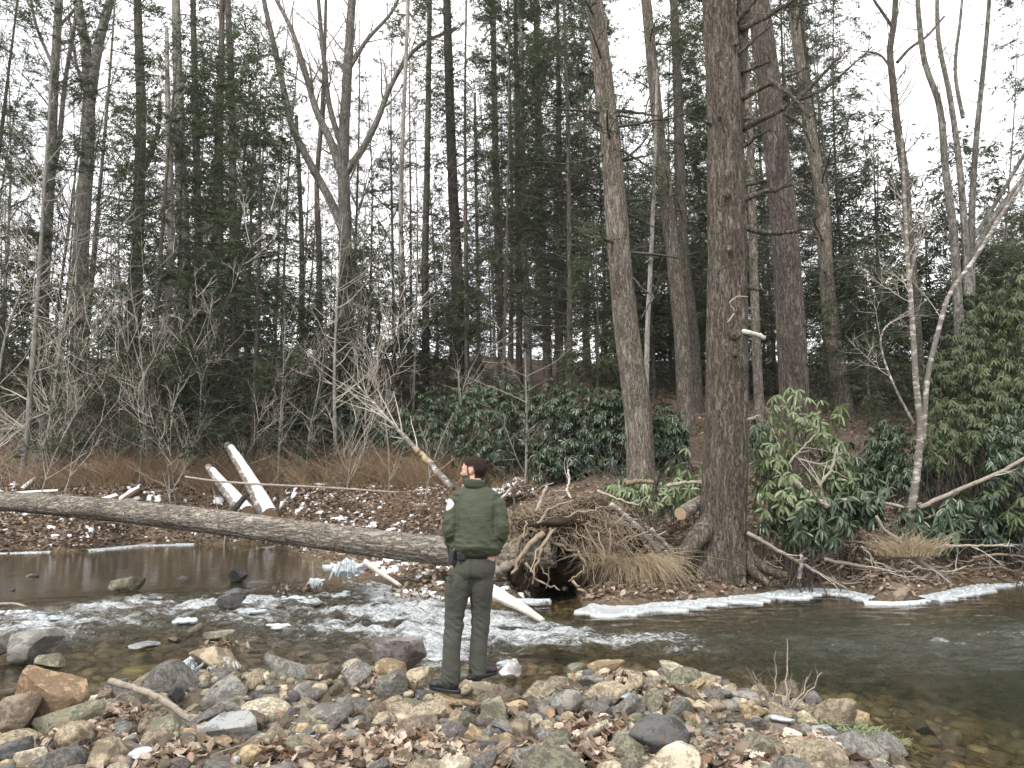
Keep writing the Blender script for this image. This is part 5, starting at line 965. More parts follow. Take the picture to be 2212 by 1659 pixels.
n = len(X3); th = np.arange(9) * 2 * math.pi / 9; r = np.clip(g.lognormal(math.log(.07), .5, n), .03, .22) * np.where(Y3 < 16, .6, 1) * np.where(np.arange(n) >= n0_, .42, .8); rr = r[:, None] * (1 + .35 * g.normal(size=(n, 9))); 
px_ = X3[:, None] + rr * np.cos(th) * 1.5; py_ = Y3[:, None] + rr * np.sin(th); pz_ = ground(px_, py_) + .02
ctr = np.stack([X3, Y3, z3 + .035 + r * .22], 1)[:, None]; mid = np.stack([X3[:, None] + rr * .7 * np.cos(th) * 1.5, Y3[:, None] + rr * .7 * np.sin(th), z3[:, None] + .03 + r[:, None] * .15 + 0 * rr], -1); V = np.concatenate([ctr, mid, np.stack([px_, py_, pz_ - .02], -1)], 1); k = np.arange(9); k2 = (k + 1) % 9
Ft = np.stack([0 * k, 1 + k, 1 + k2], 1); Fq = np.stack([1 + k, 10 + k, 10 + k2, 1 + k2], 1); o = np.arange(n)[:, None, None] * 19
m = MB(); m.add(V.reshape(-1, 3), [(o + Ft[None]).reshape(-1, 3), (o + Fq[None]).reshape(-1, 4)]); tag(m.build('snow', M['snow']), kind='stuff')
# ------------------------------------------------------------------ logs, sticks, the uprooted tree
def px_path(pts, Ys, n):
    if np.isscalar(Ys): Ys = [Ys] * len(pts)
    return smooth_path([at(a, b, y) for (a, b), y in zip(pts, Ys)], n)
def log(name, cat, label, pts, Ys, w0, w1, mat, sides=12, n=24, twigs=0, group=None, jit=.0, cut=None, amp=.04, seed=0, snow=None):
    g = np.random.default_rng(900 + seed + int(pts[0][0])); P = px_path(pts, Ys, n); Y0 = Ys if np.isscalar(Ys) else np.mean(Ys); base = P[0].copy(); root = empty(name, tuple(base)); P = P - base
    if jit: P[1:-1] += g.normal(size=(n - 2, 3)) * jit
    R = np.linspace(W(w0, Y0) / 2, W(w1, Y0) / 2, n); R = R * (1 + .08 * noise3(np.stack([np.arange(n) * .5, np.full(n, seed + .3), np.zeros(n)], 1)))
    m = MB(); V, Fs = furrow(P, R, sides, amp, 5, seed) if sides >= 20 else tubes(P, R, sides)
    k = np.arange(sides); Fs = list(Fs) + [k[::-1][None], ((n - 1) * sides + k)[None]]; m.add(V, Fs); m.build('trunk' if sides >= 20 else 'stem', M[mat], root)
    if cut is not None:
        e = 0 if cut == 0 else n - 1; d = nrm(P[0] - P[1]) if cut == 0 else nrm(P[-1] - P[-2]); c = P[e] + d * .004; a = nrm(np.cross(d, [0, 0, 1.0])); b = np.cross(a, d); th = np.linspace(0, 2 * math.pi, 24, endpoint=False)
        V = np.concatenate([[c + d * .006], c + R[e] * .93 * (np.cos(th)[:, None] * a + np.sin(th)[:, None] * b)]); kk = np.arange(24); m = MB(); m.add(V, np.stack([0 * kk, 1 + kk, 1 + (kk + 1) % 24], 1)); m.build('sawn_end', M['cut_wood'], root)
    if snow:
        t0, t1 = snow; i = np.arange(int(t0 * (n - 1)), int(t1 * (n - 1)) + 1); Q = P[i]; tg = nrm(np.gradient(Q, axis=0)); sd = nrm(np.cross(tg, [0, 0, 1.0])); u = np.cross(sd, tg); an = np.radians(np.linspace(-48, 48, 7)); jitw = 1 + .25 * noise3(np.stack([i * .9, i * 0 + seed, i * 0], 1)); V = []
        for q, a in enumerate(an):
            th = .035 * (1 - (q / 3 - 1) ** 2) + .004; V.append(Q + (R[i] + th)[:, None] * (np.sin(a * np.clip(jitw, .6, 1.2))[:, None] * sd + np.cos(a * np.clip(jitw, .6, 1.2))[:, None] * u))
        V = np.stack(V, 1); m = MB(); m.add(V, grid_faces(len(i), 7)); m.build('snow_cap', M['snow'], root)
    if twigs:
        P1, R1 = grow(g, P[None], R[None], twigs if twigs < 20 else 14, (.3, 1), (20, 50), (.2, .8) if twigs < 20 else (.8, 2.2), .3, 6, .4, .004, .02, .15, .12); m = MB(); tubes(P1, R1, 4, m)
        P2, R2 = grow(g, P1, R1, twigs * 3, (.3, 1), (25, 60), (.1, .35), .2, 4, .5, .003, .01, .1, .16); tubes(P2, R2, 3, m); m.build('twigs', M['pale_twig' if 'white' in mat or mat == 'birch' or mat == 'wood' else 'dark_twig'], root)
    return tag(root, label, cat, group)
# the uprooted tree: trunk over the pool, torn root plate
P = px_path([(1196, 1188), (1090, 1200), (900, 1184), (650, 1152), (400, 1119), (200, 1098), (0, 1083), (-220, 1072), (-420, 1064)], [12.1, 12.25, 12.5, 12.9, 13.4, 13.9, 14.5, 15.2, 15.9], 150)
base = P[0].copy(); ft = empty('fallen_tree', tuple(base)); R = np.interp(np.linspace(0, 1, 150), [0, .1, .5, .8, 1], [W(70, 12.2) / 2, W(57, 12.3) / 2, W(47, 13.2) / 2, W(37, 14.5) / 2, W(30, 15.9) / 2])
m = MB(); V, Fs = furrow(P - base, R, 72, .075, 8, 3); m.add(V, Fs); m.build('trunk', M['log_bark'], ft); tag(ft, 'long ridged trunk of an uprooted tree lying over the pool, root plate torn up', 'fallen tree')
gr_ = np.random.default_rng(44)
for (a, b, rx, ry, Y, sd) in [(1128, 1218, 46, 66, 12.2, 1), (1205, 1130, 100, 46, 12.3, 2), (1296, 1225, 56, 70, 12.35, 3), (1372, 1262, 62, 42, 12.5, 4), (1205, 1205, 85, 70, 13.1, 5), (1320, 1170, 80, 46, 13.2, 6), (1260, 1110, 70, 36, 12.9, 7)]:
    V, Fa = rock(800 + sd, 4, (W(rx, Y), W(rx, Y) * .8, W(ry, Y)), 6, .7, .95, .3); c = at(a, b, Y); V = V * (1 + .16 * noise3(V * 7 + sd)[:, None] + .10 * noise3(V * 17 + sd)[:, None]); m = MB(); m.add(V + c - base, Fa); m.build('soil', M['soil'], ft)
RT = [([(1163, 1146), (1200, 1155), (1255, 1200)], 9, 5), ([(1160, 1160), (1215, 1178), (1268, 1214)], 8, 4), ([(1175, 1150), (1140, 1180), (1105, 1240)], 14, 6), ([(1118, 1206), (1090, 1226), (1060, 1252)], 27, 20), ([(1150, 1140), (1120, 1175), (1112, 1230)], 10, 4), ([(1190, 1140), (1168, 1190), (1150, 1262)], 7, 3), ([(1205, 1150), (1190, 1200), (1180, 1270)], 5, 2), ([(1170, 1145), (1160, 1210), (1188, 1252)], 6, 3),
      ([(1239, 1256), (1264, 1284), (1288, 1296)], 7, 4), ([(1240, 1135), (1290, 1165), (1330, 1172)], 8, 4), ([(1220, 1120), (1260, 1130), (1310, 1150)], 6, 3), ([(1250, 1190), (1262, 1225), (1228, 1256)], 5, 2), ([(1300, 1200), (1345, 1250), (1367, 1311)], 6, 3), ([(1330, 1215), (1390, 1270), (1418, 1312)], 7, 4), ([(1135, 1215), (1160, 1250), (1210, 1275)], 6, 3), ([(1128, 1160), (1080, 1190), (1068, 1215)], 9, 4), ([(1180, 1135), (1240, 1110), (1300, 1095)], 7, 3), ([(1160, 1130), (1190, 1100), (1240, 1080)], 6, 3)]
for i, (p, a, b) in enumerate(RT):
    Q = px_path(p, 12.05 - .1 * (i % 3), 14) - base; Q[1:-1] += gr_.normal(size=(12, 3)) * .018; m = MB(); tubes(Q, np.linspace(W(a, 12) / 2, W(b, 12) / 2, 14), 7, m, cap=True); m.build('root', M['root' if i % 3 else 'wood'], ft)
cent = at(1195, 1150, 12.3) - base; n = 80
a0 = gr_.uniform(0, 6.28, n); st = cent + np.stack([gr_.normal(size=n) * .42 + .25, gr_.normal(size=n) * .15 - .1, np.abs(gr_.normal(size=n)) * .18 - .02], 1); out = nrm(np.stack([gr_.normal(size=n) * 1.0, -np.abs(gr_.normal(size=n)) * .8, gr_.normal(size=n) * .7 - .15], 1)); le = gr_.uniform(.25, .8, n)
t = np.linspace(0, 1, 7); Q = st[:, None] + out[:, None] * (le[:, None] * t)[..., None] + np.stack([0 * t, 0 * t, -.35 * t ** 2], 1)[None] * le[:, None, None]; Q[:, 1:] += gr_.normal(size=(n, 6, 3)) * .02; Rr = gr_.uniform(.007, .022, n)[:, None] * np.linspace(1, .3, 7)
hx = (at(1204, 1210, 12.2) - base)[0]; bad = (np.abs(Q[:, -1, 0] - hx) < .34) & (Q[:, -1, 2] < (at(1204, 1165, 12.2) - base)[2]); Q[bad, :, 0] += np.where(Q[bad, -1, 0] > hx, .5, -.45)[:, None]
for i in range(n): m = MB(); tubes(Q[i], Rr[i], 5, m); m.build('root', M['root' if i % 3 == 0 else 'brown_wood'], ft)
P2, R2 = grow(gr_, Q, Rr, 330, (.1, 1), (25, 80), (.12, .45), .2, 5, .45, .0025, .006, -.35, .25); m = MB(); tubes(P2, R2, 3, m); tag(m.build('rootlets', M['root'], ft), kind='stuff')
n = 900; c = at(1215, 1150, 12.3) - base; q = nrm(gr_.normal(size=(n, 3))) * np.array([1.15, .4, .5]); q[:, 1] = -np.abs(q[:, 1]); st = c + q * gr_.uniform(.8, 1.1, (n, 1)); hole = (np.abs(st[:, 0] - (at(1204, 1210, 12.3) - base)[0]) < .34) & (st[:, 2] < (at(1204, 1160, 12.3) - base)[2]); st[hole, 2] += .5; st[hole, 1] += .2; le_h = hole; d = nrm(np.stack([gr_.normal(size=n), -np.abs(gr_.normal(size=n)) * .5, -np.abs(gr_.normal(size=n))], 1)); le = gr_.uniform(.1, .4, n) * np.where(le_h, .5, 1); t = np.linspace(0, 1, 4); Q = st[:, None] + d[:, None] * (le[:, None] * t)[..., None]; Q[:, 1:] += gr_.normal(size=(n, 3, 3)) * .02; m = MB(); tubes(Q, np.tile([.004, .0035, .003, .002], (n, 1)), 3, m); tag(m.build('root_hair', M['root'], ft), kind='stuff')
# straw coloured grass hanging over the water, orange grass farther along, small tufts
def tuft(label, cx, cy, Y, wpx, n, hl, out, mat, droop, seed, r=.0035):
    g = np.random.default_rng(seed); c = at(cx, cy, Y); root = empty('grass_clump', tuple(c)); x0 = g.normal(size=n) * W(wpx, Y) * .22; y0 = g.normal(size=n) * .12; a = np.stack([g.normal(size=n) * .48 + out[0] + x0 * .8, g.normal(size=n) * .3 + out[1]], 1); h = g.uniform(*hl, n) * g.uniform(.4, 1.1, n); droop = (droop * g.uniform(.35, 1.15, n))[:, None]; t = np.linspace(0, 1, 6)
    P = np.stack([x0[:, None] + a[:, :1] * h[:, None] * t ** 1.1, y0[:, None] + a[:, 1:] * h[:, None] * t ** 1.1, h[:, None] * (.85 * t - droop * t ** 2)], -1); P[:, 1:] += g.normal(size=(n, 5, 3)) * .008; m = MB(); tubes(P, np.tile(r * np.array([1, 1, .9, .75, .5, .2]), (n, 1)), 3, m); tag(m.build('blades', M[mat], root), kind='stuff'); return tag(root, label, 'grass')
tuft('straw coloured grass clump hanging over the water beside the root plate', 1372, 1222, 12.15, 120, 1500, (.35, .85), (.18, -.45), 'straw', 1.45, 1)
tuft('smaller straw grass clump on top of the root plate soil', 1300, 1205, 12.2, 70, 500, (.2, .5), (-.05, -.35), 'straw', 1.2, 2)
tuft('orange dry grass clump on the far bank below the birch', 1962, 1200, 12.6, 120, 700, (.25, .8), (0, -.1), 'straw', .5, 3)
tuft('fine orange weeds on the heap behind the root plate', 1290, 1105, 13.2, 110, 500, (.15, .4), (0, -.15), 'brush', .6, 4)
# white ridged logs and sticks
def gy_(px, py): return ground_at(px, py)[1]
log('birch_log', 'log', 'long birch log capped with snow, sawn end above the uprooted trunk', [(582, 1118), (552, 1060), (520, 1005), (492, 962)], [20.3, 21.4, 22.6, 23.7], 38, 18, 'birch', 24, 30, cut=0, snow=(.02, .96), seed=1)
log('birch_log', 'log', 'shorter snow capped log beside the long birch log, dark hollow end', [(533, 1112), (500, 1070), (470, 1035), (450, 1008)], [20.2, 21.0, 21.8, 22.5], 34, 14, 'birch', 24, 24, cut=0, snow=(.03, .9), seed=2)
log('rotten_limb', 'log', 'dark rotten limb propped against the two birch log ends', [(486, 1124), (508, 1098), (535, 1066)], 19.9, 16, 12, 'dark_bark', 8, 12)
log('pole', 'stick', 'long thin fallen pole lying level across the brown brush', [(400, 1030), (440, 1036), (560, 1046), (700, 1053), (862, 1064)], 21.2, 5, 4, 'wood', 7, 30)
log('dead_birch', 'dead tree', 'leaning dead birch with yellow lichen behind the person', [(978, 1056), (930, 1003), (880, 950), (820, 885), (768, 828)], [17.6, 18.0, 18.4, 18.8, 19.2], 15, 3, 'birch', 10, 30, 26)
tag(branch_part(bpy.data.objects['dead_birch'], np.array(bpy.data.objects['dead_birch'].location), [(931, 1004), (912, 985), (896, 966)], 18.05, 15, 12, 'straw', 'lichen')[0], 'yellow lichen crust')
for i, (p, w, lab) in enumerate([([(-20, 1078), (60, 1068), (125, 1064)], 11, 'snowy log at the picture edge just above the uprooted trunk'), ([(246, 1094), (272, 1074), (302, 1056)], 13, 'snow covered broken log among the brush, tilted up'), ([(196, 1106), (225, 1086), (252, 1076)], 20, 'short fat snowy log chunk on the far bank'), ([(50, 1060), (70, 1042), (78, 1036)], 12, 'small snowy stub beside the edge sapling'), ([(262, 1112), (282, 1094), (300, 1080)], 22, 'split snowy log chunk touching the uprooted trunk')]):
    Yl = ground_at(*p[0])[1]; log('snowy_log', 'log', lab, p, [Yl, Yl + .3, Yl + .6], w, w * .8, 'brown_wood', 10, 12, snow=(.0, 1.0), seed=20 + i)
log('bleached_log', 'log', 'bleached white log slanting into the rapids behind the person\'s legs', [(1030, 1262), (1085, 1290), (1130, 1314), (1172, 1340)], [10.9, 10.5, 10.1, 9.75], 34, 10, 'white_wood', 24, 24, amp=.16)
log('icy_stick', 'stick', 'icy white stick poking from the debris into the riffle', [(786, 1212), (820, 1236), (866, 1266)], 11.6, 13, 7, 'white_wood', 8, 12)
log('stick', 'stick', 'forked pale stick lying in the calm pool at the picture edge', [(-20, 1306), (45, 1307), (62, 1314), (82, 1322)], [onz(20, 1310, WZ)[1]] * 4, 7, 5, 'wood', 7, 12)
yk = ground_at(435, 1574)[1]
log('stick', 'stick', 'thick grey stick lying slantwise over the cobbles in front', [(238, 1472), (290, 1486), (335, 1503), (390, 1540), (436, 1574)], [yk + .45, yk + .35, yk + .25, yk + .12, yk], 15, 12, 'wood', 14, 30, 0, None, .003, seed=5)
log('stick', 'stick', 'pale driftwood stick at the water line of the far bank under the trunk', [(128, 1146), (170, 1156), (222, 1166)], ground_at(222, 1168)[1], 11, 7, 'wood', 8, 12, 4)
log('stick', 'stick', 'flat pale stick at the pool edge below the birch logs', [(518, 1192), (560, 1186), (602, 1180)], ground_at(560, 1190)[1] - .1, 8, 4, 'wood', 7, 10)
log('stick', 'stick', 'thin driftwood rod on the snowy bank under the trunk', [(220, 1164), (290, 1164), (352, 1160)], ground_at(290, 1168)[1], 5, 3, 'brown_wood', 6, 10)
log('bark_piece', 'bark', 'curled brown bark piece at the pool edge', [(300, 1180), (322, 1176), (338, 1172)], ground_at(320, 1176)[1] - .1, 11, 8, 'brown_wood', 8, 8)
log('ice_twig', 'stick', 'upright pale twig rooted in an ice lump at the head of the riffle', [(768 - 90, 1262), (676, 1238), (675, 1214)], 12.4, 4, 3, 'wood', 6, 8)
ST = [([(1098, 1156), (1110, 1102), (1104, 1045), (1096, 1030)], 12.6, 7, 4, 'dark_bark', 3, 'dark crooked branch standing up by the person\'s sleeve'), ([(1083, 1078), (1100, 1060), (1116, 1040)], 12.8, 7, 5, 'white_wood', 0, 'short white stick leaning by the dark crooked branch'), ([(1150, 1124), (1166, 1087), (1181, 1050)], 12.3, 9, 7, 'wood', 0, 'pale stick leaning up from the root plate crest'), ([(1234, 1080), (1225, 1054), (1230, 1040), (1227, 1014)], 13, 6, 4, 'white_wood', 3, 'white forked stick upright behind the root plate'),
      ([(1318, 1088), (1367, 1130), (1424, 1192)], 12.3, 13, 15, 'birch', 0, 'thick pale birch pole slanting from root plate to the buttress'), ([(1405, 1142), (1430, 1168), (1452, 1194)], 12.2, 9, 10, 'birch', 0, 'second pale pole touching the bare buttress root'), ([(1237, 1124), (1270, 1155), (1322, 1169)], 12.1, 13, 8, 'white_wood', 4, 'bent white branch over the root plate soil'), ([(1290, 1060), (1340, 1080), (1382, 1092)], 13.4, 6, 4, 'wood', 4, 'thin pale branch among the pale green sprigs'),
      ([(1352, 1044), (1385, 1040), (1418, 1044)], 13.2, 13, 8, 'brown_wood', 0, 'brown broken limb lying level by the tapering trunk foot'), ([(1412, 1082), (1416, 1050), (1420, 1018)], 13.1, 15, 9, 'dark_bark', 0, 'dark rotten snag upright before the tapering trunk foot'), ([(1440, 1050), (1490, 1042), (1530, 1045)], 13.2, 9, 6, 'wood', 3, 'pale limb passing behind the ridged giant'), ([(1122, 1134), (1100, 1141), (1084, 1146)], 13, 22, 24, 'log_bark', 0, 'stub of another log behind the person\'s elbow'),
      ([(1614, 1151), (1676, 1187), (1740, 1222), (1832, 1274)], 12.5, 9, 5, 'wood', 5, 'longest stick sloping from the ridged giant down to the ice'), ([(1780, 1208), (1868, 1225), (1912, 1232)], 12.6, 9, 6, 'wood', 2, 'pale rod lying level above the ice ringed rock'), ([(1892, 1114), (1907, 1142), (1939, 1164), (1974, 1203), (2020, 1236)], 12.7, 7, 12, 'wood', 3, 'long crooked pale branch rising through the orange grass'), ([(1988, 1210), (2003, 1193), (2050, 1176)], 12.7, 7, 4, 'wood', 3, 'side fork of pale wood beside the crooked pale branch'),
      ([(1732, 1198), (1730, 1222), (1727, 1250)], 12.4, 7, 9, 'birch', 0, 'short birch stick standing upright in the debris'), ([(1986, 1096), (2092, 1049), (2166, 1017), (2240, 974)], 13.2, 10, 8, 'wood', 2, 'long fallen pole rising from the birch foot to the picture edge'), ([(1706, 1030), (1740, 1062), (1788, 1096)], 12.7, 12, 15, 'wood', 2, 'fat pale branch lying in the light rhododendron'), ([(1786, 1096), (1772, 1049), (1795, 1014), (1807, 972)], 12.8, 9, 4, 'wood', 4, 'zigzag branch rising out of the brush pile'),
      ([(1815, 1080), (1868, 1078), (1952, 1096)], 12.9, 9, 6, 'wood', 3, 'level pale branch on the brush pile'), ([(1726, 992), (1772, 1004), (1838, 1038)], 13.1, 5, 3, 'wood', 3, 'thin arched branch before the reddish trunk foot'), ([(1687, 1024), (1715, 988), (1762, 938)], 13.1, 6, 3, 'wood', 3, 'thin branch bending up beside the reddish trunk'), ([(1808, 1166), (1860, 1172), (1912, 1181)], 12.9, 6, 4, 'brown_wood', 2, 'brown rod under the dark long leaved rhododendron'),
      ([(1640, 1120), (1690, 1165), (1742, 1190)], 12.9, 6, 4, 'wood', 3, 'stick under the rhododendron beside the ridged giant'), ([(1860, 1180), (1880, 1200), (1892, 1224)], 12.6, 6, 4, 'wood', 2, 'stick dropping towards the ice ringed rock'), ([(2040, 1180), (2110, 1178), (2190, 1180)], 12.9, 6, 4, 'wood', 4, 'driftwood rod along the bank near the picture edge'), ([(2100, 1205), (2160, 1198), (2230, 1206)], 12.9, 7, 5, 'brown_wood', 5, 'brown driftwood above the ice at the picture edge')]
for i, (p, Y, w0, w1, mat, tw, lab) in enumerate(ST): log('branch' if tw > 2 else 'stick', 'branch' if tw > 2 else 'stick', lab, p, Y, w0, w1, mat, 8, 18, tw, None, .006, seed=40 + i)
log('log_stub', 'log', 'sawn pale log end sticking out beside the ridged giant', [(1470, 1110), (1490, 1098), (1512, 1084)], [12.4, 12.7, 13.0], 28, 28, 'log_bark', 24, 10, cut=0, seed=3)
# crowded driftwood sticks: each its own, drawn from a few shapes
SPM = []
for k in range(8):
    g8 = np.random.default_rng(60 + k); t = np.linspace(-.5, .5, 8); Pk = np.stack([t, .06 * np.sin(t * 5 + k), .05 * np.cos(t * 4 + k * 2)], 1); Pk[1:-1] += g8.normal(size=(6, 3)) * .02; m = MB(); tubes(Pk, np.linspace(.018, .008, 8), 6, m, cap=True); q1, q2 = grow(g8, Pk[None], np.full((1, 8), .014), 3 + k % 3, (.3, .9), (25, 60), (.12, .4), .2, 4, .6, .004, .009, .1, .12); tubes(q1, q2, 4, m); SPM.append(m.mesh('stick', M['wood' if k % 3 else 'brown_wood']))
g9 = np.random.default_rng(61)
for (x0, x1, y0, y1, n, zone_, sl) in [(1610, 1900, 1165, 1268, 62, 'in the driftwood between ridged giant and ice ringed rock', (.5, 1.5)), (1900, 2330, 1160, 1258, 64, 'in the driftwood along the bank beyond the ice ringed rock', (.5, 1.3)), (1760, 1960, 1075, 1165, 40, 'in the dark brush pile under the rhododendrons', (.6, 1.6)), (1130, 1470, 1070, 1200, 64, 'strewn over the heap behind the root plate', (.4, 1.2)), (700, 940, 1215, 1285, 18, 'in the snowy debris under the uprooted trunk', (.3, .8)), (0, 640, 1080, 1185, 34, 'on the snowy far bank near the uprooted trunk', (.5, 1.5)), (1420, 1800, 1000, 1120, 26, 'on the forest floor round the light rhododendrons', (.5, 1.4))]:
    for k in range(n):
        p = ground_at(g9.uniform(x0, x1), g9.uniform(y0, y1)); s = g9.uniform(*sl); i = int(g9.integers(8)); o = link('stick', SPM[i], loc=(p[0], p[1], p[2] + g9.uniform(.02, .28 if 'pile' in zone_ or 'heap' in zone_ else .12)), rot=(g9.uniform(0, 6.28), g9.normal() * .25, g9.normal() * .7 + (0 if k % 2 else 3.1)), scale=(s, s, s))
        tag(o, f'{"pale" if i % 3 else "brown"} thin driftwood stick {zone_}', 'stick', 'sticks ' + zone_)
for i, (px, py, s, r) in enumerate([(470, 1395, .25, .4), (560, 1560, .22, .9), (690, 1590, .2, 1.2), (1120, 1650, .3, .3), (350, 1515, .3, 1.0), (745, 1450, .3, .2), (1620, 1560, .3, .2), (280, 1520, .35, .9), (1900, 1640, .25, 1.3), (520, 1640, .3, .5)]):
    p = ground_at(px, py); o = link('twig', SPM[i % 8], loc=(p[0], p[1], p[2] + .08), rot=(.3, -.25, r), scale=(s, s, s)); tag(o, 'thin twig lying loose over the cobbles of the gravel bar', 'twig', 'loose twigs on the gravel bar')
# bare twigs growing at the pool edge
p0 = ground_at(1695, 1545); tw = empty('twig_shrub', tuple(p0))
for i, (tip, w) in enumerate([((1612, 1440), 4), ((1626, 1450), 4), ((1676, 1406), 4), ((1712, 1455), 4), ((1744, 1462), 4), ((1776, 1452), 4), ((1640, 1480), 3), ((1700, 1380), 3)]):
    Q = smooth_path([p0 + np.array([g9.normal() * .04, g9.normal() * .03, 0]), at((1695 + tip[0]) / 2 + g9.normal() * 5, (1545 + tip[1]) / 2 + 8, p0[1]), at(*tip, p0[1] - .1 + g9.normal() * .1)], 10) - p0; Q[1:-1] += g9.normal(size=(8, 3)) * .006; m = MB(); tubes(Q, np.linspace(.008, .003, 10), 5, m); q1, q2 = grow(g9, Q[None], np.full((1, 10), .004), 3, (.5, .95), (20, 50), (.05, .15), .1, 4, .6, .0016, .003, .2, .1); tubes(q1, q2, 3, m); m.build('stem', M['wood'], tw)
tag(tw, 'low shrub of bare pale twigs at the edge of the clear pool', 'shrub')
for lab, px, py, wd, n in [('pale green mossy grass tuft at the pool shore near the blue grey stone', 1850, 1585, 110, 700), ('small bright green moss patch among the cobbles by the pool', 1462, 1488, 36, 200)]:
    p = ground_at(px, py); root = empty('moss_tuft', tuple(p)); n_ = n; q = g9.normal(size=(n_, 2)) * np.array([W(wd, p[1]) * .35, .12]); h = g9.uniform(.02, .07, n_); a = g9.normal(size=(n_, 2)) * .8; z = ground(p[0] + q[:, 0], p[1] + q[:, 1]) - p[2] + .02
    Q = np.stack([np.stack([q[:, 0] + a[:, 0] * h * t, q[:, 1] + a[:, 1] * h * t, z + h * t - h * .3 * t * t], 1) for t in (0, .5, 1)], 1); m = MB(); tubes(Q, np.tile([.005, .004, .002], (n_, 1)), 3, m); tag(m.build('blades', M['moss'], root), kind='stuff'); tag(root, lab, 'moss')
# ------------------------------------------------------------------ ice
def ice_shelf(label, pts, wid, seed, h=.05):
    h *= .5; wid *= .85
    g = np.random.default_rng(seed); Q = np.array([list(onz(*p, WZ)[:2]) for p in pts]); Q3 = smooth_path(np.concatenate([Q, np.zeros((len(Q), 1))], 1), max(40, int(np.linalg.norm(np.diff(Q, axis=0), axis=1).sum() / .03)))[:, :2]; n = len(Q3)
    t = nrm(np.gradient(Q3, axis=0)); nv = np.stack([t[:, 1], -t[:, 0]], 1); s = np.arange(n) * .03; wv = wid * np.clip(1 + .9 * n2(s, s * 0, 1.5, seed) + .5 * n2(s, s * 0, 4.5, seed) + .5 * n2(s, s * 0, 17, seed), .12, 1.8); k = 9; u = np.linspace(-.35, 1, k); V = []
    base = np.array([Q3[0, 0], Q3[0, 1], WZ])
    for a in u: 
        xy = Q3 + nv * (wv * a)[:, None]; hh = h * (1.0 - .55 * max(a, 0)) * (1 + .5 * n2(xy[:, 0], xy[:, 1], 7, seed, 3)) + .05 * max(-a, 0); V.append(np.concatenate([xy, (WZ + .012 + hh)[:, None]], 1))
    xy = Q3 + nv * (wv * 1.03)[:, None]; V.append(np.concatenate([xy, np.full((n, 1), WZ - .02)], 1)); V = np.stack(V, 1) - base
    root = empty('ice_shelf', tuple(base)); m = MB(); m.add(V, grid_faces(n, k + 1)); m.build('ice_plate', M['ice'], root)
    c = int(n * .9); i = g.integers(0, n, c); P0 = np.concatenate([Q3[i] + nv[i] * (wv[i] * g.uniform(-.3, .9, c))[:, None], np.full((c, 1), WZ + h)], 1) - base; hh = g.uniform(.005, .075, c) * (h / .05); P1 = P0 + np.stack([g.normal(size=c) * .03, g.normal(size=c) * .03, hh], 1); m = MB(); tubes(np.stack([P0 - [0, 0, .03], P0 * .5 + P1 * .5, P1], 1), np.stack([g.uniform(.01, .035, c), g.uniform(.01, .028, c), np.full(c, .005)], 1), 5, m); tag(m.build('ice_lumps', M['ice'], root), kind='stuff')
    return tag(root, label, 'ice')
ice_shelf('broad white ice shelf below the grass clump and ridged giant', [(1268, 1314), (1330, 1320), (1400, 1315), (1460, 1309), (1530, 1302), (1600, 1296), (1680, 1286), (1750, 1277)], .34, 1)
ice_shelf('white ice shelf running up to the ice ringed rock', [(1750, 1277), (1800, 1280), (1850, 1287), (1885, 1297)], .26, 2, .04)
ice_shelf('thin collar of ice in front of the ice ringed rock', [(1866, 1304), (1920, 1306), (1985, 1303), (2010, 1296)], .07, 3, .025)
ice_shelf('ice shelf past the ice ringed rock towards the picture edge', [(1995, 1297), (2050, 1285), (2100, 1273), (2130, 1268)], .26, 4, .05)
ice_shelf('broken rim of ice at the picture edge of the far bank', [(2140, 1266), (2190, 1262), (2240, 1258)], .14, 5, .04)
ice_shelf('thin white rim of ice along the calm pool under the trunk', [(190, 1191), (260, 1184), (330, 1178), (420, 1177)], .16, 6, .03)
ice_shelf('rim of ice at the picture edge of the calm pool', [(-30, 1196), (40, 1194), (110, 1192)], .2, 7, .03)
ice_shelf('ragged ice fringe under the torn root plate', [(1118, 1300), (1150, 1301), (1188, 1301)], .1, 8, .04)
ice_shelf('ice fringe along the snowy debris in the riffle', [(800, 1262), (850, 1274), (900, 1287), (950, 1295)], .10, 9, .04)
def icicles(label, cx, cy, Y, wpx, hpx, n, seed, name='icicle_cluster', mat='clear_ice', lump=True):
    g = np.random.default_rng(seed); c = at(cx, cy, Y); root = empty(name, tuple(c)); w = W(wpx, Y); h = W(hpx, Y)
    x = np.clip(g.normal(size=n) * .25, -.5, .5) * w; top = h * (.42 - 1.1 * (x / w) ** 2) * g.uniform(.2, 1.1, n); bot = -h * .5 * g.uniform(.1, 1.05, n); y = -.04 - g.uniform(0, .25, n) * h
    P = np.stack([np.stack([x * .75, y + .1 * h, top], 1), np.stack([x * .9, y, top * .5 + bot * .5], 1), np.stack([x * 1.05, y - .08, bot], 1)], 1); m = MB(); tubes(P, np.stack([g.uniform(.008, .04, n), g.uniform(.008, .024, n), g.uniform(.003, .012, n)], 1) * h / .3, 6, m, cap=True); tag(m.build('icicles', M[mat], root), kind='stuff')
    if lump: V, Fa = rock(seed, 4, (w * .52, .16 * h / .3, h * .46), 5, .6, .95, .5); V[:, 2] += h * .02; V *= (1 + .22 * noise3(V * 14 + seed)[:, None]); V[:, 1] += .04; m = MB(); m.add(V, Fa); m.build('ice_core', M['ice'], root)
    return tag(root, label, 'ice')
icicles('fan of white icicles draping the debris under the uprooted trunk', 748, 1228, 11.8, 90, 42, 13, 1)
icicles('small ice cone round the upright pale twig in the riffle', 683, 1258, 12.0, 34, 18, 20, 2)
yb = ground_at(470, 1460)[1]
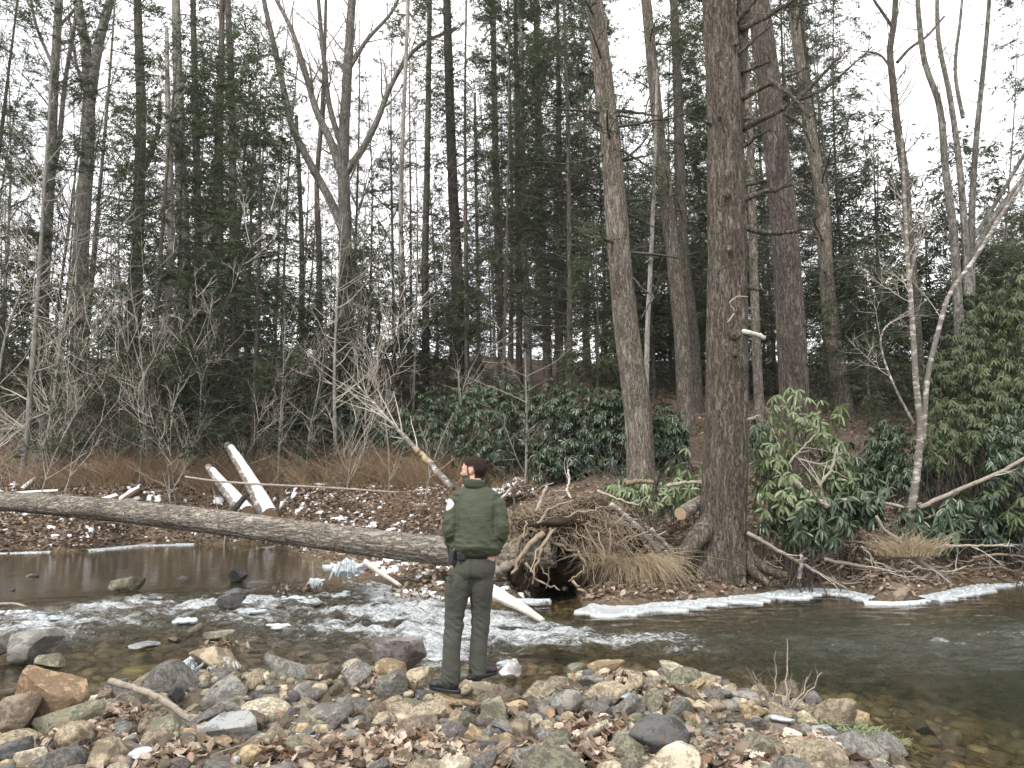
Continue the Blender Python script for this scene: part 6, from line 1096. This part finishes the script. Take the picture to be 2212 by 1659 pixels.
icicles('ice collar with hanging icicles on the tan topped block', 480, 1432, onz(480, 1460, WZ)[1] - .06, 84, 34, 26, 3, lump=False)
icicles('ice curtain on twigs at the side of the tan topped block', 408, 1440, onz(410, 1460, WZ)[1], 40, 40, 18, 4)
icicles('glassy ice sculpture on a twig behind the smooth grey stone', 765, 1440, ground_at(765, 1458)[1], 36, 30, 12, 6, lump=False)
for i, (px, py, w, lab) in enumerate([(1096, 1446, 40, 'glassy ice glaze on the rock in the chute current'), (402, 1348, 42, 'dome of white ice over a stone in the riffle'), (110, 1344, 64, 'long white ice crust on a stone in the riffle near the large grey boulder'), (600, 1360, 40, 'ice crust in the middle of the riffle'), (535, 1328, 60, 'flat white ice crust with dark stones in the riffle'), (640, 1298, 80, 'white ice rim below the dark leaf clump in the riffle'), (735, 1290, 36, 'white ice crust in the riffle below the icicle fan'), (20, 1330, 50, 'white ice crust at the picture edge of the riffle')]):
    p = onz(px, py, WZ); m = MB(); ww = W(w, p[1]) * .5
    for q in range(16):
        s = g9.uniform(.015, .05); V, Fa = rock(950 + i * 20 + q, 2, (s * g9.uniform(1, 2.2), s, s * g9.uniform(.4, .9)), 5, .6, .95, .3); m.add(V + np.array([np.clip(g9.normal() * .45, -1, 1) * ww, g9.normal() * .06, g9.uniform(0, .035)]), Fa)
    tag(link('ice_crust', m.mesh('ice_crust', M['ice' if i % 2 else 'clear_ice']), loc=(p[0], p[1], WZ + .02)), lab, 'ice', None, None)
for i, (px, py, w, lab) in enumerate([(1345, 1520, 44, 'shard of clear ice lying among cobbles near the rounded boulder'), (1318, 1498, 34, 'small clear ice plate between cobbles'), (1690, 1575, 60, 'sheet of thin ice among leaves near the moss'), (1790, 1620, 50, 'frosty ice scrap beside the grey loaf of stone'), (1560, 1650, 40, 'ice scrap against the huge dark boulder'), (300, 1650, 46, 'snow scrap among leaves near the picture foot')]):
    p = ground_at(px, py); V, Fa = rock(970 + i, 3, (W(w, p[1]) * .5, .07, .018), 7, .5, .95, .2); m = MB(); m.add(V, Fa); o = link('ice_shard', m.mesh('ice_shard', M['clear_ice' if i < 2 else 'ice']), loc=(p[0], p[1], p[2] + .06), rot=(.15, .1, i)); tag(o, lab, 'ice')
# dark wet leaf clumps caught on stones
for lab, px, py, r, n in [('dark clump of wet leaves caught on a stone in the riffle', 642, 1270, .17, 130), ('heap of brown leaves behind the tan topped block', 470, 1394, .10, 60)]:
    p = onz(px, py + 12, WZ); root = empty('leaf_clump', tuple(p)); q = g9.normal(size=(n, 3)) * np.array([r, r * .5, r * .35]); q[:, 2] = np.abs(q[:, 2]) + .02; o = litter('leaves', q[:, 0], q[:, 1], q[:, 2], (.05, .1), 3, 1.2, .55 if 'dark' in lab else .9); o.parent = root; tag(root, lab, 'leaves')
n = 420; q = g9.normal(size=(n, 3)); xx = (np.interp(g9.random(n), [0, 1], [720, 950]) - 1106) / F * 12.0; yy = 11.6 + g9.random(n) * .9; litter('leaf_drift', xx, yy, ground(xx, yy) + g9.random(n) * .16, (.06, .13), 9, 1.0)
# ------------------------------------------------------------------ the person: one body, clothes over it
PX0, PY0 = 1020, 6.2
pz = at(1000, 1497, PY0 - .05)[2]; pbase = at(1022, 1400, PY0); pbase[2] = pz
person = empty('person', tuple(pbase)); tag(person, 'person in olive uniform jacket and dark trousers standing on stones, looking upstream', 'person')
def loft(rings, n=28):
    """rings of (centre xyz, rx, ry) in horizontal planes -> closed surface"""
    th = np.linspace(0, 2 * math.pi, n, endpoint=False); V = []
    for c, rx, ry in rings: V.append(np.stack([c[0] + rx * np.cos(th), c[1] + ry * np.sin(th), np.full(n, c[2])], 1))
    V = np.concatenate(V); k = np.arange(n); k2 = (k + 1) % n; m = len(rings); Q = np.concatenate([np.stack([i * n + k, i * n + k2, (i + 1) * n + k2, (i + 1) * n + k], 1) for i in range(m - 1)])
    return V, [Q, k[::-1][None], ((m - 1) * n + k)[None]]
def dense(rings, per=6):
    t = np.arange(len(rings)); tt = np.linspace(0, len(rings) - 1, (len(rings) - 1) * per + 1); A = np.array([[*c, rx, ry] for c, rx, ry in rings]); B = smooth_par(A, tt)
    return [((b[0], b[1], b[2]), b[3], b[4]) for b in B]
def smooth_par(A, tt):
    tan = np.gradient(A, axis=0); i = np.clip(tt.astype(int), 0, len(A) - 2); u = (tt - i)[:, None]
    return (2*u**3-3*u**2+1)*A[i] + (u**3-2*u**2+u)*tan[i] + (-2*u**3+3*u**2)*A[i+1] + (u**3-u**2)*tan[i+1]
def limb(pts, n=24, per=8):
    """pts: (xyz, r) -> closed tube with rounded ends"""
    A = np.array([[*p, r] for p, r in pts]); B = smooth_par(A, np.linspace(0, len(A) - 1, (len(A) - 1) * per + 1)); d0 = nrm(B[0, :3] - B[1, :3]); d1 = nrm(B[-1, :3] - B[-2, :3])
    B = np.concatenate([[[*(B[0, :3] + d0 * B[0, 3] * .8), B[0, 3] * .45]], B, [[*(B[-1, :3] + d1 * B[-1, 3] * .8), B[-1, 3] * .45]]]); return tubes(B[:, :3], B[:, 3], n, cap=True)
def ell(c, r, ax=None, sub=3):
    V, Fa = ICO[sub]; V = V * np.array(r)
    if ax is not None: V = V @ np.array(ax)
    return V + np.array(c), [Fa]
def fuse(parts, voxel, it=2, disp=None):
    m = MB()
    for V, Fs in parts: m.add(V, Fs)
    o = m.build('fusing', [M['black']]); r = o.modifiers.new('r', 'REMESH'); r.mode = 'VOXEL'; r.voxel_size = voxel; r.use_smooth_shade = True
    if it: s = o.modifiers.new('s', 'SMOOTH'); s.factor = .5; s.iterations = it
    dg = bpy.context.evaluated_depsgraph_get(); me = bpy.data.meshes.new_from_object(o.evaluated_get(dg)); n = len(me.vertices); V = np.empty(n * 3, np.float32); me.vertices.foreach_get('co', V); V = V.reshape(-1, 3).astype(float); N = np.empty(n * 3, np.float32); me.vertices.foreach_get('normal', N); N = N.reshape(-1, 3)
    if disp is not None: V = V + N * disp(V)[:, None]; me.vertices.foreach_set('co', V.astype(np.float32).ravel()); me.update()
    old = o.data; bpy.data.objects.remove(o); bpy.data.meshes.remove(old); return me, V, N
def dress(me, name, mat):
    me.materials.clear(); me.materials.append(M[mat]); me.polygons.foreach_set('use_smooth', np.ones(len(me.polygons), bool)); me.name = name; return link(name, me, person)
def P3(X, Yc, y=0.0): return np.array([(X - 390) * .00122, y, (1570 - Yc) * .00122])
# head, turned about 70 degrees to the person's left and a little down
fw = nrm(np.array([-.95, .31, -.03])); lf = nrm(np.cross([0, 0, 1.0], fw)); up = np.cross(fw, lf); HX = np.array([fw, lf, up]); hc = np.array([-.012, .045, 1.690])
def hp(f, l, u): return hc + f * fw + l * lf + u * up
headp = [ell(hp(-.012, 0, .028), (.098, .075, .084), HX, 4), ell(hp(.030, 0, -.038), (.062, .056, .072), HX), ell(hp(.055, 0, .012), (.036, .052, .06), HX), ell(hp(.062, 0, -.088), (.026, .028, .02), HX), ell(hp(.095, 0, -.016), (.019, .012, .013), HX), ell(hp(.086, 0, .006), (.012, .008, .03), HX),
         ell(hp(.086, .014, -.020), (.009, .007, .007), HX), ell(hp(.086, -.014, -.020), (.009, .007, .007), HX), ell(hp(.074, .028, .030), (.012, .024, .008), HX), ell(hp(.074, -.028, .030), (.012, .024, .008), HX), ell(hp(.080, 0, -.049), (.011, .020, .006), HX), ell(hp(.079, 0, -.058), (.010, .018, .006), HX),
         ell(hp(.045, .048, -.012), (.028, .014, .02), HX), ell(hp(.045, -.048, -.012), (.028, .014, .02), HX), ell(hp(-.010, .0755, .0), (.017, .009, .031), HX), ell(hp(-.010, -.0755, .0), (.017, .009, .031), HX), ell(hp(-.002, .079, -.018), (.009, .006, .012), HX)]
neck = limb([((.008, .0, 1.46), .062), ((.004, .012, 1.56), .058), ((-.004, .03, 1.64), .058)])
sh, el_, wr = [(-.118, 0, 1.435), (.160, 0, 1.422)], [(-.168, -.04, 1.235), (.202, -.035, 1.215)], [(-.150, .11, 1.03), (.148, .19, 1.06)]
def hand(w, sx):
    w = np.array(w); o = [ell(w + [0, .015, -.045], (.036, .018, .05))]
    for k, (dx, ln) in enumerate([(-.026, .062), (-.009, .07), (.009, .066), (.026, .052)]): b = w + [dx, .02, -.08]; o.append(limb([(b, .0095), (b + [0, .008, -ln * .45], .009), (b + [0, -.002, -ln * .9], .0075)], 10, 3))
    b = w + [sx * .034, .015, -.035]; o.append(limb([(b, .011), (b + [sx * .02, .012, -.03], .0105), (b + [sx * .022, .01, -.06], .008)], 10, 3)); return o
bodyp = headp + [neck, loft(dense([((.02, 0, .90), .145, .11), ((.02, 0, 1.05), .15, .105), ((.025, 0, 1.25), .165, .11), ((.025, 0, 1.40), .15, .10), ((.02, 0, 1.49), .085, .07)])) ]
for s_, e_, w_, sx in zip(sh, el_, wr, (1, -1)): bodyp.append(limb([(s_, .05), (e_, .042), (w_, .03)])); bodyp += hand(w_, sx)
LEG = [[P3(312, 820), P3(300, 900), P3(276, 1030, .01), P3(266, 1160, .015), P3(254, 1300, -.01), P3(247, 1500, -.02)], [P3(452, 820, .01), P3(440, 900, .02), P3(438, 1030, .05), P3(434, 1150, .07), P3(424, 1290, .06), P3(416, 1470, .06)]]
for L_ in LEG: bodyp.append(limb([(L_[0], .075), (L_[2], .065), (L_[3], .05), (L_[4], .05), (L_[5], .036)]))
me, V, N = fuse(bodyp, .0078, 1); body = dress(me, 'body', 'skin'); BV, BN = V, N
loc = (BV - hc) @ HX.T; f_, l_, u_ = loc[:, 0], loc[:, 1], loc[:, 2]
def shell(name, mat, mask, off, seed, lip=.6):
    """a layer grown on the part of the head that MASK picks"""
    me = body.data; n = len(me.polygons); mk = mask > 0; tris = []
    for p in me.polygons:
        v = list(p.vertices)
        if all(mk[i] for i in v): tris.append(v)
    ids = sorted({i for t in tris for i in t}); mp = {i: k for k, i in enumerate(ids)}; idx = np.array(ids); d = off * np.clip(mask[idx], .15, 1) * (1 + .35 * noise3(BV[idx] * 90 + seed) + .3 * noise3(BV[idx] * 28 + seed)); Vn = BV[idx] + BN[idx] * d[:, None]; m = MB(); T = [[mp[i] for i in t] for t in tris]
    for k in (3, 4):
        q = [t for t in T if len(t) == k]
        if q: m.add(Vn, np.array(q)) if not m.v else m.f.setdefault((k, 0), []).append(np.array(q))
    return m.build(name, M[mat], person)
hairline = np.minimum.reduce([np.clip((u_ - (.052 - .9 * np.clip(-f_ + .03, 0, .07) - 0)) * 60, -1, 1), np.ones(len(u_))]); hairm = np.where((f_ < .052) & (u_ > -.075) & (np.abs(l_) < .12), np.where(f_ < -.03, np.clip((u_ + .062) * 50, 0, 1), np.clip((u_ - (.050 - .35 * (.05 - f_))) * 60 + (f_ < .02) * np.clip((u_ - .02) * 50, 0, 1), 0, 1)), np.clip((u_ - .072) * 60, 0, 1) * (f_ < .075))
ear = (np.abs(l_) > .070) & (f_ > -.032) & (f_ < .009) & (u_ < .036) & (u_ > -.04); hairm = np.where(ear, 0, hairm); shell('hair', 'hair', hairm, .0095, 1)
sideb = (f_ > .002) & (f_ < .026) & (u_ < .062) & (np.abs(l_) > .045); beardm = np.where((u_ < -.026) & (u_ > -.125) & (f_ > .012 + (u_ + .1) * .0) & ~((np.abs(u_ + .053) < .010) & (np.abs(l_) < .024) & (f_ > .06)), 1.0, 0) * np.clip((-.028 + .012 * (f_ < .05) - u_) * 60, 0, 1); beardm = np.maximum(beardm, np.where(sideb & (u_ > -.07), .8, 0)); beardm = np.where(ear, 0, beardm); shell('beard', 'stubble', beardm, .003, 2)
for s_ in (1, -1):
    V_, Fa = ICO[3]; m = MB(); m.add(V_ * .0095 + hp(.0735, .0285 * s_, .010), Fa); m.build('eye', M['eye'], person); 
    m = MB(); V2, F2 = ell(hp(.0815, .0292 * s_, .010), (.003, .0055, .0055), HX); m.add(V2, F2); m.build('iris', M['iris'], bpy.context.scene.objects[person.children[-1].name] if False else [c for c in person.children if c.name.startswith('eye')][-1])
    q = smooth_path([hp(.082, .012 * s_, .032), hp(.082, .030 * s_, .037), hp(.068, .046 * s_, .031)], 8); m = MB(); tubes(q, np.array([.003, .004, .004, .004, .004, .0035, .003, .002]), 6, m); m.build('eyebrow', M['hair'], person)
# jacket
tor = dense([((.018, .0, 1.035), .172, .128), ((.018, 0, 1.06), .186, .140), ((.018, -.005, 1.105), .206, .158), ((.020, -.008, 1.20), .198, .152), ((.024, -.006, 1.33), .193, .146), ((.026, -.002, 1.41), .188, .134), ((.024, 0, 1.475), .150, .112), ((.016, .006, 1.535), .098, .090), ((.008, .012, 1.572), .072, .076), ((.005, .014, 1.598), .068, .075)])
jp = [loft(tor, 40)]
for (a, b, c, rs) in [((-.122, 0, 1.447), el_[0], wr[0], (.082, .078, .070, .064, .048)), ((.166, 0, 1.434), el_[1], wr[1], (.080, .076, .068, .062, .047))]:
    a, b, c = map(np.array, (a, b, c)); jp.append(limb([(a, rs[0]), (a * .45 + b * .55 + np.array([np.sign(b[0]) * .006, 0, 0]), rs[1]), (b, rs[2] + .003), (b * .45 + c * .55, rs[3]), (c, rs[4])]))
jp.append(limb([(np.array([-.040, .0, 1.525]), .062), (np.array([-.10, 0, 1.468]), .078)])); jp.append(limb([(np.array([.075, .0, 1.52]), .062), (np.array([.145, 0, 1.455]), .077)]))
def ridge(q): return 1 - 2 * np.abs(noise3(q))
def jdisp(V):
    x, y, z = V.T; s = noise3(V * np.array([9, 9, 16.0]) + 3) * .005 + ridge(np.stack([x * 5, y * 5, z * 13 + x * 6], 1) + 5) * .005 * sstep(1.5, 1.2, z)
    armL = sstep(-.12, -.16, x); armR = sstep(.17, .21, x); arm = np.maximum(armL, armR)
    s += arm * ridge(np.stack([x * 7, y * 7, z * 19 + np.abs(x) * 10], 1) + 1) * .0085
    s += (1 - arm) * np.exp(-((z - 1.12) / .06) ** 2) * ridge(np.stack([x * 9, y * 4, z * 22], 1)) * .011
    s += (1 - arm) * sstep(1.42, 1.25, z) * ridge(np.stack([x * 14 + z * 5, y * 4, z * 3.5], 1) + 8) * .006
    s += np.exp(-((np.abs(x - .02) - .155) / .022) ** 2) * np.where((z > 1.2) & (z < 1.5), -.010, 0)      # armhole seams
    s += np.where(z < 1.065, .0025 * np.sin(np.arctan2(y, x - .018) * 60), 0)
    return s
me, V, N = fuse(jp, .0085, 3, jdisp); jacket = dress(me, 'jacket', 'jacket'); JV, JN = V, N
# collar standing round the neck, open in front
th = np.radians(np.linspace(-205, 75, 40)) ; prof = [(0, 1.552, 1.0), (.004, 1.58, .99), (.007, 1.606, 1.01), (.005, 1.624, 1.04), (-.006, 1.621, 1.0), (-.008, 1.575, .94)]
V = np.stack([np.stack([.003 + (.078 * k + o) * np.cos(th - .1), .014 + (.084 * k + o) * np.sin(th - .1), np.full(40, z) + .006 * np.sin(th * 2)], 1) for o, z, k in prof], 1); m = MB(); m.add(V, grid_faces(40, len(prof))); co = m.build('collar', M['jacket'], person); sol = co.modifiers.new('s', 'SOLIDIFY'); sol.thickness = .004
# trousers
tp = [loft(dense([((.0, .012, 1.075), .150, .112), ((.0, .012, 1.03), .160, .118), ((-.002, .006, .97), .172, .130), ((-.008, .004, .91), .178, .132), ((-.012, .010, .865), .160, .118)]), 40)]
for i, L_ in enumerate(LEG):
    rr = [.098, .099, .084, .072, .069, .071] if i == 0 else [.095, .095, .081, .070, .068, .070]; tp.append(limb(list(zip(L_, rr)), 28))
def tdisp(V):
    x, y, z = V.T; knee = np.exp(-((z - .50) / .10) ** 2); ank = sstep(.30, .10, z); thi = np.exp(-((z - .78) / .12) ** 2)
    s = noise3(V * np.array([11, 11, 9.0])) * .0035 + ridge(np.stack([x * 9, y * 6, z * 20 + x * 14], 1) + 2) * (.0075 * knee + .007 * ank + .0015) + ridge(np.stack([x * 11 - z * 6, y * 5, z * 11], 1) + 9) * thi * .0055
    s += np.where((z > .86) & (z < 1.0), -.012 * np.exp(-((x + .01) / .012) ** 2) * (y < 0), 0)
    return s
me, V, N = fuse(tp, .0085, 2, tdisp); trousers = dress(me, 'trousers', 'trousers'); TV, TN = V, N
def on_surface(SV, SN, target, facing):
    """vertex of a garment nearest TARGET among those facing FACING"""
    f = nrm(np.array(facing, float)); d = np.linalg.norm(SV - np.array(target), axis=1) + (1 - SN @ f) * .06; i = int(np.argmin(d)); return SV[i], nrm(SN[i].astype(float))
from mathutils.bvhtree import BVHTree
def bvh(o): return BVHTree.FromPolygons([v.co[:] for v in o.data.vertices], [p.vertices[:] for p in o.data.polygons])
JB, TB = bvh(jacket), bvh(trousers)
def applique(B, c, n, upv, outline, off, name, mat, parent, thick=.003, rings=5):
    """a flat shape laid on a garment: its outline shrunk onto the cloth"""
    c = np.array(c); n = nrm(np.array(n, float)); s = nrm(np.cross(upv, n)); u = np.cross(n, s); O = np.array(outline); k = len(O); V = []
    for r in np.linspace(0, 1, rings):
        for a, b in (O * r if r > 0 else O * .001):
            p = c + s * a + u * b + n * .08; h = B.ray_cast(Vector(p), Vector(-n), .2); q = np.array(h[0]) if h[0] is not None else p - n * .08; V.append(q + n * (off if r < .99 else off * .2))
    V = np.array(V); m = MB(); i = np.arange(k); i2 = (i + 1) % k
    for r in range(rings - 1): m.add(V, np.stack([r * k + i, (r + 1) * k + i, (r + 1) * k + i2, r * k + i2], 1)) if r == 0 else m.f.setdefault((4, 0), []).append(np.stack([r * k + i, (r + 1) * k + i, (r + 1) * k + i2, r * k + i2], 1))
    return m.build(name, M[mat], parent)
circ = lambda r, n=32: [(r * math.cos(a), r * math.sin(a)) for a in np.linspace(0, 2 * math.pi, n, endpoint=False)]
pc, pn = on_surface(JV, JN, (-.19, -.055, 1.422), (-.62, -.78, .05)); nf = nrm(np.array([-.62, -.78, .05]))
pt = applique(JB, pc, nf, (0, 0, 1.0), circ(.046), .006, 'shoulder_patch', 'patch', person); tag(pt, 'round white shoulder patch')
ring_o = [(.033 * math.cos(a), .033 * math.sin(a)) for a in np.linspace(0, 2 * math.pi, 32, endpoint=False)]
applique(JB, pc, nf, (0, 0, 1.0), circ(.030), .0072, 'emblem_ring', 'patch_red', pt); applique(JB, pc, nf, (0, 0, 1.0), circ(.0255), .0084, 'emblem_field', 'patch', pt)
applique(JB, pc, nf, (0, 0, 1.0), [(0, .02), (.008, .006), (.018, .004), (.010, -.006), (.012, -.018), (0, -.010), (-.012, -.018), (-.010, -.006), (-.018, .004), (-.008, .006)], .0096, 'emblem_mark', 'patch_blue', pt)
# cargo pocket with flap on the left thigh
kc, kn = on_surface(TV, TN, (-.20, -.03, .80), (-.75, -.65, 0)); kf = nrm(np.array([-.78, -.62, 0]))
applique(TB, kc, kf, (0, 0, 1.0), [(-.07, .07), (.07, .075), (.074, -.075), (.05, -.09), (-.05, -.09), (-.075, -.07)], .010, 'cargo_pocket', 'trousers', person); applique(TB, kc + np.array([0, 0, .055]), kf, (0, 0, 1.0), [(-.076, .03), (.074, .034), (.076, -.012), (.06, -.026), (-.06, -.028), (-.078, -.014)], .016, 'pocket_flap', 'trousers', person)
# belt, holster, keys
th = np.linspace(0, 2 * math.pi, 61); zb = 1.030; V = []
for zz, o in ((zb - .022, .002), (zb - .02, .007), (zb + .02, .007), (zb + .022, .002)):
    V.append(np.stack([.0 + (.160 + o) * np.cos(th), .012 + (.120 + o) * np.sin(th), np.full(61, zz)], 1))
m = MB(); m.add(np.stack(V, 1), grid_faces(61, 4)); m.build('belt', M['black'], person)
def softbox(c, sz, rot, sub=4, pw=5.0):
    V, Fa = ICO[sub]; V = np.sign(V) * np.abs(V) ** .35; V = V / np.abs(V).max() * np.array(sz); R_ = np.array(Euler(rot).to_matrix()); return V @ R_.T + np.array(c), [Fa]
m = MB(); m.add(*softbox((-.155, -.06, 1.02), (.030, .036, .062), (.05, .08, .5))); m.add(*softbox((-.158, -.055, 1.075), (.022, .022, .032), (.3, .1, .5))); hol = m.build('holster', M['black'], person); tag(hol, 'black holster at the hip')
m = MB(); m.add(*softbox((-.092, -.112, 1.033), (.034, .018, .034), (0, 0, .25))); m.build('belt_pouch', M['black'], person); m = MB(); m.add(*softbox((-.148, -.100, 1.082), (.004, .002, .006), (0, 0, .4), 2)); m.build('snap', M['brass'], hol)
m = MB(); [tubes(np.array([[-.172 + .006 * k, -.068 - .004 * k, .985], [-.176 + .008 * k, -.075 - .004 * k, .955], [-.174 + .008 * k, -.076, .935 - .01 * k]]), np.array([.004, .005, .003]), 6, m, cap=True) for k in range(3)]; m.build('keys', M['brass'], person)
# boots
for (a, z, rz, nm) in [(LEG[0][5], 0.0, math.radians(58), 'boot'), (LEG[1][5], .085, math.radians(-48), 'boot')]:
    a = np.array([a[0], a[1], z]); cs, sn = math.cos(rz), math.sin(rz); R_ = np.array([[cs, -sn, 0], [sn, cs, 0], [0, 0, 1]])
    pr = [ell((0, -.02, .06), (.046, .056, .058)), ell((0, .06, .05), (.048, .085, .045)), ell((0, .135, .042), (.050, .062, .038)), limb([((0, -.01, .06), .05), ((0, -.01, .15), .056), ((0, -.005, .20), .058)], 18, 4), ell((0, .02, .03), (.04, .09, .03))]
    me, V, N = fuse(pr, .006, 2); V = V.copy(); V[:, 2] = np.maximum(V[:, 2], .024); V = V @ R_.T + a; me.vertices.foreach_set('co', V.astype(np.float32).ravel()); me.update(); bo = dress(me, nm, 'black')
    t = np.linspace(0, 2 * math.pi, 40, endpoint=False); ox = .052 * np.cos(t) * (1 - .10 * np.exp(-((np.sin(t) + .1) / .35) ** 2)); oy = .05 + .150 * np.sin(t); V = np.concatenate([np.stack([ox * k, (oy - .05) * k + .05, np.full(40, zz)], 1) for zz, k in ((0, .97), (.004, 1.0), (.024, 1.02), (.028, .98))]) @ R_.T + a
    k = np.arange(40); k2 = (k + 1) % 40; m = MB(); m.add(V, [np.concatenate([np.stack([i * 40 + k, i * 40 + k2, (i + 1) * 40 + k2, (i + 1) * 40 + k], 1) for i in range(3)]), k[::-1][None], (120 + k)[None]]); m.build('sole', M['black'], bo)
# ------------------------------------------------------------------ damp winter air over the whole wood
hm = bpy.data.materials.new('haze'); hm.use_nodes = True; nt = hm.node_tree; nt.nodes.clear()
ho = nt.nodes.new('ShaderNodeOutputMaterial'); hv = nt.nodes.new('ShaderNodeVolumePrincipled'); hv.inputs['Color'].default_value = (.92, .94, .96, 1); hv.inputs['Density'].default_value = .0003
nt.links.new(hv.outputs[0], ho.inputs['Volume'])
mb = MB(); V = np.array([[x, y, z] for x in (-405, 405) for y in (-65, 405) for z in (-2.2, 52)], float); mb.add(V, np.array([[0, 1, 3, 2], [4, 6, 7, 5], [0, 4, 5, 1], [2, 3, 7, 6], [0, 2, 6, 4], [1, 5, 7, 3]])); tag(mb.build('haze', hm, smooth=False), kind='stuff')
